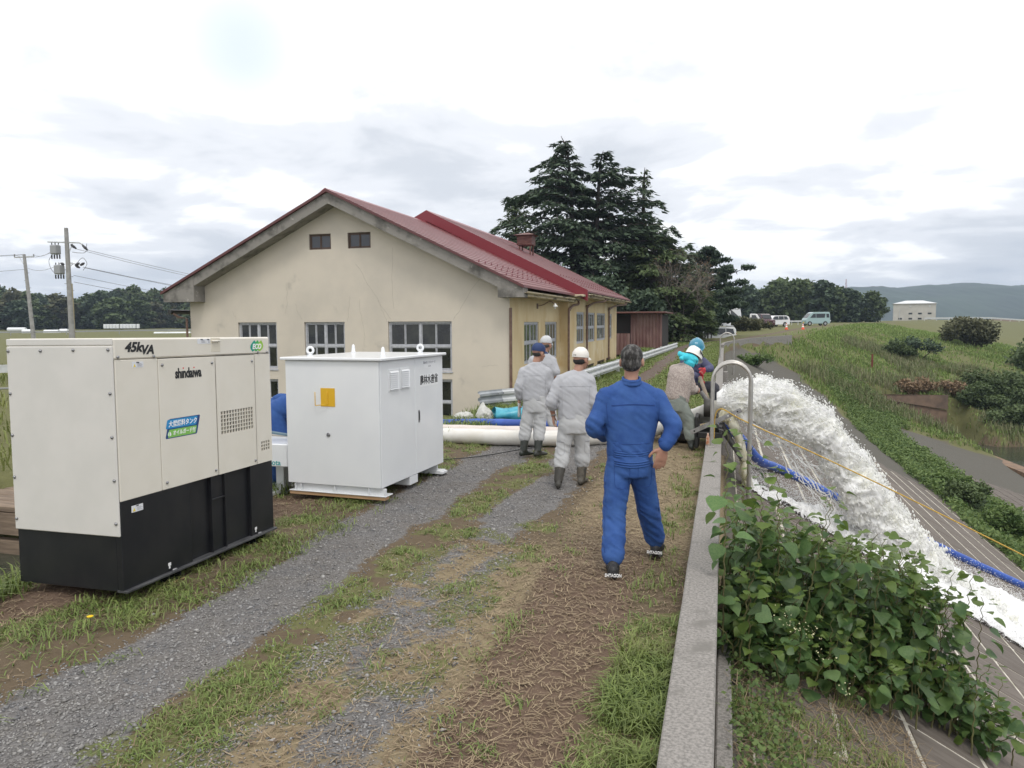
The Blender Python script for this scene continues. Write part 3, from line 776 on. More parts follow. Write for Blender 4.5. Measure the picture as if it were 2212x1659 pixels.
# pale sills
for h in GW: m_ = MB(); m_.box((h[0] - .02, 18.975, h[2] - .045), (h[1] + .02, 19.05, h[2] - .002), .005); hall_obj(m_, 'sill', MWF)
# roofs: stepped courses of metal running parallel to the ridge
AP1, SL1, SL2 = 5.60, .486, .50
def roof(y0, y1, apx, apz, xl, xr, slope_, name, dz=.016, n=27):
    m_ = MB()
    for sgn, xe in ((-1, xl), (1, xr)):
        W_ = abs(xe - apx) / n
        pts = []
        for i in range(n):
            a, b_ = i * W_, (i + 1) * W_
            pts += [(apx + sgn * a, apz - slope_ * a), (apx + sgn * b_, apz - slope_ * b_ + dz)]
            if i < n - 1: pts += []
        V = [(p[0], y, p[1]) for p in pts for y in (y0, y1)]
        F = [[2 * i, 2 * i + 2, 2 * i + 3, 2 * i + 1] if sgn > 0 else [2 * i, 2 * i + 1, 2 * i + 3, 2 * i + 2] for i in range(len(pts) - 1)]
        e = len(V); m_.add(V, F)
        xe2, ze = apx + sgn * n * W_, apz - slope_ * n * W_
        m_.add([(xe2, y0, ze + dz), (xe2, y1, ze + dz), (xe2, y1, ze - .05), (xe2, y0, ze - .05)], [[0, 1, 2, 3]])
        m_.add([(apx, y0, apz - .06), (apx, y1, apz - .06), (xe2, y1, ze - .05), (xe2, y0, ze - .05)], [[0, 1, 2, 3]])
        for yy_ in (y0, y1): m_.add([(apx, yy_, apz), (xe2, yy_, ze + dz), (xe2, yy_, ze - .05), (apx, yy_, apz - .06)], [[0, 1, 2, 3]])
    return hall_obj(m_, name, MRF)
roof(18.50, 26.2, -10.57, AP1, -16.15, -4.98, SL1, 'front_roof')
roof(25.75, 37.9, -10.62, 6.02, -16.9, -4.62, SL2, 'rear_roof', n=30)
for (y0, y1, apz) in ((18.48, 26.2, AP1), (25.73, 37.9, 6.02)):
    m_ = MB(); m_.prism([(apz - .10, -10.84), (apz + .045, -10.62), (apz - .10, -10.40), (apz - .03, -10.62)][::-1], 1, y0, y1); hall_obj(m_, 'ridge_cap', MRD)
# red verge trim and concrete rake beams with boxed ends
def rake(name, m1, y0, y1, apx, apz, xl, xr, sl_, t0, t1):
    b_ = MB()
    zl_, zr_ = apz - sl_ * (apx - xl), apz - sl_ * (xr - apx)
    b_.add([(xl, y, zl_ + t0) for y in (y0, y1)] + [(apx, y, apz + t0) for y in (y0, y1)] + [(xr, y, zr_ + t0) for y in (y0, y1)] +
           [(xl, y, zl_ + t1) for y in (y0, y1)] + [(apx, y, apz + t1) for y in (y0, y1)] + [(xr, y, zr_ + t1) for y in (y0, y1)],
           [[0, 2, 3, 1], [2, 4, 5, 3], [6, 7, 9, 8], [8, 9, 11, 10], [0, 6, 8, 2], [2, 8, 10, 4], [1, 3, 9, 7], [3, 5, 11, 9], [0, 1, 7, 6], [4, 10, 11, 5]])
    return hall_obj(b_, name, m1)
rake('verge_trim', mat('dull_verge_edge', (.11, .035, .036), rough=.5), 18.44, 18.50, -10.57, AP1, -16.18, -4.96, SL1, .012, -.062)
rake('verge_trim', MRD, 25.68, 25.76, -10.62, 6.02, -16.9, -4.6, SL2, .03, -.36)
b_ = MB()
rake('rake_beam', MFA, 18.52, 18.72, -10.57, AP1 - .062, -15.6, -5.45, SL1, 0, -.31)
rake('soffit_slab', MFA, 18.72, 19.02, -10.57, AP1 - .062, -15.6, -5.45, SL1, -.16, -.307)
for (x0, x1) in ((-16.13, -15.05), (-5.68, -5.0)):
    zz = [AP1 - .07 - SL1 * abs(x + 10.57) for x in (x0, x1)]
    b_ = MB(); b_.prism([(x0, zz[0]), (x0, min(zz) - .16), (x1, min(zz) - .20 if x0 < -10 else zz[1] - .12), (x1, zz[1])][::-1] if False else [(zz[0], x0), (zz[1], x1), ((min(zz) - .24), x1), ((min(zz) - .24), x0)], 1, 18.51, 19.0 if x0 < -10 else 18.99)
    hall_obj(b_, 'eaves_box', MFA)
# eaves soffit boards and gutters along the side
MEV = mat('peeling_eaves_board', (.55, .47, .33), rough=.9, col2=(.12, .10, .08), ns=3, nlo=.5, nhi=.6, stretch=(1, .5, 4))
b_ = MB(); b_.box((-5.52, 19.02, 2.62), (-5.02, 25.7, 2.72), .01); hall_obj(b_, 'eaves_board', MEV)
b_ = MB(); b_.box((-5.22, 25.28, 2.80), (-4.68, 37.3, 2.88), .01); hall_obj(b_, 'eaves_board', MEV)
for (x, y0, y1, z) in ((-4.97, 18.65, 26.0, 2.74), (-4.58, 26.0, 37.8, 2.92)):
    b_ = MB(); th = np.linspace(math.pi, 2 * math.pi, 7)
    V = [(x + .055 * math.cos(t), y, z + .055 * math.sin(t)) for y in (y0, y1) for t in th] + [(x + .045 * math.cos(t), y, z + .045 * math.sin(t)) for y in (y0, y1) for t in th]
    F = [[i, i + 1, 8 + i, 7 + i] for i in range(6)] + [[14 + i, 21 + i, 22 + i, 15 + i] for i in range(6)]
    b_.add(V, F); hall_obj(b_, 'gutter', MEV)
b_ = MB(); b_.tube([(-16.1, 18.7, 2.3), (-16.1, 38, 2.3)], .07, 8); hall_obj(b_, 'gutter', mat('black_gutter', (.03, .03, .03), rough=.4))
b_ = MB(); b_.tube([(-16.1, 18.8, 2.28), (-15.9, 18.85, 2.14), (-15.66, 18.9, 2.10), (-15.66, 18.9, -1.5)], .035, 8); hall_obj(b_, 'downpipe', MBP)
def dpipe(pts, r_=.042):
    b_ = MB(); b_.tube(spline(pts, 4), r_, 8); hall_obj(b_, 'downpipe', MBP, smooth=True)
b_ = MB(); b_.box((-5.50, 18.93, -1.2), (-5.43, 18.995, 2.32), .008); hall_obj(b_, 'conduit', MBP)
dpipe([(-4.97, 25.9, 2.70), (-4.97, 25.9, 2.56), (-5.1, 25.6, 2.50), (-5.10, 25.0, 2.34), (-5.12, 24.95, 2.1), (-5.12, 24.95, -1.2)])
dpipe([(-4.58, 29.6, 2.9), (-4.6, 29.6, 2.75), (-4.9, 29.0, 2.68), (-5.1, 28.5, 2.5), (-5.12, 28.48, 2.2), (-5.12, 28.48, -1.2)])
dpipe([(-4.58, 36.0, 2.9), (-4.6, 36.0, 2.75), (-4.9, 35.2, 2.68), (-5.1, 34.2, 2.5), (-5.12, 34.15, 2.2), (-5.12, 34.15, -1.2)])
# hooks that hold back the snow
hk = MB(); hk.box((-.02, -.035, 0), (.04, .035, .008)); hk.box((.03, -.035, 0), (.04, .035, .05)); hk.V = [v for v in hk.V]
hp = hk.build('snow_hook', MRD, hall); first = True
for (y0, y1, apz, x0, n) in ((18.9, 25.6, AP1, -6.35, 12), (26.4, 37.6, 6.02, -5.75, 22)):
    for r_ in range(3):
        for i in range(n):
            y = y0 + (y1 - y0) * (i + .5 * (r_ % 2)) / n; x = x0 + r_ * .38
            h_ = hp if first else link(hp.copy(), hall); first = False
            h_.location = (x - HO[0], y - HO[1], apz - (SL1 if y1 < 30 else SL2) * (x + 10.6) + .012 - HO[2])
# wall lamp
b_ = MB(); b_.tube(spline([(-5.5, 22.0, 2.42), (-5.3, 22.0, 2.46), (-5.12, 22.05, 2.56), (-4.98, 22.1, 2.50)], 5), .015, 6); b_.box((-5.5, 21.94, 2.34), (-5.47, 22.06, 2.5), .005)
hall_obj(b_, 'lamp_bracket', MBP)
b_ = MB(); b_.lathe([(.02, .05), (.03, .02), (.09, -.04), (.092, -.05)], 12, (-4.96, 22.1, 2.45)); b_.ell((-4.96, 22.1, 2.37), (.03, .03, .045), 5); hall_obj(b_, 'lamp_shade', mat('white_enamel', (.75, .75, .72), rough=.3), smooth=True)
# rusty ventilator box standing on posts over the rear roof
MRU = mat('rust_brown_sheet', (.10, .035, .03), rough=.6, col2=(.16, .07, .055), ns=5, stretch=(1, 1, 4))
vt = thing('roof_ventilator', 'rust brown boxed ventilator on four posts above the rear red roof', 'ventilator', (-8.75, 33, 4.85))
b_ = MB(); b_.box((-.34, -.34, .55), (.34, .34, 1.0), .01)
for k in range(6): b_.box((-.35, -.35, .59 + .07 * k), (.35, .35, .61 + .07 * k))
b_.build('louvre_box', MRU, vt)
b_ = MB(); b_.add([(-.48, -.48, 1.0), (.48, -.48, 1.0), (.48, .48, 1.0), (-.48, .48, 1.0), (-.12, 0, 1.13), (.12, 0, 1.13)], [[0, 1, 5, 4], [1, 2, 5], [2, 3, 4, 5], [3, 0, 4], [3, 2, 1, 0]]); b_.build('cap', MRU, vt)
for sx in (-1, 1):
    for sy in (-1, 1): b_ = MB(); b_.box((sx * .25 - .03, sy * .25 - .03, -.4), (sx * .25 + .03, sy * .25 + .03, .56)); b_.build('post', MRU, vt)
# brown corrugated shed past the hall
sh = thing('corrugated_shed', 'reddish brown corrugated iron shed beyond the hall, under the cedar', 'shed', (-5.2, 46, -1.3))
MSH = mat('brown_corrugated_iron', (.13, .06, .055), rough=.6, col2=(.20, .12, .105), ns=4, stretch=(1, 1, .2))
def corr(mb, x0, x1, y, z0, z1, n):
    xs_ = np.linspace(x0, x1, n); V = [(x, y + (.03 if i % 2 else -.03), z) for i, x in enumerate(xs_) for z in (z0, z1)]
    mb.add(V, [[2 * i, 2 * i + 2, 2 * i + 3, 2 * i + 1] for i in range(n - 1)])
b_ = MB(); corr(b_, -.35, 1.55, 0, 1.2, 3.7, 20); b_.build('front_sheet', MSH, sh)
b_ = MB(); corr(b_, -2.6, -.35, -.4, 1.2, 2.5, 22); b_.build('low_sheet', MSH, sh)
b_ = MB(); b_.box((-2.6, .2, -1), (1.5, 6, 3.65), .02); b_.box((-2.5, .1, -1), (1.45, .3, 1.2)); b_.build('shed_core', mat('shed_dark_core', (.022, .018, .017), rough=.9), sh)
b_ = MB(); b_.box((-3.0, -.6, 3.72), (1.8, 6.2, 3.82), .02); b_.build('shed_roof', MRU, sh)

MCK = mat('plaster_crack', (.34, .31, .27), rough=.95)
rc = np.random.default_rng(5)
for (x0, z0, x1, z1) in ((-8.95, 2.05, -10.0, 3.6), (-9.1, 1.98, -9.25, 2.6), (-7.1, 2.0, -6.2, 3.3), (-10.3, 2.0, -10.1, 2.7), (-11.75, 2.0, -11.95, 2.5), (-8.9, 4.0, -8.85, 2.3), (-6.3, .75, -5.85, .80), (-13.98, 2.0, -14.1, 2.3), (-12.3, 2.2, -12.2, 3.1), (-9.9, 2.6, -9.86, 1.3)):
    n = 12; t = np.linspace(0, 1, n); xx = x0 + (x1 - x0) * t + np.cumsum(rc.normal(0, .02, n)); zz = z0 + (z1 - z0) * t + rc.normal(0, .015, n)
    b_ = MB(); b_.tube(np.stack([xx, np.full(n, 18.999), zz], -1), .0022, 4); hall_obj(b_, 'crack', MCK)
# ---------------------------------------------------------------- lettering
def text_mesh(name, body, m_, parent, size, M_, bold=0.0, shear=0., xs_=1.0, thick=.0008, align='CENTER', spacing=1.0):
    cu = bpy.data.curves.new(name, 'FONT'); cu.body = body; cu.size = size; cu.offset = bold; cu.shear = shear; cu.extrude = thick
    cu.align_x = align; cu.align_y = 'CENTER'; cu.resolution_u = 3; cu.space_character = spacing
    to = bpy.data.objects.new(name, cu); C.objects.link(to)
    dg = bpy.context.evaluated_depsgraph_get(); me = bpy.data.meshes.new_from_object(to.evaluated_get(dg))
    bpy.data.objects.remove(to); bpy.data.curves.remove(cu)
    me.materials.clear(); me.materials.append(m_)
    me.transform(M_ @ Matrix.Diagonal((xs_, 1, 1, 1)))
    return link(bpy.data.objects.new(name, me), parent)
def side_M(y, z, x=0.0, rot=0.):   # lettering on a +X facing side: reads along +Y
    return Matrix.Translation((x, y, z)) @ Matrix(((0, 0, 1, 0), (1, 0, 0, 0), (0, 1, 0, 0), (0, 0, 0, 1))) @ Matrix.Rotation(rot, 4, 'Z')
MBK = mat('black_print', (.012, .012, .013), rough=.4)
# ---------------------------------------------------------------- generator
MCP = mat('ivory_paint', (.74, .70, .62), rough=.32, col2=(.71, .67, .585), ns=3, spec=.5, coat=.25, bump=.0003, bs=90)
MCG = mat('ivory_grey_end', (.64, .62, .585), rough=.42, col2=(.60, .585, .55), ns=2.5, spec=.4)  # greyer, duller ivory for the end panel and end band
MBL = mat('black_painted_tank', (.009, .010, .013), rough=.38, col2=(.016, .016, .018), ns=4, spec=.45)
MSC = mat('dull_steel', (.30, .30, .31), rough=.4, metal=.8)
MDK = mat('hole_shade', (.015, .014, .013), rough=.8)
gen = thing('diesel_generator', 'large ivory diesel generator on a black fuel tank beside the track', 'generator', (-3.949, 4.033, .10), (-.017, -.007, 0.0))
GWd, GLn, GH, GS = .926, 1.78, 1.755, .632
b_ = MB(); b_.box((-GWd + .02, .01, GS + .012), (-.012, GLn - .01, 1.598), .006); b_.build('body_core', MCP, gen)
b_ = MB(); b_.box((-GWd + .004, -.004, 1.606), (-.0005, GLn, GH), .012); b_.build('top_band', MCP, gen)
b_ = MB(); b_.box((-GWd, -.014, .39), (-.006, .004, 1.70), .006); b_.build('end_panel', MCG, gen)
b_ = MB(); b_.box((-GWd, -.012, 1.706), (-.004, -.0005, GH - .004), .004); b_.build('end_band', MCG, gen)
for (y0, y1) in ((.004, .395), (.401, 1.027), (1.033, 1.546), (1.552, 1.776)):
    b_ = MB(); holes = []
    if y0 > 1.03 and y1 < 1.55: holes = [(1.078 + .0365 * i, 1.078 + .0365 * i + .029, .958 + .0325 * j, .958 + .0325 * j + .026) for i in range(12) for j in range(6)]
    if y0 > 1.55: holes = [(1.615 + .034 * i, 1.615 + .034 * i + .026, .74 + .03 * j, .74 + .03 * j + .023) for i in range(4) for j in range(3)]
    top = 1.600 if y0 > .39 and y1 < 1.55 else 1.604
    if holes:
        ys_ = sorted(set([y0, y1] + [v for h in holes for v in h[:2]])); zs_ = sorted(set([GS, top] + [v for h in holes for v in h[2:]]))
        hs = {(round(h[0], 5), round(h[2], 5)) for h in holes}
        for ya, yb in zip(ys_[:-1], ys_[1:]):
            for za, zb in zip(zs_[:-1], zs_[1:]):
                if (round(ya, 5), round(za, 5)) in hs:
                    b_.add([(0, ya, za), (0, yb, za), (0, yb, zb), (0, ya, zb), (-.010, ya, za), (-.010, yb, za), (-.010, yb, zb), (-.010, ya, zb)],
                           [[0, 4, 5, 1], [1, 5, 6, 2], [2, 6, 7, 3], [3, 7, 4, 0]])
                else: b_.add([(0, ya, za), (0, yb, za), (0, yb, zb), (0, ya, zb)], [[0, 1, 2, 3]])
        b_.box((-.0115, y0, GS), (-.0105, y1, top)); fo = b_.build('side_panel', MCP, gen)
        h0, h1, h2, h3 = min(h[0] for h in holes), max(h[1] for h in holes), min(h[2] for h in holes), max(h[3] for h in holes)
        g_ = MB(); g_.add([(-.0098, h0, h2), (-.0098, h1, h2), (-.0098, h1, h3), (-.0098, h0, h3)], [[0, 1, 2, 3]]); g_.build('vent_shade', mat('vent_hole_shade', (.16, .15, .13), rough=.9, col2=(.28, .26, .22), ns=6), gen)  # darker sheet, coloured as the shade inside the vent holes
    else:
        b_.box((-.0115, y0, GS), (0, y1, top), .003); b_.build('side_panel', MCP, gen)
# filler recess in the top band: flush patch, recess shade painted as darker ivory
b_ = MB(); b_.box((-.03, .985, 1.635), (.0012, 1.10, 1.752), .004); b_.build('filler_recess', mat('recess_shade_ivory', (.66, .61, .50), rough=.5), gen)
b_ = MB(); b_.tube([(.012, .99, 1.724), (.012, 1.08, 1.724)], .007, 8); b_.build('recess_handle', MCP, gen, True)
# bolts
bp = MB(); bp.lathe([(.012, 0), (.012, .004), (.008, .009), (.003, .011)], 8); bolt0 = bp.build('bolt', MSC, gen, True); bolt0.rotation_euler = (0, R(90), 0); first = True
for (y, z) in ((.029, 1.625), (.359, 1.62), (.438, 1.555), (.987, 1.55), (.445, .682), (.995, .677), (1.511, 1.545), (1.522, .67), (1.603, 1.62), (1.735, 1.62)):
    o2 = bolt0 if first else link(bolt0.copy(), gen); first = False; o2.location = (.0005, y, z)
for (x, z) in ((-.905, 1.668), (-.614, 1.669), (-.329, 1.674), (-.034, 1.676), (-.905, 1.366), (-.032, 1.379), (-.905, 1.069), (-.031, 1.08), (-.905, .768), (-.028, .782), (-.905, .468), (-.029, .483)):
    o2 = link(bolt0.copy(), gen); o2.rotation_euler = (R(90), 0, 0); o2.location = (x, -.0145, z)
# black tank: front face, ribbed side with lower flange
b_ = MB(); b_.box((-GWd + .004, .002, .0), (-.05, GLn - .002, GS + .01), .004); b_.build('tank_core', MBL, gen)
b_ = MB(); b_.box((-.05, .0, .008), (-.002, .685, GS), .004); b_.build('tank_near_panel', MBL, gen)
for (y0, y1, x) in ((.685, .935, -.036), (.943, 1.105, -.024), (1.113, 1.45, -.036), (1.458, 1.78, -.008)):
    b_ = MB(); b_.box((-.055, y0, .01), (x, y1, GS - .004), .003); b_.build('tank_bay', MBL, gen)
for y in (.683, .935, 1.105, 1.448): b_ = MB(); b_.box((-.05, y, .01), (-.003, y + .010, GS - .002), .002); b_.build('tank_rib', MBL, gen)
b_ = MB(); b_.box((-.05, .945, .436), (-.004, 1.104, .446), .002); b_.build('shelf_plate', MBL, gen)
b_ = MB(); b_.box((-.06, 0.0, -.006), (.030, GLn, .012), .003); b_.build('base_flange', mat('worn_black_flange', (.035, .036, .04), rough=.45, col2=(.09, .09, .095), ns=14, stretch=(1, .3, 1)), gen)
for (y0, y1) in ((.43, .565), (1.49, 1.64)):
    for ya in (y0, y1 - .012): b_ = MB(); b_.box((-.8, ya, -.065), (-.004, ya + .012, -.007), .002); b_.build('fork_pocket', MBL, gen)
    b_ = MB(); b_.box((-.8, y0, -.075), (-.004, y1, -.066), .002); b_.build('fork_pocket_floor', MBL, gen)
    b_ = MB(); b_.box((-.3, y0 - .01, -.115), (.012, y1 + .02, -.077), .003); b_.build('wooden_packer', mat('raw_packer_wood', (.45, .28, .15), rough=.8), gen)
    for y in (y0 - .003,): b_ = MB(); b_.box((-.0018, y, .055), (.0, y + .028, .078)); b_.box((-.0018, y + .006, .034), (.0, y + .02, .054)); b_.build('fork_mark', mat('white_print', (.8, .8, .8), rough=.5), gen)
    b_ = MB(); b_.ell((.014, y0 + .045, .018), (.012, .028, .010), 5); b_.build('earth_stud', MSC, gen, True)
# labels and logos
MLB = mat('white_label', (.72, .73, .76), rough=.4); MYE = mat('warning_yellow', (.80, .62, .05), rough=.5); MGP = mat('grey_print', (.22, .22, .25), rough=.6)
def label(y0, y1, z0, z1, x=.0005, warn=True):
    b_ = MB(); b_.box((x - .0004, y0, z0), (x + .0008, y1, z1)); lo = b_.build('warning_label', MLB, gen)
    if warn:
        b_ = MB(); c_ = y0 + (y1 - y0) * .22; h_ = (z1 - z0)
        b_.add([(x + .0013, c_ - h_ * .28, z0 + h_ * .12), (x + .0013, c_ + h_ * .28, z0 + h_ * .12), (x + .0013, c_, z0 + h_ * .66)], [[0, 1, 2]]); b_.build('warning_triangle', MYE, lo)
    b_ = MB()
    for k in range(4):
        zz = z0 + (z1 - z0) * (.18 + .15 * k); b_.add([(x + .0013, y0 + (y1 - y0) * .46, zz), (x + .0013, y0 + (y1 - y0) * (.93 - .1 * (k % 2)), zz), (x + .0013, y0 + (y1 - y0) * (.93 - .1 * (k % 2)), zz + .0022), (x + .0013, y0 + (y1 - y0) * .46, zz + .0022)], [[0, 1, 2, 3]])
    b_.build('label_lines', MGP, lo)
    text_mesh('label_heading', '注意書', MBK, lo, .009, side_M((y0 + y1) / 2, z1 - .0065, x + .0012), bold=.0002)
label(.152, .258, 1.547, 1.588); label(.095, .202, .536, .583); label(.827, .925, 1.705, 1.744, warn=False); label(.93, .975, 1.705, 1.744, warn=False)
text_mesh('rating_lettering', '45k', MBK, gen, .092, side_M(.168, 1.688, .0012), bold=.0035, shear=.28, xs_=1.12)
text_mesh('rating_lettering', 'VA', MBK, gen, .088, side_M(.298, 1.668, .0012), bold=.0035, shear=.28, xs_=1.08)
text_mesh('maker_lettering', 'shındaıwa', MBK, gen, .105, side_M(.715, 1.482, .0012), bold=.0038, xs_=.72, spacing=.98)
for y in (.659, .777):
    b_ = MB(); b_.lathe([(.0062, 0), (.0062, .001)], 12, M=side_M(y, 1.5225, .0012)); b_.build('red_dot', mat('red_print', (.7, .03, .03), rough=.5), gen)
# fuel tank sticker: slanted blue panel with green lower half
def slant(y0, y1, z0, z1, sk, x, m2, nm, par, rr=.012):
    pts = []
    for (cy, cz, a0) in ((y0 + rr, z0 + rr, 180), (y1 - rr, z0 + rr, 270), (y1 - rr, z1 - rr, 0), (y0 + rr, z1 - rr, 90)):
        for k in range(5): t = R(a0 + 22.5 * k); pts.append((cy + rr * math.cos(t), cz + rr * math.sin(t)))
    b_ = MB(); b_.add([(x, p[0] + sk * (p[1] - z0), p[1]) for p in pts], [list(range(len(pts)))]); return b_.build(nm, m2, par)
st = slant(.445, .785, 1.005, 1.150, .30, .0011, mat('sticker_navy', (.012, .05, .19), rough=.4), 'tank_sticker', gen)
slant(.451, .779, 1.078, 1.145, .30, .0015, mat('sticker_blue', (.02, .25, .55), rough=.4), 'blue_half', st, .008)
slant(.470, .770, 1.011, 1.070, .28, .0015, mat('sticker_green', (.22, .50, .10), rough=.4), 'green_half', st, .008)
MWP = mat('white_lettering', (.85, .85, .85), rough=.5)
text_mesh('sticker_lettering', '大型燃料タンク', MWP, st, .048, side_M(.635, 1.108, .002), bold=.0011, shear=.12, xs_=.92)
text_mesh('sticker_lettering', 'オイルガード付', MWP, st, .040, side_M(.645, 1.039, .002), bold=.0008, shear=.12, xs_=.88)
for k, sg in enumerate((-1, 1)):
    b_ = MB(); V = [(.0022 + .0003 * k, .487 + sg * (.002 + .016 * math.sin(t) * (1 + .3 * math.cos(t))), 1.022 + .034 * (1 - math.cos(t)) / 2) for t in np.linspace(0, math.pi, 8)]
    b_.add(V, [list(range(8))]); b_.build('leaf_mark', MWP if k else mat('leaf_pale', (.6, .8, .5)), st)
# eco mark: three overlapping leaves
for k, (yc, cl) in enumerate(((1.53, (.0, .30, .22)), (1.575, (.05, .42, .10)), (1.625, (.30, .55, .05)))):
    b_ = MB(); P_ = []
    for t in np.linspace(0, 1, 9): P_.append((yc - .045 * math.sin(math.pi * t ** .9) + .03 * t, 1.628 + .10 * t))
    for t in np.linspace(1, 0, 9)[1:-1]: P_.append((yc + .045 * math.sin(math.pi * t ** .8) + .03 * t, 1.628 + .10 * t))
    b_.add([(.0011 + .0004 * k, p, q) for p, q in P_], [list(range(len(P_)))]); b_.build('eco_leaf', mat('eco_green', cl, rough=.4), gen)
text_mesh('eco_lettering', 'ECO', MWP, gen, .062, side_M(1.587, 1.670, .0026), bold=.0028, shear=.25, xs_=1.0)

# ---------------------------------------------------------------- white pump control cabinet
MWH = mat('white_cabinet_paint', (.77, .785, .80), rough=.28, col2=(.735, .75, .77), ns=2, spec=.5, coat=.3, col3=(.60, .60, .59), ns3=7, n3=(.74, .8))
cab = thing('control_cabinet', 'white steel cabinet with lifting eyes and a yellow front plate, on a timber skid', 'cabinet', (-3.494, 7.114, .17), (-.005, -.001, -.047))
KW, KL, KH = 1.176, 1.617, 1.372
b_ = MB(); b_.box((-KW + .01, .01, .0), (-.01, KL - .01, KH), .004); b_.build('body', MWH, cab)
b_ = MB(); b_.box((-KW, -.006, .004), (-.013, .009, KH - .004), .004); b_.build('front_panel', MWH, cab)
b_ = MB(); b_.box((-.012, .004, .004), (.0, .832, KH - .006), .004); b_.build('door', MWH, cab)
b_ = MB(); b_.box((-.012, .838, .004), (.0, KL - .003, KH - .006), .004); b_.build('door', MWH, cab)
b_ = MB(); b_.box((-KW - .045, -.045, KH + .001), (.04, KL + .04, KH + .034), .008); b_.build('lid', MWH, cab)
def louvre(y0, y1, z0, z1):
    f = MB(); f.box((0.0005, y0, z0), (.008, y1, z1), .003); fo = f.build('louvre', MWH, cab)
    for k in range(9):
        za = z0 + .02 + (z1 - z0 - .04) * k / 9; hh = (z1 - z0 - .04) / 9
        s_ = MB(); s_.add([(.009, y0 + .02, za + hh * .1), (.009, y1 - .02, za + hh * .1), (.026, y1 - .02, za + hh * .12), (.026, y0 + .02, za + hh * .12), (.009, y0 + .02, za + hh * .95), (.009, y1 - .02, za + hh * .95)],
                          [[0, 1, 2, 3], [3, 2, 5, 4], [0, 3, 4], [1, 5, 2]]); s_.build('louvre_blade', MWH, fo)
louvre(.178, .415, 1.03, 1.272); louvre(.447, .68, 1.032, 1.274)
b_ = MB(); b_.box((.0005, .905, .605), (.006, .94, .75), .004); ho = b_.build('door_handle', MSC, cab)
b_ = MB(); b_.box((.0065, .914, .63), (.012, .931, .735), .003); b_.build('grip', mat('black_grip', (.02, .02, .02), rough=.4), ho)
b_ = MB(); b_.box((.0002, .955, 1.02), (.0008, 1.475, 1.165)); lo = b_.build('ministry_label', mat('clear_label', (.80, .81, .82), rough=.35), cab)
text_mesh('ministry_lettering', '農林水産省', MBK, lo, .118, side_M(1.215, 1.09, .001), bold=.0025, xs_=.88, spacing=.96)
b_ = MB(); b_.box((.0002, 1.08, 1.235), (.0007, 1.40, 1.325)); lo = b_.build('small_label', mat('clear_label_small', (.76, .77, .79), rough=.35), cab)
text_mesh('small_lettering', '排水ポンプパッケージ', MGP, lo, .034, side_M(1.23, 1.30, .0009), bold=.0004)
text_mesh('small_lettering', 'MEC-0701', MGP, lo, .016, side_M(1.235, 1.255, .0009))
b_ = MB(); b_.box((-.728, -.010, .87), (-.55, -.0065, 1.072), .001); b_.build('yellow_plate', mat('amber_plate', (.70, .41, .015), rough=.45, coat=.2), cab)
b_ = MB(); b_.tube(spline([(-.641, -.016, 1.04), (-.641, -.016, .905), (-.655, -.05, .898), (-.755, -.06, .885), (-.765, -.06, .90), (-.765, -.06, 1.03)], 3), .0045, 6); b_.build('yellow_rod', mat('amber_rod', (.72, .43, .02), rough=.4), cab, True)
b_ = MB(); b_.lathe([(.022, 0), (.022, .008), (.017, .012), (.014, .006)], 16, M=Matrix.Translation((-.643, -.006, .56)) @ Matrix.Rotation(R(90), 4, 'X')); b_.box((-.66, -.02, .556), (-.626, -.014, .564)); b_.build('lock', MSC, cab, True)
# skid base: I-beam front with stiffeners on a timber
b_ = MB(); b_.box((-1.165, -.01, -.088), (.045, .16, -.078), .002); b_.box((-1.10, .03, -.078), (.035, .04, -.002), .002)
for x in (-1.095, -1.02, -.59, -.165, .03): b_.box((x, -.004, -.078), (x + .008, .03, -.003), .001)
b_.build('front_skid', MWH, cab)
b_ = MB(); b_.box((-1.168, .002, -.128), (.03, .1, -.089), .004); b_.build('skid_timber', mat('fresh_pine_timber', (.52, .34, .19), rough=.75, col2=(.42, .25, .13), ns=12, stretch=(.2, 3, 3)), cab)
b_ = MB(); b_.box((-1.0, .67, -.10), (-.004, .88, -.002), .004); b_.build('middle_skid', MWH, cab)
b_ = MB(); b_.box((-1.1, 1.44, -.088), (.03, 1.60, -.078), .002); b_.box((-1.1, 1.45, -.078), (-.01, 1.46, -.002)); b_.box((-1.1, 1.44, -.115), (.06, 1.6, -.089)); b_.build('rear_skid', MWH, cab)
def ring(x, y, ang_=0):
    b_ = MB(); t = np.linspace(0, 2 * math.pi, 25)[:-1]; n = 10; V = []
    for a in t:
        for k in range(n):
            p = 2 * math.pi * k / n; r_ = .036 + .0145 * math.cos(p); V.append((r_ * math.cos(a), .0145 * math.sin(p), .062 + r_ * math.sin(a)))
    F = [[i * n + j, i * n + (j + 1) % n, ((i + 1) % 24) * n + (j + 1) % n, ((i + 1) % 24) * n + j] for i in range(24) for j in range(n)]
    b_.add(V, F); b_.lathe([(.036, 0), (.036, .008), (.02, .014), (.02, .02)], 14); r2 = b_.build('lifting_eye', MWH, cab, True); r2.location = (x, y, KH + .034); r2.rotation_euler = (0, 0, ang_)
def capp(x, y):
    b_ = MB(); b_.lathe([(.031, 0), (.032, .006), (.024, .014), (.021, .06), (.018, .085), (.010, .100), (.003, .104)], 16); r2 = b_.build('lifting_cap', MWH, cab, True); r2.location = (x, y, KH + .034)
ring(-1.10, .37, .2); ring(-.25, 1.5, .1); capp(-1.16, 1.42); capp(-.21, .46)
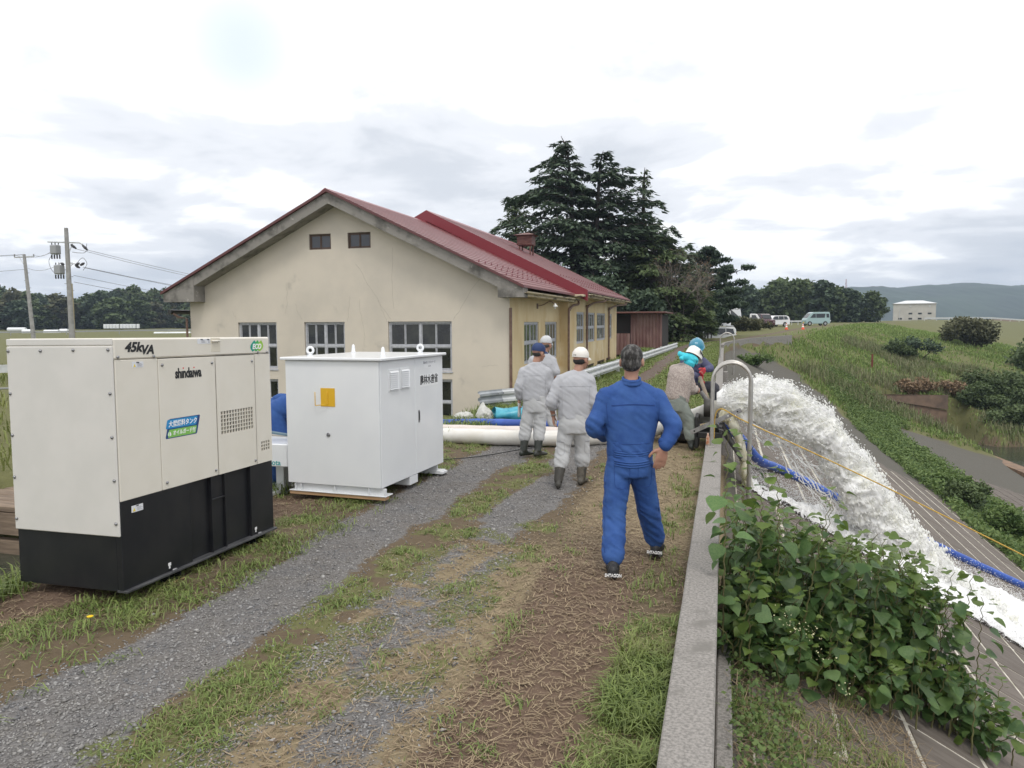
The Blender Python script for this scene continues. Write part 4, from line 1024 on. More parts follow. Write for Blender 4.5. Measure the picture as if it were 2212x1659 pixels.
# low white pump set behind, between generator and cabinet
ps = thing('pump_set', 'low white pump unit showing the end of its green lettering between generator and cabinet', 'pump', (-5.25, 7.2, -.2))
b_ = MB(); b_.box((-.45, 0, .53), (.55, 1.15, .79), .01); b_.build('pump_housing', MWH, ps)
b_ = MB(); b_.box((-.4, .05, .2), (-.3, .2, .53)); b_.box((.2, .3, .0), (.3, .45, .53)); b_.box((-.4, .9, .0), (-.3, 1.05, .53)); b_.box((-.45, .0, .17), (.3, 1.1, .2)); b_.build('base_frame', MWH, ps)
b_ = MB(); b_.box((-.3, .5, .79), (.3, 1.05, .81), .008); b_.build('engine_cover', mat('beige_cover', (.42, .39, .34), rough=.5), ps)
b_ = MB(); b_.tube(spline([(-.35, .1, .86), (.1, .15, .9), (.45, .3, .84)], 5), .018, 8); b_.build('pipe', mat('blue_grey_pipe', (.12, .19, .24), rough=.4), ps, True)
text_mesh('pump_lettering', 'Kubota', mat('teal_print', (.02, .30, .30), rough=.5), ps, .088, Matrix.Translation((.335, -.0015, .575)) @ Matrix.Rotation(R(90), 4, 'X'), bold=.0012)
# ---------------------------------------------------------------- guard rail
MGV = mat('weathered_white_rail', (.58, .60, .61), rough=.6, col2=(.46, .47, .47), ns=3, col3=(.33, .20, .12), ns3=5, n3=(.68, .76))
MGA = mat('galvanised_end_piece', (.36, .38, .40), rough=.6, metal=.1, col2=(.27, .29, .31), ns=4, col3=(.30, .15, .08), ns3=7, n3=(.68, .74))
def profile_beam(pts, prof, name, m_, par, org):
    P = np.array(pts, float); T = np.gradient(P, axis=0); T[:, 2] = 0; T /= np.linalg.norm(T, axis=1)[:, None]
    V = []; k = len(prof)
    for p, t in zip(P, T):
        n_ = np.array([t[1], -t[0], 0])
        for o2, zz in prof: V.append(p + n_ * o2 + np.array([0, 0, zz]) - org)
    F = [[i * k + j, (i + 1) * k + j, (i + 1) * k + (j + 1) % k, i * k + (j + 1) % k] for i in range(len(P) - 1) for j in range(k)]
    F += [list(range(k)), [(len(P) - 1) * k + j for j in range(k)][::-1]]
    b_ = MB(); b_.add(V, F); o2 = b_.build(name, m_, par, 'auto'); return o2
WB = [(0, .0), (0, -.03), (.05, -.06), (.05, -.11), (.0, -.145), (.0, -.19), (.05, -.225), (.05, -.275), (0, -.32), (0, -.35)]
WB = WB + [(o2 - .006, z) for o2, z in WB[::-1]]
gr = thing('guard_rail', 'white guard rail with a bent galvanised end piece, running along the track', 'guard rail', (-4.4, 15.5, -.2))
go = np.array([-4.4, 15.5, -.2])
rp = [(-4.62, 15.30), (-4.35, 15.75), (-4.22, 17.0), (-4.08, 20.5), (-3.93, 24.5), (-3.72, 29.), (-3.52, 34), (-3.3, 40), (-3.1, 45), (-2.95, 49.5)]
rz = lambda y: .50 + .0015 * (y - 15)
sp = spline([(x, y, rz(y)) for x, y in rp], 6)
cuts = [0, 12, 22, 28, 34, 40, 46, len(sp) - 1]
for a, b_ in zip(cuts[:-1], cuts[1:]):
    if b_ > a: profile_beam(sp[a:b_ + 1], WB, 'rail_section', MGV, gr, go)
profile_beam(spline([(-4.98, 14.72, .48), (-4.97, 14.85, .485), (-4.85, 15.0, .49), (-4.62, 15.29, .50)], 5), [(o2 + .012, z) for o2, z in WB], 'end_piece', MGA, gr, go)
for k in range(4):
    b_ = MB(); b_.lathe([(.018, 0), (.018, .01), (.008, .016)], 8, M=Matrix.Translation((-4.62 - .08 * (k % 2) - go[0] + .06, 15.25 - .13 * (k % 2) - go[1], .42 - .2 * (k // 2) - go[2])) @ Matrix.Rotation(R(90), 4, 'X') @ Matrix.Rotation(R(-30), 4, 'Y')); b_.build('bolt', MSC, gr)
for y in [15.6, 18.2, 21.5, 24.8, 28.2, 31.6, 35, 38.4, 42, 45.6, 49.]:
    i = np.argmin(abs(sp[:, 1] - y)); x = sp[i][0] - .13
    b_ = MB(); b_.tube([(x - go[0], y - go[1], -.6), (x - go[0], y - go[1], rz(y) - .02 - go[2])], .07, 12); b_.box((x - go[0], y - go[1] - .05, .42), (x - go[0] + .09, y - go[1] + .05, .60)); b_.build('post', MGV, gr, 'auto')

# ---------------------------------------------------------------- hoses, bags, tarpaulin
MHW = mat('white_pvc_hose', (.74, .73, .70), rough=.38, col2=(.66, .63, .57), ns=2.2, col3=(.42, .34, .26), ns3=3, n3=(.66, .8))
MHP = mat('pinkish_pvc_hose', (.68, .60, .56), rough=.4, col2=(.6, .53, .48), ns=2)
MHB = mat('blue_lay_flat_hose', (.035, .085, .36), rough=.42, col2=(.05, .13, .50), ns=4)
def hose(name, pts, r_, m_, label, n=14, flat_=1.0):
    P = spline(pts, 10); b_ = MB(); o0 = P[0].copy(); b_.tube(P - o0, r_ * (1 + .03 * np.sin(np.arange(len(P)) * 1.7)), n, sx=flat_)
    o2 = b_.build(name, m_, None, True); o2.location = o0; tag(o2, label, 'hose'); return o2
hose('discharge_hose', [(-6.2, 10.75, .10), (-5, 11.0, .105), (-4.2, 11.1, .12), (-3.1, 11.15, .12), (-2.4, 11.3, .12), (-1.75, 11.65, .12), (-1.25, 12.05, .16), (-.8, 12.2, .28), (-.4, 12.0, .45), (-.08, 11.6, .62)], .125, MHW, 'thick white hose nearest the camera, pouring water over the parapet')
hose('discharge_hose', [(-6.2, 11.1, .14), (-4.9, 11.38, .15), (-3.6, 11.5, .15), (-2.4, 11.66, .15), (-1.6, 12.1, .15), (-.9, 12.5, .25), (-.35, 12.3, .42), (-.06, 11.95, .58)], .10, MHP, 'pinkish white hose lying just behind the thick white hose')
hose('lay_flat_hose', [(-6.5, 12.0, .08), (-5.2, 12.45, .09), (-4.2, 12.7, .11), (-3.0, 12.75, .11), (-1.8, 12.85, .09), (-1.0, 13.0, .12), (-.4, 12.9, .28), (-.08, 12.7, .34), (.25, 12.9, .02), (.62, 13.6, -.50), (1.0, 14.6, -.82), (1.5, 15.1, -1.12), (2.56, 15.55, -1.72), (3.6, 16.1, -2.28), (4.61, 16.7, -2.84), (6.28, 17.84, -3.76), (7.9, 18.6, -4.62), (8.6, 19.4, -5.05)], .085, MHB, 'blue lay flat hose crossing the track and running down the paved slope', flat_=.9)
hose('black_cable', [(-4.0, 9.6, .01), (-3.6, 9.75, .02), (-3.3, 10.1, .015), (-2.95, 10.5, .04), (-2.8, 10.85, .02)], .008, mat('black_rubber_cable', (.02, .02, .02), rough=.5), 'thin black cable in the grass beside the white cabinet', 6)['category'] = 'cable'
rope = hose('yellow_rope', [(-.12, 11.0, .215), (-0.06, 11.00, 0.67), (0.33, 10.95, 0.51), (1.71, 10.90, -0.11), (2.76, 10.90, -0.61), (3.82, 10.90, -1.13), (5.40, 10.90, -1.91)], .009, mat('yellow_rope', (.62, .40, .07), rough=.7, col2=(.45, .28, .05), ns=60), 'thin yellow rope stretched taut in front of the water jet down the slope', 6); rope['category'] = 'rope'
MBG = mat('thin_white_plastic', (.70, .70, .66), rough=.35, trans=.2, col2=(.60, .60, .55), ns=6)
def crumple(name, c, r, m_, label, cat, seed, amp=.35, peak=0., n=22):
    b_ = MB(); b_.ell((0, 0, 0), (1, 1, 1), n); V = np.vstack(b_.V)
    nz = 1 - 2 * np.abs(fbm(V * 2.6 + seed * 7.1, 4, seed) - .5) * 2
    rad = 1 + amp * (nz - .6); V = V * rad[:, None]; V[:, 2] = np.maximum(V[:, 2], -.55)
    V[:, 2] += peak * np.exp(-((V[:, 0] + .2) ** 2 + V[:, 1] ** 2) * 5) * (V[:, 2] > 0)
    V = V * np.array(r); b_.V = [V]
    o2 = b_.build(name, m_, None, True); o2.location = (c[0], c[1], c[2] + r[2] * .55); tag(o2, label, cat); return o2
crumple('plastic_bag', (-4.72, 13.15, .06), (.20, .15, .12), MBG, 'low crumpled white plastic bag, left of the taller one', 'bag', 3)
crumple('plastic_bag', (-4.33, 13.2, .06), (.16, .13, .17), MBG, 'tall white plastic bag with a peaked knot beside the blue tarpaulin', 'bag', 5, peak=.6)
tp = thing('blue_tarpaulin', 'rolled turquoise tarpaulin bundle lying on a black tray beyond the hoses', 'tarpaulin', (-3.9, 13.4, .10))
MTP = mat('turquoise_tarp', (.04, .30, .42), rough=.35, col2=(.09, .42, .52), ns=5)
b_ = MB(); th = np.linspace(0, 2 * math.pi * 2.6, 60); V = []
for yv in np.linspace(-.28, .28, 8):
    for k, t in enumerate(th):
        r_ = .035 + .0085 * t; wv = .012 * math.sin(3 * t + yv * 9) + .02 * math.sin(yv * 14)
        V.append((yv * 1.15 + .04 * math.sin(t), (r_ + wv) * math.cos(t) * 1.25, (r_ + wv) * math.sin(t) * .85 + .10))
F = [[i * 60 + j, i * 60 + j + 1, (i + 1) * 60 + j + 1, (i + 1) * 60 + j] for i in range(7) for j in range(59)]
b_.add(V, F); r2 = b_.build('roll', MTP, tp, True); r2.rotation_euler = (0, 0, .55)
b_ = MB(); b_.box((-.1, -.16, .13), (.42, .18, .20), .05); r2 = b_.build('folded_flap', MTP, tp, True); r2.rotation_euler = (0, .12, .5)
tr = thing('black_tray', 'flat black plastic tray under the tarpaulin and the bags', 'tray', (-4.2, 13.3, -.02))
b_ = MB(); b_.box((-.75, -.3, .0), (.72, .35, .06), .02); b_.build('base', mat('black_plastic', (.02, .02, .021), rough=.45), tr)
b_ = MB(); b_.box((-.78, -.34, .05), (.75, -.29, .10), .01); b_.box((-.78, .35, .05), (.75, .4, .10), .01); b_.box((.71, -.29, .05), (.76, .35, .1), .01); b_.build('rim', mat('black_plastic_rim', (.025, .025, .027), rough=.4), tr)
b_ = MB(); b_.box((.35, -.343, .055), (.47, -.341, .09)); b_.build('white_tag', MLB, tr)

# ---------------------------------------------------------------- ladder hand rails on the parapet
MSS = mat('brushed_steel_tube', (.50, .48, .45), rough=.36, metal=.75, col2=(.42, .40, .37), ns=14)
def handrail(y, xl, xr, ztop, zl, zr, gap, r_, label, kind='near'):
    t = thing('ladder_handrail', label, 'handrail', (xl, y, zl))
    for dy in (0, gap):
        pts = [(0, dy, 0), (0, dy, (ztop - zl) - .26)]
        rr = (xr - xl) / 2
        for a in np.linspace(math.pi, 0, 13)[0:]: pts.append((rr + rr * math.cos(a), dy, ztop - zl - rr * 1.02 + rr * 1.02 * math.sin(a)))
        pts += [(xr - xl, dy, (ztop - zl) - .30), (xr - xl, dy, zr - zl)]
        b_ = MB(); b_.tube(pts, r_, 12); b_.build('hoop', MSS, t, 'auto')
        b_ = MB(); b_.box((-.05, dy - .05, 0.001), (.05, dy + .05, .014), .003); b_.build('foot_plate', MSS, t)
    for k in range(9):
        z = -.15 - .28 * k; b_ = MB(); b_.tube([(xr - xl, 0, z), (xr - xl, gap, z)], .011, 8); b_.build('rung', MSS, t, True)
    return t
handrail(10.56, -.141, .37, 1.37, .2, -2.0, .42, .024, 'tall twin steel hoop handrail standing on the parapet beside the water jet')
handrail(36.0, -.17, .45, 1.38, .2, -2.0, .42, .030, 'far twin steel hoop handrail where the parapet starts to bend')
# drain outlets on the parapet face
# ---------------------------------------------------------------- outlet frame, levers and clutter at the parapet
MST2 = mat('scuffed_steel_bar', (.42, .42, .42), rough=.45, metal=.7, col2=(.28, .27, .26), ns=9)
MPK = mat('grey_plastic_pipe', (.11, .11, .115), rough=.5, col2=(.17, .165, .16), ns=8)
of = thing('outlet_frame', 'dark steel outlet frame clamped on the parapet where the water leaves the hoses', 'frame', (-.1, 11.55, .2))
b_ = MB(); b_.box((-.28, -.25, .0), (.10, -.19, .09), .01); b_.box((-.28, .3, .0), (.10, .36, .09), .01); b_.box((-.30, -.25, -.15), (-.24, .36, .32), .01); b_.build('frame_bars', mat('black_iron', (.02, .02, .02), rough=.5), of)
b_ = MB(); b_.lathe([(.132, -.06), (.14, -.05), (.14, .05), (.132, .06), (.12, .06), (.12, -.06)], 20, M=Matrix.Translation((-.12, .1, .42)) @ Matrix.Rotation(R(90), 4, 'Y')); b_.build('coupling_ring', mat('dark_coupling', (.05, .045, .04), rough=.5), of, 'auto')
for k in range(5): b_ = MB(); b_.box((.05, -.22 + .03 * k, .02 + .05 * k), (.10, .28, .035 + .05 * k)); b_.build('grating_bar', MST2, of)
b_ = MB(); b_.box((-.85, .35, -.18), (-.30, 1.0, .02), .05); b_.build('black_trough', mat('black_trough', (.018, .018, .02), rough=.4), of)
def bar(name, a, b2, wd, th_, m_, label, cat, hole=False):
    a = np.array(a, float); b2 = np.array(b2, float); L_ = np.linalg.norm(b2 - a); d = (b2 - a) / L_
    t = thing(name, label, cat, tuple(a)); q = Vector(d).to_track_quat('X', 'Z'); t.rotation_euler = q.to_euler()
    b_ = MB(); b_.box((0, -th_ / 2, -wd / 2), (L_, th_ / 2, wd / 2), min(th_, wd) * .2); b_.build('bar', m_, t)
    if hole:
        for x in (.06, L_ - .06): b_ = MB(); b_.lathe([(.013, 0), (.013, .004)], 10, M=Matrix.Translation((x, -th_ / 2 - .001, 0)) @ Matrix.Rotation(R(90), 4, 'X')); b_.build('bolt_hole', MDK, t)  # solid dark discs carry the shade of the bolt holes as colour
    return t
bar('flat_bar', (-.45, 11.15, .30), (.26, 11.15, .66), .065, .008, MST2, 'flat steel bar with holes slanting up over the parapet beside the handrail', 'bar', True)
def pole(name, pts, r_, m_, label, cat):
    P = np.array(pts, float); b_ = MB(); b_.tube(P - P[0], r_, 10); o2 = b_.build(name, m_, None, True); o2.location = P[0]; tag(o2, label, cat)
pole('lever_pipe', [(-.33, 11.7, .86), (-.02, 11.55, .43), (.28, 11.4, -.10)], .032, MPK, 'long dark grey lever pipe held by the worker in the white helmet', 'pipe')
pole('lever_pipe', [(-.22, 11.75, .50), (.05, 11.6, .20), (.30, 11.5, -.15)], .025, MPK, 'shorter dark pipe leaning below the long lever pipe', 'pipe')
pole('wooden_pole', [(-.37, 12.45, 1.03), (-.22, 12.2, .66), (-.10, 12.0, .35)], .030, mat('weathered_wood_pole', (.26, .21, .16), rough=.8, col2=(.17, .14, .11), ns=9), 'weathered wooden pole gripped by the worker in the blue helmet', 'pole')
crumple('white_sack', (-.28, 11.95, .36), (.13, .12, .17), MBG, 'white plastic sack tucked behind the outlet frame', 'sack', 9, amp=.25)
b_ = MB(); b_.lathe([(.022, 0), (.024, .01), (.024, .11), (.012, .14), (.012, .165)], 12); o2 = b_.build('drink_bottle', mat('orange_bottle', (.45, .12, .03), rough=.3, col2=(.6, .5, .4), ns=30), None, True); o2.location = (-.195, 10.72, .2); tag(o2, 'small orange bottle with a pale cap standing against the foot of the near handrail', 'bottle')
# ---------------------------------------------------------------- people
from mathutils.bvhtree import BVHTree
def fuse(mb, name, m_, par, voxel=.010, sm=4, disp=None, attrs=None):
    me = bpy.data.meshes.new('tmp'); me.from_pydata([tuple(v) for v in np.vstack(mb.V).tolist()], [], mb.F)
    o2 = bpy.data.objects.new('tmp', me); C.objects.link(o2)
    r_ = o2.modifiers.new('r', 'REMESH'); r_.mode = 'VOXEL'; r_.voxel_size = voxel
    s_ = o2.modifiers.new('s', 'SMOOTH'); s_.factor = .5; s_.iterations = sm
    dg = bpy.context.evaluated_depsgraph_get(); ev = o2.evaluated_get(dg).to_mesh()
    n = len(ev.vertices); V = np.empty(n * 3, np.float32); ev.vertices.foreach_get('co', V); V = V.reshape(-1, 3).astype(float)
    Nn = np.empty(n * 3, np.float32); ev.vertices.foreach_get('normal', Nn); Nn = Nn.reshape(-1, 3)
    F = np.empty(len(ev.polygons) * 4, np.int32); ev.polygons.foreach_get('vertices', F); F = F.reshape(-1, 4)
    o2.evaluated_get(dg).to_mesh_clear(); bpy.data.objects.remove(o2); bpy.data.meshes.remove(me)
    if disp is not None: V = V + Nn * disp(V)[:, None]
    return obj(name, V, F, m_, par, smooth=True)
def folds(amp, joints=(), base=.35, sc1=(7, 7, 4), sc2=(8, 8, 15), seed=0, rad=.16):
    """cloth folds: long soft drapes everywhere, tight creases near the bending joints"""
    def f(V):
        n1 = fbm(V * np.array(sc1) + seed, 3, seed); w_ = fbm(V * 4 + 5 + seed, 2, seed + 3)
        T2 = V + np.stack([V[:, 2] * .5, V[:, 2] * .3, V[:, 0] * .6], -1) + .03 * (w_[:, None] - .5)
        n2 = fbm(T2 * np.array(sc2) + seed, 2, seed + 9); rdg = 1 - np.abs(n2 - .5) * 4
        k = np.full(len(V), base)
        for j in joints: k = np.maximum(k, np.exp(-((V - np.array(j)) ** 2).sum(1) / rad ** 2))
        return amp * ((n1 - .5) * 1.6 + rdg * .75 * k)
    return f
def loft(mb, rings, n=20, p=2.4):
    """rings: (centre, lateral dir, forward dir, a, b) superellipse sections"""
    V = []; th = np.linspace(0, 2 * np.pi, n, endpoint=False)
    for c, u_, f_, a, b in rings:
        c = np.array(c, float); u_ = np.array(u_, float); f_ = np.array(f_, float); u_ /= np.linalg.norm(u_); f_ /= np.linalg.norm(f_)
        ct, st_ = np.cos(th), np.sin(th); e = 2 / p
        V.append(c + (np.sign(ct) * np.abs(ct) ** e * a)[:, None] * u_ + (np.sign(st_) * np.abs(st_) ** e * b)[:, None] * f_)
    k = len(rings)
    F = [[i * n + j, i * n + (j + 1) % n, (i + 1) * n + (j + 1) % n, (i + 1) * n + j] for i in range(k - 1) for j in range(n)]
    F += [list(range(n))[::-1], [(k - 1) * n + j for j in range(n)]]
    mb.add(np.vstack(V), F)
def lerp(a, b, t): return tuple(np.array(a, float) * (1 - t) + np.array(b, float) * t)
def limb(mb, pts, rr, n=14, k=6):
    P = spline(pts, k); r_ = np.interp(np.linspace(0, len(pts) - 1, len(P)), range(len(pts)), rr); mb.tube(P, r_, n)
    mb.ell(P[0], (r_[0],) * 3, 6); mb.ell(P[-1], (r_[-1],) * 3, 6)
def hand(mb, wrist, d, side, palm_n, curl=.5, s=1.0):
    """wrist, direction of fingers, thumb side direction, palm normal"""
    w_ = np.array(wrist, float); d = np.array(d, float); d /= np.linalg.norm(d); sd_ = np.array(side, float); sd_ -= d * (sd_ @ d); sd_ /= np.linalg.norm(sd_)
    nrm = np.array(palm_n, float); nrm -= d * (nrm @ d); nrm -= sd_ * (nrm @ sd_); nrm /= np.linalg.norm(nrm)
    loft(mb, [(w_ - d * .02, sd_, nrm, .026 * s, .020 * s), (w_ + d * .02 * s, sd_, nrm, .034 * s, .018 * s), (w_ + d * .055 * s, sd_, nrm, .041 * s, .015 * s), (w_ + d * .085 * s, sd_, nrm, .040 * s, .012 * s)], 12, 2.2)
    for k, (off, L_) in enumerate(((.031, .072), (.010, .080), (-.011, .074), (-.031, .058))):
        b0 = w_ + d * .075 * s + sd_ * off * s; a = curl * .6
        p1 = b0 + (d * math.cos(a) + nrm * math.sin(a) + sd_ * off * 1.2) * L_ * .45 * s; a += curl * .8
        p2 = p1 + (d * math.cos(a) + nrm * math.sin(a)) * L_ * .32 * s; a += curl * .5
        p3 = p2 + (d * math.cos(a) + nrm * math.sin(a)) * L_ * .24 * s
        mb.tube([b0 - d * .02 * s, b0, p1, p2, p3], np.array([.0095, .0098, .0092, .0085, .0065]) * s, 8)
    b0 = w_ + d * .018 * s + sd_ * .028 * s; p1 = b0 + (d * .55 + sd_ * .75 + nrm * .25) * .036 * s; p2 = p1 + (d * .85 + sd_ * .45 + nrm * .3) * .032 * s; p3 = p2 + (d + sd_ * .15 + nrm * .25) * .022 * s
    mb.tube([b0 - sd_ * .01, b0, p1, p2, p3], np.array([.014, .014, .0115, .0105, .0075]) * s, 8)
def head(mb, c, yaw=0., pitch=0., s=1.0, roll=0.):
    M_ = Matrix.Translation(c) @ Matrix.Rotation(yaw, 4, 'Z') @ Matrix.Rotation(pitch, 4, 'X') @ Matrix.Rotation(roll, 4, 'Y')
    def T(p): return tuple(M_ @ Vector(np.array(p) * s))
    R3 = M_.to_3x3().to_4x4()
    mb.ell(T((0, -.008, .025)), (.074 * s, .092 * s, .085 * s), 9, R3)
    mb.ell(T((0, .018, -.035)), (.060 * s, .070 * s, .075 * s), 8, R3)
    mb.ell(T((0, .045, -.075)), (.040 * s, .040 * s, .034 * s), 7, R3)       # jaw and chin
    mb.tube([T((0, .075, .02)), T((0, .098, -.01)), T((0, .106, -.030)), T((0, .085, -.040))], np.array([.009, .011, .014, .012]) * s, 8)  # nose
    mb.tube([T((-.022, .086, -.058)), T((0, .094, -.056)), T((.022, .086, -.058))], .007 * s, 6)
    mb.tube([T((-.040, .070, .030)), T((0, .088, .033)), T((.040, .070, .030))], .010 * s, 6)      # brow
    for sg in (-1, 1):
        mb.ell(T((sg * .078, -.004, -.008)), (.012 * s, .022 * s, .033 * s), 6, R3)
        mb.ell(T((sg * .048, .05, -.028)), (.022 * s, .026 * s, .022 * s), 5, R3)
    return M_
MSK = mat('skin', (.42, .235, .165), rough=.5, col2=(.36, .185, .13), ns=14, bump=.0006, bs=160)
MEY = mat('eye_white', (.6, .58, .55), rough=.2)
def eyes(M_, par, s=1.0):
    for sg in (-1, 1):
        b_ = MB(); p = M_ @ Vector((sg * .030 * s, .070 * s, .008 * s)); b_.ell(tuple(p), (.011 * s,) * 3, 5); b_.build('eye', MEY, par, True)
def trace(par, target, pts, r_, m_, name='seam', d=(0, 1, 0), back=1.0):
    """lay a fine raised line on the cloth: pts given in the lateral-vertical plane seen from behind"""
    me = target.data; V = [v.co for v in me.vertices]; F = [tuple(p.vertices) for p in me.polygons]
    key = target.name; bv = _bv.get(key) or BVHTree.FromPolygons(V, F); _bv[key] = bv
    d = Vector(d).normalized(); out_ = []
    P = spline([(p[0], 0, p[1]) for p in pts], 6) if len(pts) > 2 else np.linspace((pts[0][0], 0, pts[0][1]), (pts[1][0], 0, pts[1][1]), 10)
    lat = Vector((1, 0, 0)) if abs(d.x) < .7 else Vector((0, 1, 0))
    for p in P:
        o_ = lat * p[0] + Vector((0, 0, p[2])) + (Vector((0, 0, 0)) if abs(d.x) < .7 else Vector((0, 0, 0))) - d * back
        h_ = bv.ray_cast(o_, d)
        if h_[0] is not None: out_.append(tuple(h_[0] - d * r_ * .2))
    if len(out_) > 2:
        b_ = MB(); b_.tube(out_, r_, 5); return b_.build(name, m_, par, True)
_bv = {}
def cap(par, M_, m_, s=1.0, brim_yaw=0., name='cap', tilt=0., adj=False):
    """baseball cap in the head frame"""
    b_ = MB(); n = 24; prof = [(.092, .018), (.095, .045), (.090, .078), (.072, .108), (.045, .125), (.012, .131)]
    V = []
    for r_, z in prof:
        for k in range(n):
            a = 2 * math.pi * k / n; V.append((r_ * .93 * math.cos(a), r_ * 1.12 * math.sin(a) - .006, z - .012 + (.006 * math.cos(4 * a) * (z > .05))))
    F = [[i * n + j, i * n + (j + 1) % n, (i + 1) * n + (j + 1) % n, (i + 1) * n + j] for i in range(5) for j in range(n)] + [[5 * n + j for j in range(n)]]
    b_.add(V, F)
    for k in range(n): pass
    V = []; m2 = 13
    for q, (ro, dz) in enumerate(((.0, .012), (.035, .006), (.070, -.012))):
        for k in range(m2):
            a = math.pi * (.14 + .72 * k / (m2 - 1)); e = math.sin(math.pi * k / (m2 - 1)) ** .5
            V.append((.088 * math.cos(a) * (1 - .1 * q * 0), .100 * math.sin(a) - .006 + ro * e, .008 + dz - .016 * abs(math.cos(a)) ** 2))
    F = [[q * m2 + k, q * m2 + k + 1, (q + 1) * m2 + k + 1, (q + 1) * m2 + k] for q in range(2) for k in range(m2 - 1)]
    V2 = [(x, y, z - .004) for x, y, z in V]; e0 = len(V)
    F2 = [[e0 + i for i in f[::-1]] for f in F]; rimF = []
    for k in range(m2 - 1): rimF.append([2 * m2 + k, 2 * m2 + k + 1, e0 + 2 * m2 + k + 1, e0 + 2 * m2 + k])
    b_.add(V + V2, F + F2 + rimF); b_.tube([(0, -.006, .118), (0, -.006, .124)], .008, 8)
    Mx = M_ @ Matrix.Rotation(brim_yaw, 4, 'Z') @ Matrix.Rotation(tilt, 4, 'X') @ Matrix.Scale(s, 4) @ Matrix.Translation((0, -.004, .018))
    b_.V = [v @ np.array(Mx.to_3x3()).T + np.array(Mx.translation) for v in b_.V]
    c_ = b_.build(name, m_, par, 'auto')
    if adj:
        g = MB(); g.ell((0, -.100, .03), (.030, .012, .018), 7); g.V = [v @ np.array(Mx.to_3x3()).T + np.array(Mx.translation) for v in g.V]; g.build('strap_gap', mat('cap_gap_hair', (.06, .055, .05), rough=.9), c_, True)
    return c_
def helmet(par, M_, m_, s=1.0, tilt=0.):
    b_ = MB(); n = 28; prof = [(.122, -.012), (.116, .0), (.115, .03), (.108, .065), (.090, .098), (.060, .122), (.028, .133), (.006, .136)]; V = []
    for r_, z in prof:
        for k in range(n):
            a = 2 * math.pi * k / n; rid = .004 * (abs(math.cos(a)) < .25) * (z > .04)
            V.append(((r_ + rid) * .95 * math.cos(a), (r_ + rid) * 1.15 * math.sin(a) + (.02 if (z < -.005 and math.sin(a) > .3) else 0), z + rid * 1.5))
    F = [[i * n + j, i * n + (j + 1) % n, (i + 1) * n + (j + 1) % n, (i + 1) * n + j] for i in range(7) for j in range(n)] + [[7 * n + j for j in range(n)]]
    b_.add(V, F)
    Mx = M_ @ Matrix.Rotation(tilt, 4, 'X') @ Matrix.Scale(s, 4) @ Matrix.Translation((0, -.004, .018))
    b_.V = [v @ np.array(Mx.to_3x3()).T + np.array(Mx.translation) for v in b_.V]
    return b_.build('helmet', m_, par, True), Mx
def boots(par, knee, ankle, toe_dir, m_, h=.30, r_=.062, sole=None, s=1.0, cuff=None):
    k = np.array(knee, float); a = np.array(ankle, float); d = (k - a) / np.linalg.norm(k - a); td = np.array([toe_dir[0], toe_dir[1], 0.]); td /= np.linalg.norm(td)
    b_ = MB(); top = a + d * h
    b_.tube([a, a + d * h * .35, a + d * h * .75, top], np.array([.052, .060, r_ * 1.1, r_ * 1.14]) * s, 14)
    z0 = a[2] - .075 * s
    for t, (w_, hh) in ((-.045, (.036, .045)), (0, (.042, .055)), (.05, (.042, .046)), (.10, (.047, .036)), (.145, (.043, .028)), (.175, (.028, .020))):
        c_ = a + td * t * s; b_.ell((c_[0], c_[1], z0 + hh * s), (w_ * s if True else 0, w_ * s, hh * s), 6)
    if toe_dir: pass
    o2 = fuse(b_, 'boot', m_, par, .011, 3, lambda V: .004 * (fbm(V * 22, 2, 3) - .5))
    if cuff:
        c2 = MB(); c2.tube([top - d * .05 * s, top + d * .012 * s], r_ * 1.06 * s, 14); c2.build('boot_cuff', cuff, o2, True)
    return o2
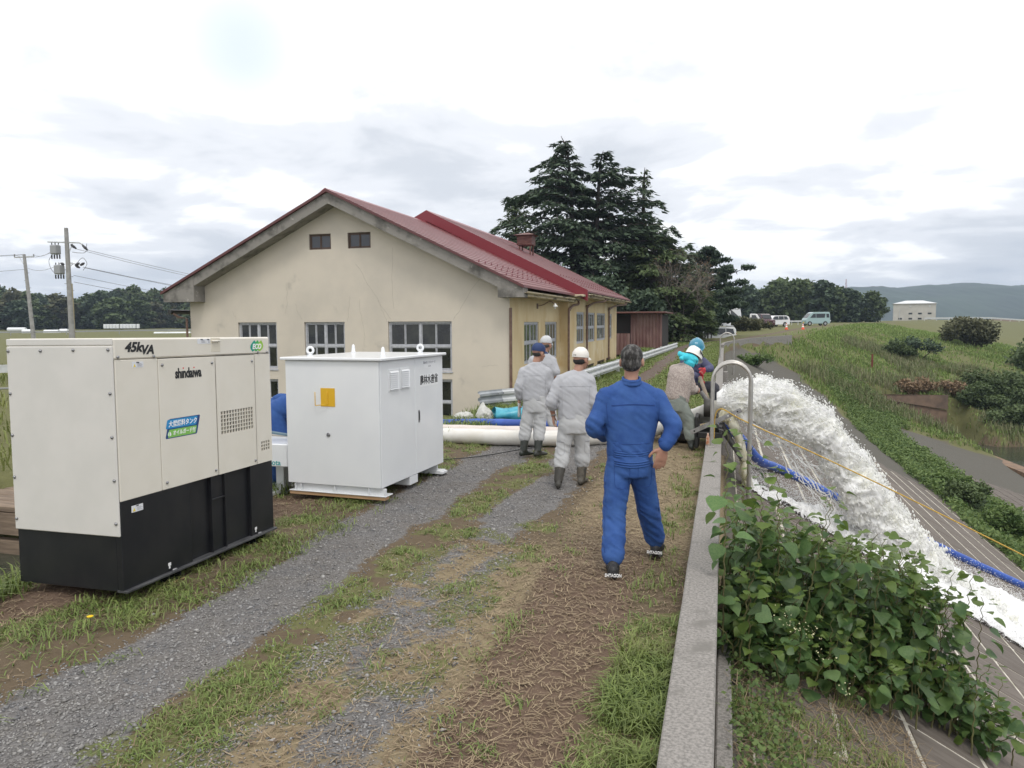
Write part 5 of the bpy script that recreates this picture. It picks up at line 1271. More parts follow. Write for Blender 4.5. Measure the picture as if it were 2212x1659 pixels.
def person(name_label, loc, J, jm, tm, bm, group=None, jv=.011, arms=(1, 1), sleeves='long', boot=True, toe=(0, 1), toe2=None, dims=None, yawh=0., pitchh=0., sh=1.0,
           hem=None, fold_seed=1, legr=(.105, .088, .080), hands_=None, tuck=False, jacket_name='jacket', trouser_name='trousers', head_s=1.0, both=(1, 1), bootcuff=None, rot=R(16), rollh=0.):
    p = thing('person', name_label, 'person', loc, (0, 0, rot), group)
    D = dict(chest=(.195, .125), waist=(.165, .115), hip=(.175, .125), hemz=.0); D.update(dims or {})
    g = {k: np.array(v, float) for k, v in J.items()}
    ls, rs, wa, nk = g['ls'], g['rs'], g['waist'], g['neck']; lh, rh = g['lh'], g['rh']
    lat = rs - ls; lat /= np.linalg.norm(lat); lath = rh - lh; lath /= np.linalg.norm(lath)
    shc = (ls + rs) / 2; spine = shc - wa; spine /= np.linalg.norm(spine); fwd = np.cross(spine, lat) * 1.0; fwd /= np.linalg.norm(fwd)
    hipc = (lh + rh) / 2
    # body: one continuous surface
    b_ = MB(); hM = head(b_, tuple(g['head']), yawh, pitchh, head_s, rollh)
    b_.tube([tuple(nk - spine * .05), tuple(nk), tuple(lerp(nk, g['head'], .55))], [.062, .056, .054], 12)
    loft(b_, [(hipc - spine * .05, lath, fwd, .12, .08), (wa, lat, fwd, .11, .075), (lerp(wa, shc, .6), lat, fwd, .13, .09), (shc - spine * .02, lat, fwd, .12, .07), (nk - spine * .03, lat, fwd, .06, .05)], 14)
    for s_, e_, w_ in (('ls', 'le', 'lw'), ('rs', 're', 'rw')):
        limb(b_, [g[s_], g[e_], g[w_]], [.048, .040, .027] if sleeves != 'short' else [.05, .045, .029], 10, 4)
    for h_, k_, a_ in (('lh', 'lk', 'la'), ('rh', 'rk', 'ra')): limb(b_, [g[h_], g[k_], g[a_]], [.07, .05, .035], 10, 4)
    for w_, prm in (hands_ or {}).items(): hand(b_, tuple(g[w_]), *prm)
    bo = fuse(b_, 'body', MSK, p, .0085, 2)
    eyes(hM, bo, head_s)
    # jacket
    if jm:
        j_ = MB(); cw, cb_ = D['chest']; ww, wb = D['waist']; hw, hb = D['hip']
        hemc = hipc + (wa - hipc) * D.get('hemt', .55) if not tuck else wa
        loft(j_, [(hemc, lat, fwd, hw * .98, hb * .98), (lerp(hemc, wa, .9) if not tuck else lerp(wa, shc, .08), lat, fwd, ww * 1.03, wb * 1.03), (lerp(wa, shc, .35), lat, fwd, (ww + cw) / 2, (wb + cb_) / 2),
                  (lerp(wa, shc, .72), lat, fwd, cw, cb_), (shc - spine * .015, lat, fwd, cw * .93, cb_ * .86), (lerp(shc, nk, .35) , lat, fwd, cw * .66, cb_ * .72), (nk - spine * .035, lat, fwd, .078, .072), (nk + spine * .0, lat, fwd, .066, .064)], 24)
        for s_ in ('ls', 'rs'): j_.tube([tuple(nk - spine * .035), tuple(lerp(nk, g[s_], .5) - spine * .022), tuple(g[s_] - spine * .008)], [.066, .070, .068], 12)
        for s_, e_, w_, on in (('ls', 'le', 'lw', both[0]), ('rs', 're', 'rw', both[1])):
            if sleeves == 'long':
                limb(j_, [g[s_], lerp(g[s_], g[e_], .5), g[e_], lerp(g[e_], g[w_], .85)], [.076 * sh, .068 * sh, .064 * sh, .050 * sh], 14, 5)
            elif sleeves == 'half': limb(j_, [g[s_], lerp(g[s_], g[e_], .5), g[e_], lerp(g[e_], g[w_], .32)], [.076 * sh, .070 * sh, .070 * sh, .066 * sh], 14, 5)
            else: limb(j_, [g[s_], lerp(g[s_], g[e_], .5), lerp(g[s_], g[e_], .85)], [.076 * sh, .075 * sh, .078 * sh], 14, 5)
        jo = fuse(j_, jacket_name, jm, p, jv, 5, folds(.016, [tuple(g['le']), tuple(g['re']), tuple(g['waist'])], .45, seed=fold_seed))
    else: jo = None
    t_ = MB()
    loft(t_, [(hipc - spine * .10, lath, fwd, D['hip'][0] * .92, D['hip'][1] * .95), (hipc, lath, fwd, D['hip'][0], D['hip'][1]), (lerp(hipc, wa, .6), lath, fwd, D['hip'][0] * .96, D['hip'][1] * .94), (wa + spine * .02, lat, fwd, D['waist'][0], D['waist'][1])], 22)
    for h_, k_, a_, sg in (('lh', 'lk', 'la', -1), ('rh', 'rk', 'ra', 1)):
        a2 = lerp(g[k_], g[a_], D.get('trl', .55))
        limb(t_, [g[h_] - np.array([0, 0, .03]), lerp(g[h_], g[k_], .55), g[k_], lerp(g[k_], a2, .7), a2], [legr[0], (legr[0] + legr[1]) / 2, legr[1], legr[2], legr[2] * D.get('cuffr', .92)], 16, 5)
    to = fuse(t_, trouser_name, tm, p, jv, 5, folds(.018, [tuple(g['lk']), tuple(g['rk']), lerp(g['lk'], g['la'], .5), lerp(g['rk'], g['ra'], .5), tuple(hipc)], .40, seed=fold_seed + 20, rad=.20))
    if boot:
        for k_, a_, td in (('lk', 'la', toe), ('rk', 'ra', toe2 or toe)): boots(p, g[k_], g[a_], td, bm, cuff=bootcuff, h=D.get('booth', .30))
    return p, jo, to, hM, g
MBU = mat('blue_overall_cloth', (.018, .066, .245), rough=.85, col2=(.034, .098, .30), ns=4, bump=.0012, bs=420, col3=(.014, .050, .20), ns3=2.5, n3=(.55, .75))
MBS = mat('blue_overall_seam', (.010, .045, .20), rough=.8)
MGC = mat('light_grey_work_cloth', (.43, .435, .46), rough=.85, col2=(.40, .405, .43), ns=5, bump=.001, bs=420)
MGT = mat('light_grey_trouser_cloth', (.48, .485, .49), rough=.85, col2=(.44, .445, .455), ns=5, bump=.001, bs=420)
MGM = mat('grey_cloth_seam', (.30, .30, .32), rough=.8)
MRB = mat('dark_rubber_boot', (.020, .026, .022), rough=.45, col2=(.045, .045, .038), ns=7)
MRB2 = mat('muddy_rubber_boot', (.045, .042, .036), rough=.6, col2=(.17, .15, .12), ns=6, nlo=.45, nhi=.7)
MHR = mat('greying_hair', (.020, .018, .017), rough=.75, col2=(.13, .125, .12), ns=38, nlo=.42, nhi=.66, bump=.003, bs=300, stretch=(1, 1, .35))
# --- man in blue overalls, hands on hips
J = dict(head=(-.044, .10, 1.635), neck=(-.05, .09, 1.49), ls=(-.245, .085, 1.355), rs=(.150, .085, 1.345), le=(-.345, .03, 1.135), lw=(-.235, .23, 1.02), re=(.262, -.02, 1.135), rw=(.178, -.075, .985),
         waist=(-.060, .07, 1.0), lh=(-.145, .06, .84), rh=(.030, .06, .84), lk=(-.190, -.01, .43), rk=(.108, .17, .44), la=(-.225, -.22, .10), ra=(.205, .30, .105))
P_, jo, to, hM, g = person('man in blue overalls with short grey hair standing with hands on hips', (-.62, 5.72, 0), J, MBU, MBU, None, boot=False, yawh=-.25, pitchh=-.05,
    dims=dict(chest=(.225, .13), waist=(.178, .12), hip=(.180, .13), trl=.80, cuffr=1.0, hemt=.35), head_s=1.10, jv=.010, legr=(.106, .088, .078), sh=1.04, fold_seed=2, jacket_name='overall_top', trouser_name='overall_trousers',
    hands_={'rw': ((-.22, .02, -1), (-1, -.15, -.1), (.0, 1, .0), .18, 1.2)})
# shirt back yoke, centre panel, waistband, pleats and pockets
for z, dz in ((1.315, .0), (1.309, .0)): trace(P_, jo, [(-.215, z - .012), (-.05, z), (.115, z - .010)], .0022, MBS)
trace(P_, jo, [(-.255, 1.32), (-.245, 1.22), (-.225, 1.13)], .002, MBS); trace(P_, jo, [(.150, 1.34), (.150, 1.24), (.145, 1.15)], .002, MBS)
for z in (1.012, .955): trace(P_, jo, [(-.205, z), (-.06, z - .004), (.085, z)], .0025, MBS)
for k in range(7):
    z = .942 - .017 * k; trace(P_, to if k > 3 else jo, [(-.195, z + .004), (-.06, z - .008), (.08, z + .004)], .0062, MBU, 'waist_pleat')
for sg, x in ((-1, -.135), (1, .045)):
    trace(P_, to, [(x - .06, .855), (x + .055, .845)], .0025, MBS, 'pocket_seam'); trace(P_, to, [(x - .06, .855), (x - .058, .70), (x - .03, .668), (x + .03, .665), (x + .052, .70), (x + .055, .845)], .0018, MBS, 'pocket_seam')
for pts in ([(-.26, .80), (-.262, .6), (-.27, .42), (-.285, .2)], [(.135, .80), (.165, .6), (.185, .44)]): trace(P_, to, pts, .002, MBS)
b_ = MB(); b_.tube([(-.05 + .070 * math.cos(a), .075 + .068 * math.sin(a), 1.475 + .018 * math.sin(a)) for a in np.linspace(R(-215), R(35), 16)], .014, 10); b_.V = [v * np.array([1, 1, 1]) for v in b_.V]
b_.tube([(-.05 + .066 * math.cos(a), .072 + .066 * math.sin(a), 1.505 + .02 * math.sin(a)) for a in np.linspace(R(-210), R(30), 16)], .011, 10)
fuse(b_, 'collar', MBU, P_, .008, 3, folds(.004, seed=4))
b_ = MB(); b_.tube([(g['rw'] + (g['re'] - g['rw']) * t) for t in (.10, .16, .30)], [.054, .059, .060], 16); fuse(b_, 'cuff', MBU, P_, .008, 2, folds(.006, seed=8))
# hair: short clipped grey, thinning crown
b_ = MB(); R3 = hM.to_3x3().to_4x4()
b_.ell(tuple(hM @ Vector((0, -.012, .044))), (.086, .104, .092), 12, R3); b_.ell(tuple(hM @ Vector((0, -.040, -.010))), (.079, .072, .070), 9, R3); b_.ell(tuple(hM @ Vector((0, .02, .082))), (.070, .066, .048), 8, R3)
fuse(b_, 'hair', MHR, P_, .006, 2, lambda V: .005 * (fbm(V * np.array([150, 150, 60]), 2, 3) - .35))
b_ = MB(); b_.tube([tuple(hM @ Vector((sg * .082, y, .004))) for sg, y in ((1, -.01), (1, .03), (1, .075))], .002, 6); b_.tube([tuple(hM @ Vector((-.082, y, .004))) for y in (-.01, .03, .075)], .002, 6)
b_.tube([tuple(hM @ Vector((x, .092 - abs(x) * .25, .004))) for x in (-.07, -.03, .03, .07)], .002, 6); b_.build('spectacles', MBK, P_, True)
# black trainers with white lettered heel band
for nm, (k_, a_, td) in (('l', ('lk', 'la', (.12, 1))), ('r', ('rk', 'ra', (.35, 1)))):
    b_ = MB(); a = g[a_]; t3 = np.array([td[0], td[1], 0]); t3 /= np.linalg.norm(t3)
    for t, w_, hh in ((-.065, .042, .062), (-.02, .050, .074), (.04, .052, .060), (.10, .056, .046), (.15, .052, .036), (.19, .036, .026)): q = a + t3 * t; b_.ell((q[0], q[1], a[2] - .085 + hh), (w_, w_, hh), 7)
    b_.tube([a + np.array([0, 0, -.03]), a + np.array([0, 0, .02])], .045, 12)
    so_ = fuse(b_, 'shoe', mat('black_trainer', (.014, .014, .016), rough=.55), P_, .008, 2)
    b_ = MB(); q = a - t3 * .02; b_.lathe([(.054, 0), (.056, .004), (.056, .016), (.052, .02)], 16, (q[0], q[1], a[2] - .082)); b_.build('sole', mat('grey_sole', (.05, .05, .05), rough=.6), so_, True)
    Rz = Matrix.Rotation(math.atan2(-t3[0], t3[1]), 4, 'Z'); q = a - t3 * .114
    # heel band lettering faces backwards
    text_mesh('heel_lettering', 'SHTAGON', MWP, so_, .032, Matrix.Translation((q[0], q[1], a[2] - .028)) @ Rz @ Matrix.Rotation(R(90), 4, 'X'), bold=.0008, xs_=.80, thick=.004)

# --- two men in light grey work clothes and one behind
def work_details(P_, jo, to, g, x0, x1, zy, zh, m_=MGM, sd=0):
    trace(P_, jo, [(x0, zy - .01), ((x0 + x1) / 2, zy), (x1, zy - .01)], .0022, m_)
    for x in (x0 + .03, x1 - .03): trace(P_, jo, [(x, zy - .015), (x + (x0 + x1) / 2 * .02, zy - .16), (x, zh + .05)], .0018, m_)
    for z in (zh, zh + .05): trace(P_, jo, [(x0 + .02, z), ((x0 + x1) / 2, z - .006), (x1 - .02, z)], .0022, m_)
J = dict(head=(.160, .27, 1.50), neck=(.125, .245, 1.37), ls=(-.075, .235, 1.255), rs=(.255, .235, 1.255), le=(-.185, .20, 1.02), lw=(-.165, .27, .83), re=(.300, .22, 1.0), rw=(.275, .40, .86),
         waist=(.075, .215, .86), lh=(.0, .21, .74), rh=(.150, .21, .74), lk=(-.060, .20, .42), rk=(.185, .27, .42), la=(-.120, .06, .085), ra=(.165, .24, .085))
P_, jo, to, hM, g = person('man in light grey work clothes and white cap with muddy rubber boots', (-1.70, 8.3, 0), J, MGC, MGT, MRB2, group='men in light grey work clothes', sleeves='half',
    dims=dict(chest=(.205, .13), waist=(.178, .122), hip=(.180, .128), trl=.42, booth=.28, hemt=.5), head_s=1.08, yawh=-.75, pitchh=-.12, toe=(.05, 1), toe2=(.45, 1), fold_seed=5, legr=(.102, .088, .086),
    hands_={'lw': ((.05, .10, -1), (.2, .9, 0), (.9, -.2, 0), .55, 1.0), 'rw': ((-.4, .6, -.5), (0, .5, .5), (-.8, 0, 0), .6)}, bootcuff=MRB)
work_details(P_, jo, to, g, -.10, .28, 1.20, .775)
cap(P_, hM, mat('white_cap_cloth', (.80, .77, .72), rough=.8, col2=(.70, .67, .62), ns=6), 1.06, 0, adj=True, tilt=.02)
b_ = MB(); b_.ell(tuple(hM @ Vector((0, -.030, -.015))), (.076, .070, .055), 9, hM.to_3x3().to_4x4()); fuse(b_, 'hair', mat('dark_hair', (.022, .02, .02), rough=.8), P_, .008, 1)
for x in (-.085, .235): trace(P_, to, [(x - .035, .55), (x + .04, .545)], .0035, MGM, 'cargo_pocket'); trace(P_, to, [(x - .035, .55), (x - .03, .41), (x + .035, .41), (x + .04, .545)], .002, MGM, 'cargo_pocket')
b_ = MB(); w0 = g['lw'] + (g['le'] - g['lw']) * .10; b_.lathe([(.032, -.012), (.034, 0), (.032, .012)], 14, tuple(w0)); b_.build('wristwatch', MSS, P_, True)
J = dict(head=(.070, .10, 1.495), neck=(.030, .08, 1.36), ls=(-.150, .07, 1.225), rs=(.175, .07, 1.225), le=(-.215, .03, 1.0), lw=(-.222, .07, .83), re=(.205, .08, .98), rw=(.12, .26, .90),
         waist=(.005, .05, .87), lh=(-.062, .05, .74), rh=(.080, .05, .74), lk=(-.120, .03, .42), rk=(.075, .02, .42), la=(-.160, -.05, .085), ra=(.045, -.09, .085))
P_, jo, to, hM, g = person('man in light grey work clothes and navy cap holding a folded cloth', (-2.62, 10.3, 0), J, MGC, MGT, MRB, group='men in light grey work clothes', jv=.012,
    dims=dict(chest=(.20, .13), waist=(.175, .122), hip=(.178, .128), trl=.42, booth=.31, hemt=.5), head_s=1.08, yawh=-.9, pitchh=-.18, toe=(.75, .7), toe2=(.75, .7), fold_seed=9, legr=(.102, .088, .086),
    hands_={'lw': ((.0, .05, -1), (.1, .9, 0), (.9, -.1, 0), .7), 'rw': ((-.7, .3, .1), (0, .3, .9), (0, -.9, 0), .6)})
work_details(P_, jo, to, g, -.16, .19, 1.18, .78)
cap(P_, hM, mat('navy_cap_cloth', (.018, .035, .11), rough=.8, col2=(.025, .05, .14), ns=6), 1.06, 0, tilt=.05)
b_ = MB(); b_.ell(tuple(hM @ Vector((0, -.030, -.012))), (.075, .068, .052), 9, hM.to_3x3().to_4x4()); fuse(b_, 'hair', mat('grey_black_hair', (.03, .028, .028), rough=.8), P_, .009, 1)
b_ = MB(); b_.box((-.015, -.05, -.16), (.015, .05, .06), .012); c_ = fuse(b_, 'folded_cloth', MGT, None, .012, 3, folds(.012, seed=3)); tag(c_, 'small folded grey cloth hanging from the hand of the man in the navy cap', 'cloth')
c_.location = (-2.62 + (-.218 * math.cos(R(16)) - .07 * math.sin(R(16))), 10.3 + (-.218 * math.sin(R(16)) + .07 * math.cos(R(16))), .72)
for x in (.10,): trace(P_, to, [(x - .035, .58), (x + .04, .575)], .0035, MGM, 'cargo_pocket')
J = dict(head=(-.100, .06, 1.565), neck=(-.135, .05, 1.43), ls=(-.330, .05, 1.30), rs=(.0, .05, 1.30), le=(-.36, .05, 1.06), lw=(-.30, .22, .95), re=(.060, .0, 1.08), rw=(.05, .12, .86),
         waist=(-.150, .03, .92), lh=(-.215, .03, .79), rh=(-.07, .03, .79), lk=(-.22, .04, .44), rk=(-.03, .0, .44), la=(-.22, .0, .085), ra=(.03, -.05, .085))
P_, jo, to, hM, g = person('man in grey short sleeved shirt and pale cap, half hidden behind the navy cap', (-2.75, 12.05, 0), J, MGC, MGT, MRB, group='men in light grey work clothes', sleeves='short', jv=.013,
    dims=dict(chest=(.20, .125), waist=(.17, .12), hip=(.178, .125), trl=.58, hemt=.4), head_s=1.08, yawh=-.55, pitchh=-.1, fold_seed=13, hands_={'rw': ((.1, .3, -1), (0, .9, 0), (-.9, 0, 0), .6)})
work_details(P_, jo, to, g, -.33, .0, 1.25, .86)
cap(P_, hM, mat('pale_grey_cap', (.55, .56, .57), rough=.8, col2=(.48, .49, .50), ns=6), 1.08, 0, tilt=.0)
b_ = MB(); b_.ell(tuple(hM @ Vector((0, -.030, -.012))), (.075, .068, .052), 9, hM.to_3x3().to_4x4()); fuse(b_, 'hair', mat('short_grey_hair', (.06, .06, .06), rough=.8), P_, .01, 1)

# --- worker with white helmet bending over the parapet
MCH = mat('beige_checked_shirt', (.42, .36, .32), rough=.85, col2=(.30, .25, .23), ns=55, nlo=.45, nhi=.55, stretch=(1, 1, 1), bump=.001, bs=300)
MGG2 = mat('grey_green_trousers', (.21, .235, .21), rough=.85, col2=(.175, .195, .175), ns=5, bump=.001, bs=300)
J = dict(head=(.335, .60, 1.295), neck=(.235, .56, 1.21), ls=(.06, .64, 1.13), rs=(.245, .47, 1.10), le=(.16, .80, .90), lw=(.36, .86, .92), re=(.300, .50, .84), rw=(.42, .74, .84),
         waist=(.085, .50, .76), lh=(.02, .56, .63), rh=(.13, .43, .63), lk=(.10, .66, .36), rk=(.250, .42, .38), la=(.05, .78, .085), ra=(.265, .35, .085))
P_, jo, to, hM, g = person('worker in white helmet, turquoise towel and beige checked shirt, bending at the parapet', (-.61, 10.92, 0), J, MCH, MGG2, MRB, jv=.012,
    dims=dict(chest=(.19, .14), waist=(.175, .13), hip=(.172, .135), trl=.62, booth=.28, hemt=.45), yawh=-.9, pitchh=-.62, toe=(.7, .7), toe2=(.2, 1), fold_seed=17, legr=(.110, .095, .088), sh=.95,
    hands_={'rw': ((.7, .5, -.3), (0, .4, .8), (-.3, .6, -.5), 1.0), 'lw': ((.8, .2, -.3), (0, .4, .8), (-.3, .6, -.5), 1.0)})
P_.scale = (1.03, 1.03, 1.07)
ho, hx = helmet(P_, hM, mat('white_helmet_shell', (.80, .80, .76), rough=.25, coat=.3, col2=(.74, .74, .69), ns=5), 1.08, tilt=.05)
text_mesh('helmet_mark', '一第✚全安', MBK, ho, .036, hx @ Matrix.Rotation(R(18), 4, 'Z') @ Matrix.Translation((.105, -.02, .055)) @ Matrix.Rotation(R(-28), 4, 'Y') @ Matrix(((0, 0, 1, 0), (1, 0, 0, 0), (0, 1, 0, 0), (0, 0, 0, 1))), bold=.0012, thick=.006)
b_ = MB(); R3 = hM.to_3x3().to_4x4(); b_.ell(tuple(hM @ Vector((0, -.02, -.04))), (.096, .100, .075), 9, R3); b_.ell(tuple(hM @ Vector((0, -.03, -.12))), (.075, .08, .05), 8, R3)
b_.tube([tuple(hM @ Vector(v)) for v in ((0, -.10, -.05), (-.05, -.15, -.06), (-.11, -.16, -.05), (-.15, -.15, -.02))], [.04, .035, .032, .02], 10)
b_.tube([tuple(hM @ Vector(v)) for v in ((0, -.10, -.07), (-.02, -.16, -.10), (-.05, -.19, -.15))], [.035, .03, .018], 10)
fuse(b_, 'neck_towel', mat('turquoise_towel', (.04, .50, .62), rough=.85, col2=(.08, .62, .72), ns=7, bump=.002, bs=200), P_, .010, 2, folds(.016, base=1., sc2=(16, 16, 26), seed=6))
b_ = MB(); b_.tube([tuple(hM @ Vector(v)) for v in ((.09, -.02, .02), (.096, -.01, -.05), (.06, .04, -.11))], .006, 6); b_.build('chin_strap', MBK, P_, True)
# --- crouching worker with blue helmet behind
MNV = mat('slate_navy_jacket', (.085, .09, .17), rough=.85, col2=(.065, .07, .13), ns=5, bump=.001, bs=300)
MDT = mat('dark_trousers', (.035, .035, .045), rough=.85, col2=(.05, .05, .06), ns=5)
MRG = mat('red_work_glove', (.50, .035, .045), rough=.7, col2=(.36, .02, .03), ns=9)
J = dict(head=(.375, .44, 1.46), neck=(.33, .46, 1.33), ls=(.17, .48, 1.23), rs=(.47, .40, 1.25), le=(.22, .25, 1.02), lw=(.40, .16, .99), re=(.575, .27, 1.12), rw=(.455, .17, 1.11),
         waist=(.27, .60, .86), lh=(.20, .62, .76), rh=(.34, .56, .76), lk=(.10, .35, .44), rk=(.66, .36, .78), la=(.02, .50, .085), ra=(.70, .42, .36))
P_, jo, to, hM, g = person('worker in blue helmet, slate jacket and red gloves with one knee up on the parapet', (-.70, 12.9, 0), J, MNV, MDT, MRB, jv=.013,
    dims=dict(chest=(.19, .13), waist=(.17, .125), hip=(.17, .13), trl=.75, booth=.2), yawh=2.6, pitchh=-.45, toe=(.3, -.9), fold_seed=23, legr=(.10, .09, .075),
    hands_={'rw': ((-.5, -.2, -.45), (-.3, 0, .9), (-.1, -.9, -.1), 1.1, 1.1), 'lw': ((-.2, -.4, -.6), (-.3, 0, .9), (.6, -.7, 0), 1.1, 1.1)})
ho, hx = helmet(P_, hM, mat('blue_helmet_shell', (.025, .19, .29), rough=.28, coat=.3, col2=(.03, .22, .33), ns=4), 1.2)
for w_ in ('rw', 'lw'):
    b_ = MB(); d_ = (g[w_] - g['re' if w_ == 'rw' else 'le']); d_ /= np.linalg.norm(d_)
    b_.tube([g[w_] - d_ * .06, g[w_] - d_ * .01], [.042, .040], 12)
    hand(b_, tuple(g[w_]), (-.5, -.2, -.45) if w_ == 'rw' else (-.2, -.4, -.6), (-.3, 0, .9), (-.1, -.9, -.1) if w_ == 'rw' else (.6, -.7, 0), 1.1, 1.28)
    fuse(b_, 'glove', MRG, P_, .008, 2)
b_ = MB(); b_.ell(tuple(hM @ Vector((0, .07, -.02))), (.075, .05, .06), 8); b_.tube([tuple(hM @ Vector(v)) for v in ((.09, 0, -.01), (.10, -.06, -.02), (.07, -.1, -.03))], .03, 8); fuse(b_, 'white_hood', mat('white_hood_cloth', (.7, .7, .7), rough=.8), P_, .010, 2, folds(.01, seed=5))
# --- man bending down between generator and cabinet
J = dict(head=(.36, .35, .80), neck=(.28, .25, .90), ls=(.06, .22, .98), rs=(.30, .10, .98), le=(.20, .45, .78), lw=(.40, .55, .62), re=(.40, .20, .76), rw=(.52, .38, .60),
         waist=(-.10, .0, 1.00), lh=(-.22, .06, .92), rh=(-.20, -.10, .90), lk=(-.05, .10, .50), rk=(-.02, -.08, .48), la=(-.22, .12, .10), ra=(-.20, -.10, .10))
P_, jo, to, hM, g = person('man in blue overalls bending down, seen only in the gap beside the cabinet', (-5.12, 7.95, -.06), J, MBU, MBU, None, boot=False, jv=.012, pitchh=-.9,
    dims=dict(chest=(.20, .15), waist=(.175, .14), hip=(.175, .15), trl=.97, cuffr=.9), fold_seed=31, legr=(.125, .10, .085), jacket_name='overall_top', trouser_name='overall_trousers')
for a_ in ('la', 'ra'):
    b_ = MB(); a = g[a_]
    for t, w_, hh in ((-.05, .036, .05), (0, .042, .055), (.06, .045, .045), (.12, .045, .034), (.17, .03, .022)): b_.ell((a[0] + t, a[1], a[2] - .085 + hh), (w_, w_, hh), 6)
    fuse(b_, 'shoe', mat('blue_shoe', (.04, .11, .22), rough=.6), P_, .01, 2)
b_ = MB(); b_.ell(tuple(hM @ Vector((0, -.012, .035))), (.080, .097, .09), 8, hM.to_3x3().to_4x4()); b_.build('white_cap', MGT, P_, True)
# ---------------------------------------------------------------- foliage tools
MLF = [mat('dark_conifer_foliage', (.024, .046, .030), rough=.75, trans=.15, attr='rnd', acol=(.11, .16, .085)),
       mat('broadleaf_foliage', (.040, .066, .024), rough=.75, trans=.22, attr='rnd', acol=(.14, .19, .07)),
       mat('olive_foliage', (.055, .06, .025), rough=.75, trans=.18, attr='rnd', acol=(.15, .15, .075)),
       mat('fresh_weed_foliage', (.065, .12, .032), rough=.7, trans=.3, attr='rnd', acol=(.19, .26, .08)),
       mat('tan_dead_foliage', (.15, .10, .055), rough=.85, trans=.1, attr='rnd', acol=(.30, .21, .13))]
MBKK = mat('tree_bark', (.045, .035, .03), rough=.95, col2=(.085, .07, .06), ns=6, stretch=(1, 1, .2))
MBK2 = mat('pale_grey_bark', (.16, .14, .125), rough=.95, col2=(.09, .08, .07), ns=5)
def leafquads(P, size, up=.3, elong=1.6, light_tint=None):
    n = len(P); N_ = rng.normal(size=(n, 3)); N_[:, 2] = np.abs(N_[:, 2]) + up; N_ /= np.linalg.norm(N_, axis=1)[:, None]
    A = rng.normal(size=(n, 3)); A -= N_ * (A * N_).sum(1)[:, None]; A /= np.linalg.norm(A, axis=1)[:, None]; B = np.cross(N_, A)
    s_ = (size * rng.uniform(.6, 1.4, n))[:, None] if np.ndim(size) == 0 else (size * rng.uniform(.6, 1.4, n))[:, None]
    V = np.stack([P - A * s_ * elong * .5, P + B * s_ * .5, P + A * s_ * elong * .5, P - B * s_ * .5], 1).reshape(-1, 3)
    F = np.arange(n * 4).reshape(n, 4); r_ = np.repeat(rng.random(n) if light_tint is None else np.clip(light_tint + rng.normal(0, .16, n), 0, 1), 4)
    return V, F, r_
def foliage(name, V, F, r_, m_, par=None):
    return obj(name, V, F, m_, par, attrs={'rnd': r_})
def crown_points(blobs, n, shell=.55):
    w_ = np.array([b[3] ** 2 for b in blobs]); k = rng.choice(len(blobs), n, p=w_ / w_.sum()); B = np.array([b[:4] for b in blobs])[k]; q = np.array([b[4] if len(b) > 4 else .8 for b in blobs])[k]
    d = rng.normal(size=(n, 3)); d /= np.linalg.norm(d, axis=1)[:, None]; r_ = B[:, 3] * (shell + (1 - shell) * rng.random(n)) * (1 + .25 * (rng.random(n) ** 3))
    P = B[:, :3] + d * r_[:, None] * np.stack([np.ones(n), np.ones(n), q], -1)
    return P, np.clip(.30 + .45 * d[:, 2], 0, 1)  # clump tops lighter, undersides darker: light from above painted into the leaves
def broad_tree(h, w_, n=1500, leaf=.5, m_=1, nb=16, trunkr=.2, base=.12, pointed=0., name='tree', seed=None):
    """trunk with limbs and a crown of many leaf clumps"""
    root = bpy.data.objects.new(name, None); C.objects.link(root)
    blobs = []
    for i in range(nb):
        t = (i + .5) / nb; z = h * (base + (1 - base) * t ** .85 * .93); env = math.sin(math.pi * min(1, (t * .82 + .16))) ** .7 if not pointed else (1 - t) ** .8 + .12
        a = 2.4 * i + rng.uniform(-.5, .5); rr_ = w_ / 2 * env * rng.uniform(.35, .8); s_ = w_ * (.20 if not pointed else .13 + .10 * (1 - t)) * rng.uniform(.8, 1.25)
        blobs.append((rr_ * math.cos(a), rr_ * math.sin(a), z, s_, rng.uniform(.55, .8)))
    P, top_light = crown_points(blobs, n, .45)
    foliage('crown', *leafquads(P, leaf, .3, 1.5, top_light * .75), MLF[m_], root)
    b_ = MB(); b_.tube([(0, 0, -.6), (.05 * w_ * .2, 0, h * .4), (0, 0, h * .85)], [trunkr, trunkr * .7, trunkr * .25], 6)
    for b in blobs[::3]: b_.tube([(0, 0, max(.1, b[2] - h * .22)), (b[0] * .5, b[1] * .5, b[2] - h * .06), (b[0], b[1], b[2])], [trunkr * .4, trunkr * .28, trunkr * .1], 5)
    b_.build('trunk', MBKK, root)
    return root
def place(root, label, cat, loc, rz=0, s=1, group=None):
    root.location = loc; root.rotation_euler = (0, 0, rz); root.scale = (s, s, s) if np.ndim(s) == 0 else s; tag(root, label, cat, group); return root
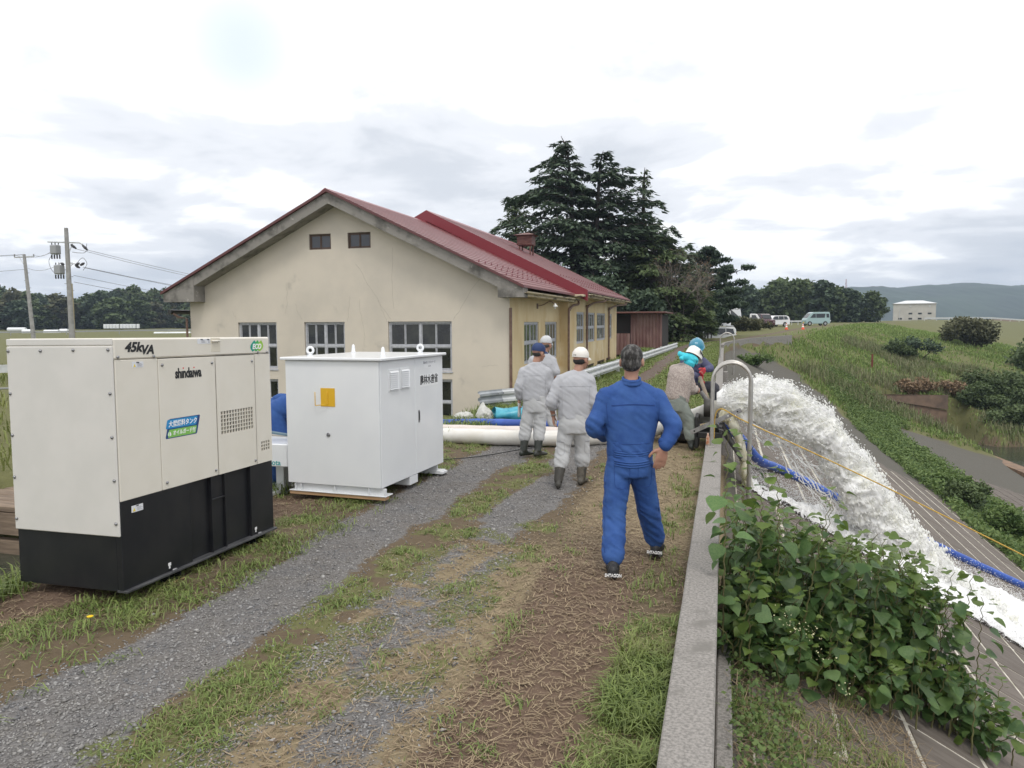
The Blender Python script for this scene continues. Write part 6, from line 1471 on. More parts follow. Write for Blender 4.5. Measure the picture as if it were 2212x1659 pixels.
# ---------------------------------------------------------------- the big cedar and its neighbours
def cedar_tree(name, label, trunks, n_lev, leaf, m_, Lfun, loc, droop=.35, dens=9.0, cat='tree', zmin=1.6):
    t = thing(name, label, cat, loc); VV, FF, RR, n0 = [], [], [], 0; br = MB()
    for ti, (tx, ty, H, bend) in enumerate(trunks):
        tr_ = spline([(tx * .3, ty * .3, -.5), (tx * .8, ty * .8, H * .3), (tx, ty, H * .7), (tx + bend * .4, ty, H * .92), (tx + bend, ty, H)], 6)
        b_ = MB(); b_.tube(tr_, np.interp(np.linspace(0, 1, len(tr_)), [0, .3, .8, 1], [.36, .24, .08, .02]), 9); b_.build('trunk', MBKK, t, True)
        z = zmin
        while z < H - .15:
            tt = z / H; k = int(4 + 3 * (1 - tt) + rng.random() * 2)
            i = np.argmin(abs(tr_[:, 2] - z)); c = tr_[i]
            for q in range(k):
                a = rng.uniform(0, 2 * math.pi)
                side = math.cos(a) * np.sign(tx if abs(tx) > .1 else 1)
                L_ = Lfun(tt, math.cos(a)) * rng.uniform(.55, 1.12) * (1 if abs(tx) < .1 else (.75 + .35 * side))
                if L_ < .25: continue
                up = .28 + .5 * tt ** 2; m = max(5, int(L_ * 3)); u_ = np.linspace(0, 1, m)
                bx = c + np.stack([np.cos(a) * L_ * u_, np.sin(a) * L_ * u_, L_ * (up * u_ - droop * 1.35 * u_ ** 2.2)], -1) + rng.normal(0, .03 * L_, (m, 3)) * u_[:, None]
                br.tube(bx, np.linspace(.05 + .03 * L_ * .3, .012, m), 4, cap=False)
                nl = int(dens * L_ * (3.2 + L_)); s_ = rng.random(nl) ** .6; p = np.stack([np.interp(s_, u_, bx[:, w2]) for w2 in range(3)], -1)
                wd_ = (.14 + .17 * L_ * np.sin(np.pi * np.clip(s_, 0, .97)) ** .7); off = rng.normal(0, 1, nl)
                p += np.stack([-np.sin(a) * off * wd_, np.cos(a) * off * wd_, -np.abs(off) * wd_ * .35 - rng.random(nl) * .18 + .03], -1)
                # needles sprays point outward along the bough
                d = np.stack([np.cos(a) + rng.normal(0, .45, nl), np.sin(a) + rng.normal(0, .45, nl), -.35 + rng.normal(0, .25, nl)], -1); d /= np.linalg.norm(d, axis=1)[:, None]
                sd_ = np.cross(d, [0, 0, 1.]); sd_ /= np.linalg.norm(sd_, axis=1)[:, None] + 1e-9; sd_ += rng.normal(0, .3, (nl, 3)); ls_ = (leaf * rng.uniform(.6, 1.5, nl))[:, None]
                V = np.stack([p - d * ls_ * .4, p + sd_ * ls_ * .26, p + d * ls_ * .9, p - sd_ * ls_ * .26], 1).reshape(-1, 3)
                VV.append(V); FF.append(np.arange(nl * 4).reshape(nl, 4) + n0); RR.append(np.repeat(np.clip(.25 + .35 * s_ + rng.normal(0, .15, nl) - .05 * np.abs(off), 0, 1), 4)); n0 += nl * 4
            z += .30 + .25 * (1 - tt) * rng.random() + .12
    br.build('branch', MBKK, t)
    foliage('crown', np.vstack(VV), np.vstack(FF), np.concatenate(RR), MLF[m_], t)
    return t
def Lc(tt, cx):
    return np.interp(tt, [0, .12, .3, .5, .68, .8, .9, 1], [8.2, 8.8, 8.2, 6.8, 5.2, 3.5, 1.9, .4])
cedar_tree('cedar_tree', 'tall dark cedar with two leaning tops rising behind the machine hall', [(-1.0, 0, 18.2, -.9), (1.1, .6, 16.9, .45)], 40, .36, 0, Lc, (-11.5, 62, -.8), dens=6.5)
cedar_tree('slender_tree', 'slender pointed tree with sparse leaves, right of the cedar tops', [(0, 0, 15.6, .1)], 30, .26, 1, lambda tt, cx: np.interp(tt, [0, .3, .62, .72, 1], [5.2, 4.6, 2.6, .95, .35]), (-6.8, 64.5, -.7), droop=.15, dens=5.5)
cedar_tree('broad_conifer', 'broad dark conifer with boughs hanging right, filling the gap beside the bare tree', [(0, 0, 9.4, .2)], 30, .28, 1, lambda tt, cx: np.interp(tt, [0, .4, .8, 1], [4.6, 4.4, 2.6, .5]) * (1.15 if cx > 0 else .8), (-5.6, 61, -.6), droop=.30, dens=9)
cedar_tree('rear_conifer', 'bushy conifer showing left of the cedar above the ventilator', [(0, 0, 15.2, .1)], 30, .34, 1, lambda tt, cx: np.interp(tt, [0, .5, .8, 1], [4.6, 3.8, 2.2, .5]), (-21.0, 75, -.8), droop=.12, dens=7)
# spreading pine on the right of the grove
pn = thing('spreading_pine', 'spreading pine with flat needle pads reaching right over the parked vans', 'tree', (-1.9, 69, .1))
b_ = MB(); tr_ = spline([(0, 0, -.4), (-.3, 0, 2.2), (.3, 0, 4.6), (.1, .3, 6.8), (.3, 0, 8.3)], 5); b_.tube(tr_, np.linspace(.26, .06, len(tr_)), 8); pads = []
for i in range(30):
    t_ = (i + .5) / 30; z = 1.5 + 6.9 * t_; a = 2.4 * i + .4; L_ = np.interp(t_, [0, .35, .7, 1], [2.9, 3.5, 2.6, .5]) * (1.25 if math.cos(a) > 0 else .8) * rng.uniform(.7, 1.05)
    c = tr_[np.argmin(abs(tr_[:, 2] - z * .95))]; e = c + np.array([math.cos(a) * L_, math.sin(a) * L_, .25 * L_ * (.3 + t_)])
    b_.tube([tuple(c), tuple((c + e) / 2 + np.array([0, 0, -.1])), tuple(e)], [.06, .045, .02], 5)
    for u_ in (.4, .7, 1.): q = c + (e - c) * u_; pads.append((q[0] + rng.normal(0, .2), q[1] + rng.normal(0, .2), q[2] + .1, .42 + .32 * rng.random() + .25 * (1 - t_), .38))
b_.build('trunk', MBKK, pn, True); P, top_light = crown_points(pads, 15000, .35); foliage('crown', *leafquads(P, .16, .2, 2.2, top_light * .8), MLF[0], pn)
# leafless tree
bt = thing('bare_tree', 'pale leafless tree with fine twigs between cedar and pine', 'tree', (-3.9, 58.5, .2)); bt.scale = (.72, .72, .86); b_ = MB(); b2_ = MB(); tips = []
def twig(p, d, L_, r_, dep):
    p = np.array(p, float); d = np.array(d, float) / np.linalg.norm(d); k = 4; P_ = [p]
    for i in range(k): d = d + rng.normal(0, .13, 3) + np.array([0, 0, .03]); d /= np.linalg.norm(d); P_.append(P_[-1] + d * L_ / k)
    (b_ if dep < 2 else b2_).tube(P_, np.linspace(r_, r_ * .6, k + 1), 6 if dep < 2 else 3, cap=False)
    if dep == 6: tips.append(P_[-1]); return
    for j in range(2 if dep < 1 else 3):
        q = P_[-1] if j == 0 else P_[rng.integers(2, k + 1)]
        twig(q, d + rng.normal(0, .55, 3) * np.array([1, 1, .6]) + np.array([0, 0, .12]), L_ * rng.uniform(.62, .8), r_ * .58, dep + 1)
twig((0, 0, -.5), (.0, 0, 1), 3.3, .13, 0); twig((.9, .4, -.5), (.30, 0, 1), 3.1, .11, 0); twig((-.3, .4, -.5), (-.15, 0, 1), 3.0, .10, 0)
b_.build('trunk', MBK2, bt, True); tag(b2_.build('twigs', mat('brown_twigs', (.22, .19, .165), rough=.95), bt), kind='stuff')
P = np.array(tips); P = P[::2] + rng.normal(0, .16, P[::2].shape); foliage('last_leaves', *leafquads(P, .09, .1, 1.2), MLF[4], bt)
# dark undergrowth: hedge-like trees with visible thin stems
for k, (x, y, h, w_, lab) in enumerate(((-3.3, 63.5, 4.4, 3.4, 'dark bushy tree with several thin pale stems beside the track'), (-1.6, 66, 3.9, 3.4, 'dark dense shrub tree under the spreading pine'), (-5.9, 56, 4.6, 4.0, 'dark low tree between the shed and the track'), (-8.5, 54, 5.6, 5.0, 'dark tree close behind the corrugated shed'), (-13, 52, 6.0, 5.6, 'dark tree under the cedar just behind the rear roof'))):
    r_ = broad_tree(h, w_, 3600, .22, 0, 22, .08, .30, name='undergrowth_tree'); z0 = float(ground_z(np.array([x]), np.array([y]))[0]); place(r_, lab, 'tree', (x, y, z0))
    if k < 2:
        b_ = MB()
        for q in range(7): a = rng.uniform(0, 6.28); b_.tube([(.5 * math.cos(a), .4 * math.sin(a), -.4), (.6 * math.cos(a), .5 * math.sin(a), .9), (.9 * math.cos(a), .7 * math.sin(a), 2.4)], [.05, .04, .02], 5)
        b_.build('stems', MBK2, r_, True)
def bush(x, y, r_, h, m_, label, n=2600, leaf=.14, z=None, name='bush', nb=14, group=None, cat='bush'):
    t = bpy.data.objects.new(name, None); C.objects.link(t); z0 = float(ground_z(np.array([x]), np.array([y]))[0]) if z is None else z
    bl = [(rng.normal(0, r_ * .42), rng.normal(0, r_ * .42), h * rng.uniform(.25, .78), r_ * rng.uniform(.28, .46), .8) for _ in range(nb)]
    P, top_light = crown_points(bl, n, .4); P[:, 2] = np.maximum(P[:, 2], .02); foliage('leaves', *leafquads(P, leaf, .3, 1.6, top_light * .8), MLF[m_], t)
    b_ = MB()
    for b in bl[:6]: b_.tube([(b[0] * .2, b[1] * .2, -.2), (b[0] * .7, b[1] * .7, b[2] * .6), tuple(b[:3])], [.03 * r_, .022 * r_, .01], 5)
    b_.build('stems', MBKK, t); t.location = (x, y, z0); tag(t, label, cat, group); return t
bush(2.2, 84, 1.9, 1.5, 2, 'low clipped brownish green hedge bush in front of the trucks', 3000, .16)
bush(3.6, 88, 1.3, 1.2, 2, 'small hedge bush at the right end of the clipped hedge', 1500, .16)
bush(-5.3, 70, 1.3, 1.6, 0, 'round dark clipped bush under the cedar beside a white vehicle', 2200, .12)
bush(29.5, 104, 3.5, 3.6, 2, 'large feathery olive bush on the far grassy bank', 6500, .22)
bush(16.3, 81, 1.5, 1.7, 1, 'dark bush on the far bank, left one of two side by side', 2000, .16)
bush(18.6, 83, 1.9, 2.3, 0, 'dark rounded bush on the far bank below the olive bush', 2600, .16)
bush(34, 90, 4.4, 5.5, 1, 'dark leafy thicket at the right edge of the far bank', 5500, .30)
bush(40, 102, 5.0, 5.5, 1, 'green leafy tree crown behind the dark thicket at the right edge', 4500, .32)
bush(22.5, 70.5, 2.8, 2.6, 1, 'leafy bush overhanging the river beyond the culvert wall', 5200, .17)
bush(26.5, 72.5, 3.2, 2.9, 1, 'leafy bush overhanging the river at the right edge', 5200, .18)
bush(20.0, 67.8, 2.0, 1.9, 1, 'leafy bush beside the corner of the culvert wall', 4200, .16)
bush(21.5, 64.6, 2.3, 2.6, 1, 'leafy bush drooping to the water beside the culvert', 4600, .17, z=-7.2)
bush(25.8, 63.6, 2.6, 3.0, 1, 'leafy bush at the water edge near the right border', 5000, .18, z=-7.3)
bush(15.2, 67.3, 1.6, 1.2, 4, 'tan withered plants hanging over the culvert wall', 2600, .13)
bush(18.2, 69, 1.4, 1.2, 4, 'tan withered clump at the corner of the culvert', 2000, .13)
bush(8.9, 27.5, .75, 1.1, 3, 'leafy green weed bush between the two paved slopes, nearest one', 2600, .075)
bush(8.7, 30.2, .85, 1.25, 1, 'darker leafy bush between the two paved slopes', 2600, .08)
bush(8.6, 33.4, .7, .9, 3, 'small bright bush on the green strip above the lower paving', 1600, .08)
bush(1.9, 52.5, .9, .8, 3, 'patch of tall grass and weeds growing through the upper paving', 1800, .10)
# far bank grass and the weeds of the green strip
def tufts(n, x0, x1, y0, y1, wfun, h, wd, m_, label, name, per=8, spread=.2, lean=.8):
    x = rng.uniform(x0, x1, n); y = rng.uniform(y0, y1, n); k = rng.random(n) < wfun(x, y); x, y = x[k], y[k]; x, y = clump(x, y, per, spread)
    V, F, r_ = blades(x, y, rng.uniform(h[0], h[1], len(x)), wd, lean); tag(obj(name, V, F, m_, attrs={'rnd': r_}), label, 'grass', kind='stuff')
def w_far(x, y):
    s, _, al = crest_near(x, y); return ((s > .25) & (al > 3.2) & (zones(x, y)[1] > .5) & (height(x, y) > -7.0)) * (.35 + .65 * sstep(.4, .6, fbm2(x, y, .25, 3, 41)))
tufts(30000, .5, 46, 54, 125, w_far, (.12, .42), .035, mat('bank_grass', (.135, .22, .05), rough=.8, trans=.3, attr='rnd', acol=(.26, .34, .10), col2=(.085, .14, .04), ns=.12, col3=(.20, .18, .10), ns3=.16, n3=(.56, .70)), 'long green grass covering the far river bank', 'bank_grass', 6, .35, .7)
def w_low(x, y):
    s, _, al = crest_near(x, y); return ((s > 3) & (al > 4.8) & (y < 84) & (height(x, y) > -7.0)) * sstep(.42, .58, fbm2(x, y, .3, 3, 43))
tufts(5200, 5, 32, 56, 84, w_low, (.35, .9), .028, mat('tall_reeds', (.14, .19, .07), rough=.8, trans=.2, attr='rnd', acol=(.24, .22, .13)), 'taller greyish reeds on the lower part of the far bank', 'bank_reeds', 9, .3, .45)
def strip(x, y):
    s, _, al = crest_near(x, y); return (((s > 7.7 + 1.2 * (fbm2(x, y, .5, 2, 45) - .5)) & (s < 10.6) & (al < 6.6)) | ((s > 1.0) & (al > 3.6) & (al < 6.6) & (s > 8.6 - 1.6 * (al - 3.0)))) * 1.0
x = rng.uniform(1, 12, 24000); y = 20 * (64 / 20) ** rng.random(24000); k = strip(x, y) > .5; x, y = x[k], y[k]; n = len(x)
P = np.repeat(np.stack([x, y, ground_z(x, y)], -1), 9, 0); P += rng.normal(0, 1, P.shape) * np.array([.14, .14, .0]); P[:, 2] += rng.random(len(P)) ** 1.2 * np.repeat(.12 + .45 * fbm2(x, y, .8, 3, 47), 9)
V, F, r_ = leafquads(P, .075, .4, 1.7); tag(obj('strip_weeds', V, F, MLF[3], attrs={'rnd': r_}), 'leafy green weeds covering the strip between the two paved slopes', 'weeds', kind='stuff')
def w_field(x, y): return sstep(.4, .55, fbm2(x, y, .25, 3, 53)) * .9
tufts(2600, -40, -12.5, 6, 60, w_field, (.15, .5), .02, mat('field_grass', (.10, .14, .035), rough=.8, trans=.25, attr='rnd', acol=(.24, .27, .09), col2=(.22, .23, .07), ns=.1), 'rough green grass of the fields beyond the canal', 'field_grass', 14, .5, .7)
# weeds at the foot of the parapet, on the soil beside the shrub
x = rng.uniform(.05, 1.6, 1600); y = rng.uniform(2.9, 7.5, 1600); k = (x < .2 + .3 * (8.5 - y)) & (fbm2(x, y, 2.2, 3, 51) > .5); x, y = x[k], y[k]; x, y = clump(x, y, 9, .04)
V, F, r_ = blades(x, y, rng.uniform(.03, .13, len(x)), .004, 1.0); tag(obj('foot_weeds', V, F, MGRASS, attrs={'rnd': r_}), 'green grass tufts on the brown soil below the parapet', 'grass', kind='stuff')
x = rng.uniform(.08, .5, 260); y = rng.uniform(3.4, 5.6, 260); P = np.repeat(np.stack([x, y, ground_z(x, y)], -1), 7, 0) + rng.normal(0, 1, (1820, 3)) * np.array([.03, .03, .0]); P[:, 2] += rng.random(1820) * .16
V, F, r_ = leafquads(P, .022, .6, 1.5); tag(obj('creeping_weeds', V, F, MLF[3], attrs={'rnd': r_}), 'small creeping weeds with round leaves at the foot of the parapet', 'weeds', kind='stuff')
# little yellow flower under the generator corner
fl = thing('yellow_flower', 'single small yellow dandelion flower beside the near corner of the generator', 'flower', (-3.83, 3.62, .01))
b_ = MB(); b_.tube([(0, 0, 0), (.01, 0, .05), (.005, .005, .09)], .002, 5); b_.build('stem', MLF[3], fl)
b_ = MB(); b_.lathe([(.004, 0), (.018, .006), (.020, .010), (.010, .013)], 10, (.005, .005, .088)); b_.build('flower_head', mat('dandelion_yellow', (.75, .50, .01), rough=.7), fl)

# ---------------------------------------------------------------- knotweed thicket beside the parapet
MKL = mat('knotweed_leaf', (.075, .145, .045), rough=.45, trans=.3, rnd=.5, col2=(.11, .185, .06), ns=9, spec=.45, bump=.0015, bs=45)
MKY = mat('young_knotweed_leaf', (.13, .21, .045), rough=.45, trans=.35, rnd=.3, col2=(.18, .26, .06), ns=9, spec=.4)
MKS = mat('green_brown_stem', (.11, .10, .045), rough=.6, col2=(.16, .16, .06), ns=12)
def leaf_geo(w_, fold, curl):
    t = np.linspace(0, 1, 6); prof = np.array([.10, .52, .62, .50, .28, .0]) * w_; V = []; F = []
    for k, (a, p) in enumerate(zip(t, prof)):
        z = -curl * a ** 2; V += [(a, 0, z), (a - .06 * (k == 1), p, z + fold * p - .1 * (p > .3) * curl), (a - .06 * (k == 1), -p, z + fold * p - .1 * (p > .3) * curl)]
    for k in range(5): F += [[3 * k, 3 * k + 3, 3 * k + 4, 3 * k + 1], [3 * k, 3 * k + 2, 3 * k + 5, 3 * k + 3]]
    V += [(-.09, .20 * w_, .03), (-.09, -.20 * w_, .03)]; n = len(V); F += [[0, 1, 18], [0, 19, 2], [3, 4, 18, 0][:3], ]
    V += [(-.28, 0, .05)]
    return V, F[:-1]
kt = thing('knotweed_thicket', 'leafy green knotweed thicket with tall shoots growing outside the parapet', 'shrub', (.9, 6.2, -.9)); ko_ = np.array([.9, 6.2, -.9])
variants = []
for (w_, fo, cu) in ((.95, .25, .22), (.85, .35, .35), (1.05, .15, .15), (.9, .45, .45)):
    V, F = leaf_geo(w_, fo, cu); variants.append((np.array(V), F))
leaf_me = {}
for vi, (V, F) in enumerate(variants):
    for young in (0, 1): me = mesh_np('leaf', V, F, MKY if young else MKL, smooth=True); leaf_me[(vi, young)] = me
LV = []; nst = 0
def base_z(x, y): return -.5 - .55 * (x - .2) if x > .2 else -.45
spots = [(.03, 5.2, 1.22), (.10, 5.9, 1.02), (.20, 5.5, .92), (.41, 5.49, .88), (.30, 5.7, .70), (.62, 5.62, .74), (.70, 5.9, .62), (.92, 5.85, .44), (1.12, 5.98, .34), (1.30, 6.1, .20), (1.46, 6.22, .18), (1.66, 6.4, .02), (1.86, 6.5, -.05), (2.0, 6.6, -.2)]
for i in range(190):
    x = .05 + 1.75 * rng.random(); off = 5.25 + (2.2 - .5 * x) * rng.random() ** 1.3
    spots.append((x, off + .7 * x, base_z(x, 0) + 1.30 - .30 * sstep(1.4, 2.0, x) - .23 * (off - 5.2) - .12 * rng.random() - .75 * rng.random() ** 2.0))
for i in range(16): x = 1.7 + .6 * rng.random(); spots.append((x, 4.75 + .75 * x + .5 * rng.random(), base_z(x, 0) + .35 + .25 * rng.random()))
for i in range(60): x = .05 + 1.9 * rng.random(); spots.append((x, 4.95 + .75 * x + .5 * rng.random(), base_z(x, 0) + .30 + .40 * rng.random()))
for (x, y, zt) in spots:
    z0 = base_z(x, y); H = max(.35, zt - z0); lx, ly = rng.normal(.05, .10), rng.normal(-.12, .09); nn_ = int(H / .060) + 2; P_ = []
    ph = rng.uniform(0, 6.28)
    for k in range(nn_ + 1):
        u_ = k / nn_; P_.append((x - lx * .3 + lx * u_ ** 1.5 + .012 * (-1) ** k * u_, y + ly * u_ ** 1.5, z0 + H * u_))
    b_ = MB(); b_.tube(np.array(P_) - ko_, np.linspace(.0075, .0022, nn_ + 1), 5); b_.build('stem', MKS, kt)
    for k in range(2, nn_ + 1):
        u_ = k / nn_
        if u_ < .06 or (u_ < .25 and rng.random() < .3): continue
        for rep in range(1 if u_ < .85 else 2):
            a = ph + math.pi * k + rng.normal(0, .5) + rep * 2.2; sz = rng.uniform(.055, .132) * (1 - .45 * max(0, u_ - .72) / .28) * (.85 + .15 * min(1, H))
            out = .035 + .05 * rng.random(); p = np.array(P_[k]); d = np.array([math.cos(a), math.sin(a)])
            LV.append((p + np.array([d[0] * out, d[1] * out, .01]), a, rng.normal(-.25 if u_ < .9 else .35, .30), rng.normal(0, .35), sz, 1 if (u_ > .86 or rng.random() < .07) else 0, rng.integers(0, 4)))
camp = np.array([0, 0, 1.95])
LV.sort(key=lambda l: np.linalg.norm(l[0] - camp) / l[4] - (l[5] * 6) - 5 * (l[0][2] > .2))
VV = {0: [], 1: []}; FF = {0: [], 1: []}; cnt = {0: 0, 1: 0}
for i, (p, a, pit, rol, sz, yg, vi) in enumerate(LV):
    M_ = Matrix.Translation(p - ko_) @ Matrix.Rotation(a, 4, 'Z') @ Matrix.Rotation(-pit, 4, 'Y') @ Matrix.Rotation(rol, 4, 'X') @ Matrix.Scale(sz, 4)
    if i < 296:
        o2 = link(bpy.data.objects.new('leaf', leaf_me[(int(vi), yg)]), kt); o2.matrix_local = M_
    else:
        V, F = variants[int(vi)]; V = V @ np.array(M_.to_3x3()).T + np.array(M_.translation); VV[yg].append(V); FF[yg] += [[q + cnt[yg] for q in f] for f in F]; cnt[yg] += len(V)
for yg, m_ in ((0, mat('knotweed_leaf_mass', (.060, .122, .038), rough=.45, trans=.3, col2=(.125, .205, .065), ns=7, nlo=.4, nhi=.6, spec=.45)), (1, MKY)):
    tag(obj('leaf_mass', np.vstack(VV[yg]), FF[yg], m_, kt, smooth=True), kind='stuff')
P = []
for c in ((.42, 5.2, -.05), (.50, 5.2, -.10), (.58, 5.2, -.14), (.66, 5.2, -.28), (.86, 5.3, -.55)):
    for k in range(26): P.append(np.array(c) + rng.normal(0, .035, 3) * np.array([1.3, 1, .8]) - ko_)
foliage('blossom', *leafquads(np.array(P), .010, .2, 1.1), mat('cream_blossom', (.62, .60, .36), rough=.8), kt)
# ---------------------------------------------------------------- water jet
MTG = mat('transformer_grey', (.30, .31, .32), rough=.5)
def water_mat(name, c1, c2, tr=.25):
    return mat(name, c1, rough=.3, col2=c2, ns=3.2, nlo=.35, nhi=.7, trans=tr, spec=.5, bump=.006, bs=30, detail=8, sss=.9)
MWJ = water_mat('white_rushing_water', (.96, .96, .94), (.93, .92, .82), .12)
MWD = mat('water_droplet', (.95, .95, .95), rough=.15, trans=.5, spec=.6)
MWT = mat('torn_white_water', (.97, .97, .95), rough=.3, trans=.5, spec=.4)
jet = thing('water_jet', 'thick arc of white frothing water shooting from the hoses down the paved slope', 'water jet', (0, 11.5, .5)); jo_ = np.array([0, 11.5, .5])
UX, UZ = [-.09, .0, .25, .59, .90, 1.20, 1.58, 1.82, 2.22, 2.56, 2.90, 3.24, 3.8], [.86, .92, .99, 1.03, .93, .76, .48, .12, -.34, -.85, -1.3, -1.72, -2.4]
LX, LZ = [-.09, .0, .4, .94, 1.22, 1.57, 1.9, 2.2, 3.0, 4.1], [.66, .64, .47, .12, -.22, -.62, -1.1, -1.5, -2.05, -2.7]
def jet_pt(x, q, dy): return np.stack([x, 11.5 + .30 * x + dy, np.interp(x, LX, LZ) * (1 - q) + np.interp(x, UX, UZ) * q], -1)
octo = np.array([[1, 0, 0], [0, 1, 0], [-1, 0, 0], [0, -1, 0], [0, 0, 1], [0, 0, -1.]])
def droplets(name, P, r_, par, m_=MWD, org=jo_, vel=None):
    n = len(P); V = octo[None] * r_[:, None, None] * rng.uniform(.6, 1.6, (n, 6, 1))
    V = V + (P - org)[:, None]; F = (np.arange(n)[:, None, None] * 6 + Fo[None]).reshape(-1, 3)
    o2 = obj(name, V.reshape(-1, 3), F, m_, par, smooth=True); o2['kind'] = 'stuff'; return o2
def jet_surf(x, ph):
    zu, zl = np.interp(x, UX, UZ), np.interp(x, LX, LZ); zl = zl + (zu - zl) * np.interp(x, [0, .4, 1.3, 2.0, 4], [.05, .30, .42, .12, .0])
    c = (zu + zl) / 2; hh = (zu - zl) / 2; wy = np.interp(x, [-.1, .3, 1, 2.5, 4.2], [.12, .17, .20, .30, .60])
    rag = 1 + .9 * (np.sin(ph) < .0) * (x < 2.4) * np.abs(np.sin(ph))
    dx, dy, dz = .35 * np.sin(ph) * sstep(.3, 2, x), np.cos(ph), np.sin(ph)
    Q = np.stack([x * 1.0, np.cos(ph) * wy, c + hh * np.sin(ph)], -1).reshape(-1, 3); W_ = Q + .16 * (fbm(Q * 3.2, 2, 60)[:, None] - .5)
    n0 = fbm(W_ * np.array([2.6, 3.6, 3.6]), 3, 64); n1 = fbm(W_ * np.array([5, 9, 9]), 3, 61); n2 = fbm(W_ * np.array([19, 27, 27]) + 3, 3, 62); n3 = fbm(Q * 60 + 9, 2, 63)
    amp = sstep(-.05, .5, x)
    d = ((n0 - .5) * .26 + .062 * (1 - np.abs(n1 - .5) * 6).clip(-.6, 1) + .018 * (1 - np.abs(n2 - .5) * 6).clip(-.6, 1) + .008 * (n3 - .5) * 2).reshape(x.shape) * (.25 + .75 * amp) * rag
    return np.stack([x + dx * d, 11.5 + .30 * x + dy * (wy + d), c + dz * (hh + d)], -1)
xg = np.linspace(-.09, 4.25, 420); pg = np.linspace(0, 2 * np.pi, 190, endpoint=False); XG, PG = np.meshgrid(xg, pg, indexing='ij'); JS = jet_surf(XG, PG)
idj = np.arange(XG.size).reshape(XG.shape); Fj = np.stack([idj[:-1], np.roll(idj, -1, 1)[:-1], np.roll(idj, -1, 1)[1:], idj[1:]], -1).reshape(-1, 4)
obj('froth_body', JS.reshape(-1, 3) - jo_, Fj, MWJ, jet, smooth=True)
# torn flakes of water thrown off the surface, drawn out along the flow
n = 13000; xf = rng.random(n) ** .9 * 4.1; pf = rng.uniform(0, 2 * np.pi, n); Pf = jet_surf(xf, pf) + rng.normal(0, .018, (n, 3)) * (1 + .5 * xf[:, None])
Pf[:, 2] += .03 * rng.random(n) ** 3 * (np.sin(pf) > 0); sf = rng.uniform(.003, .011, n) * (1 + .3 * xf); fl = np.stack([np.ones(n), .3 + 0 * xf, .9 - 1.3 * xf], -1); fl /= np.linalg.norm(fl, axis=1)[:, None]
Vf = octo[None] * sf[:, None, None] * rng.uniform(.4, 1.5, (n, 6, 1)); Vf = Vf + fl[:, None] * (Vf * fl[:, None]).sum(-1, keepdims=True) * rng.uniform(.2, 2.4, (n, 1, 1)) + (Pf - jo_)[:, None]
tag(obj('torn_water', Vf.reshape(-1, 3), (np.arange(n)[:, None, None] * 6 + Fo[None]).reshape(-1, 3), MWT, jet, smooth=True), kind='stuff')
n = 5000; x = rng.random(n) * 4.1; P = jet_pt(x, 1.0 + np.abs(rng.normal(0, .035, n)), rng.normal(0, .17, n) * (1 + .4 * x)); P[:, 2] += np.abs(rng.normal(0, .035, n)); droplets_later = (P, rng.uniform(.002, .008, n))
# lacy strands under the arc
b_ = MB()
for i in range(240):
    x0 = rng.uniform(.2, 2.2); q0 = rng.uniform(-.35, .45); m = 6; xx = x0 + np.linspace(0, rng.uniform(.08, .35), m); pp_ = jet_pt(xx, q0 + np.zeros(m), rng.normal(0, .12) + np.zeros(m)) + np.cumsum(rng.normal(0, .022, (m, 3)), 0)
    if (pp_[:, 2] < -.42 - .55 * (pp_[:, 0] - .2)).any(): continue
    b_.tube(pp_ - jo_, np.array([.003, .010, .006, .012, .006, .003]) * rng.uniform(.5, 1.5), 5)
b_.build('water_strand', MWD, jet, True)
n = 9000; x = rng.random(n) * 4.1; q = rng.normal(.45, .50, n); P = jet_pt(x, q, rng.normal(0, .22, n)); zs = -.47 - .55 * (P[:, 0] - .2); k = (P[:, 2] > zs) & (q < 1.22)
droplets('surface_spray', droplets_later[0], droplets_later[1], jet)
droplets('spray', P[k], rng.uniform(.0025, .010, k.sum()) * (1 + .8 * (rng.random(k.sum()) < .06)), jet)
# spilled stream over the parapet
b_ = MB()
for i in range(170):
    t = rng.random(); p = np.array([.0 + .42 * t ** .8, 11.45 + .25 * t + rng.normal(0, .07 + .07 * t), .55 - .25 * t - 1.0 * t ** 2]); r_ = rng.uniform(.02, .055); b_.ell(tuple(p - jo_), (r_, r_, r_ * 1.7), 4)
fuse(b_, 'spilling_stream', water_mat('yellowish_spilling_water', (.80, .78, .66), (.60, .56, .38), .35), jet, .018, 1, lambda V: .03 * (1 - np.abs(fbm(V * np.array([14, 14, 5]), 3, 66) - .5) * 5).clip(-1, 1))
# foam running down the slope
gx = np.arange(.30, 9.2, .045); gy = np.arange(10.9, 17.6, .045); GX, GY = np.meshgrid(gx, gy, indexing='ij')
lo_ = np.interp(GX, [.3, 1.0, 2.0, 4.0, 9.2], [11.45, 11.55, 11.62, 11.45, 11.1]); hi_ = np.interp(GX, [.3, 1.0, 2.0, 2.8, 4.0, 5.2, 9.2], [12.1, 12.6, 13.1, 14.1, 14.7, 15.2, 16.6])
ed = np.minimum(GY - lo_, hi_ - GY); nz = fbm2(GX * .8, GY * 1.6, 2.4, 4, 71); m_ = ed + (nz - .5) * .9
m_ = np.where(GX < 2.0, m_ + (fbm2(GX, GY, 6, 3, 72) - .5) * .5 - .10, m_)
hgt = .035 + .20 * sstep(0, .6, m_) * fbm2(GX * .7, GY * 1.4, 4.5, 4, 73) + .10 * (1 - np.abs(fbm2(GX, GY, 8, 3, 74) - .5) * 4).clip(0, 1) * sstep(0, .3, m_) + .35 * np.exp(-((GX - 3.2) ** 2 + (GY - 12.6) ** 2) / .5) * fbm2(GX, GY, 5, 3, 75)
zz = -.5 - .55 * (GX - .2) + hgt; zz = np.where(GX > 8.7, -5.17 + hgt * .6, zz)
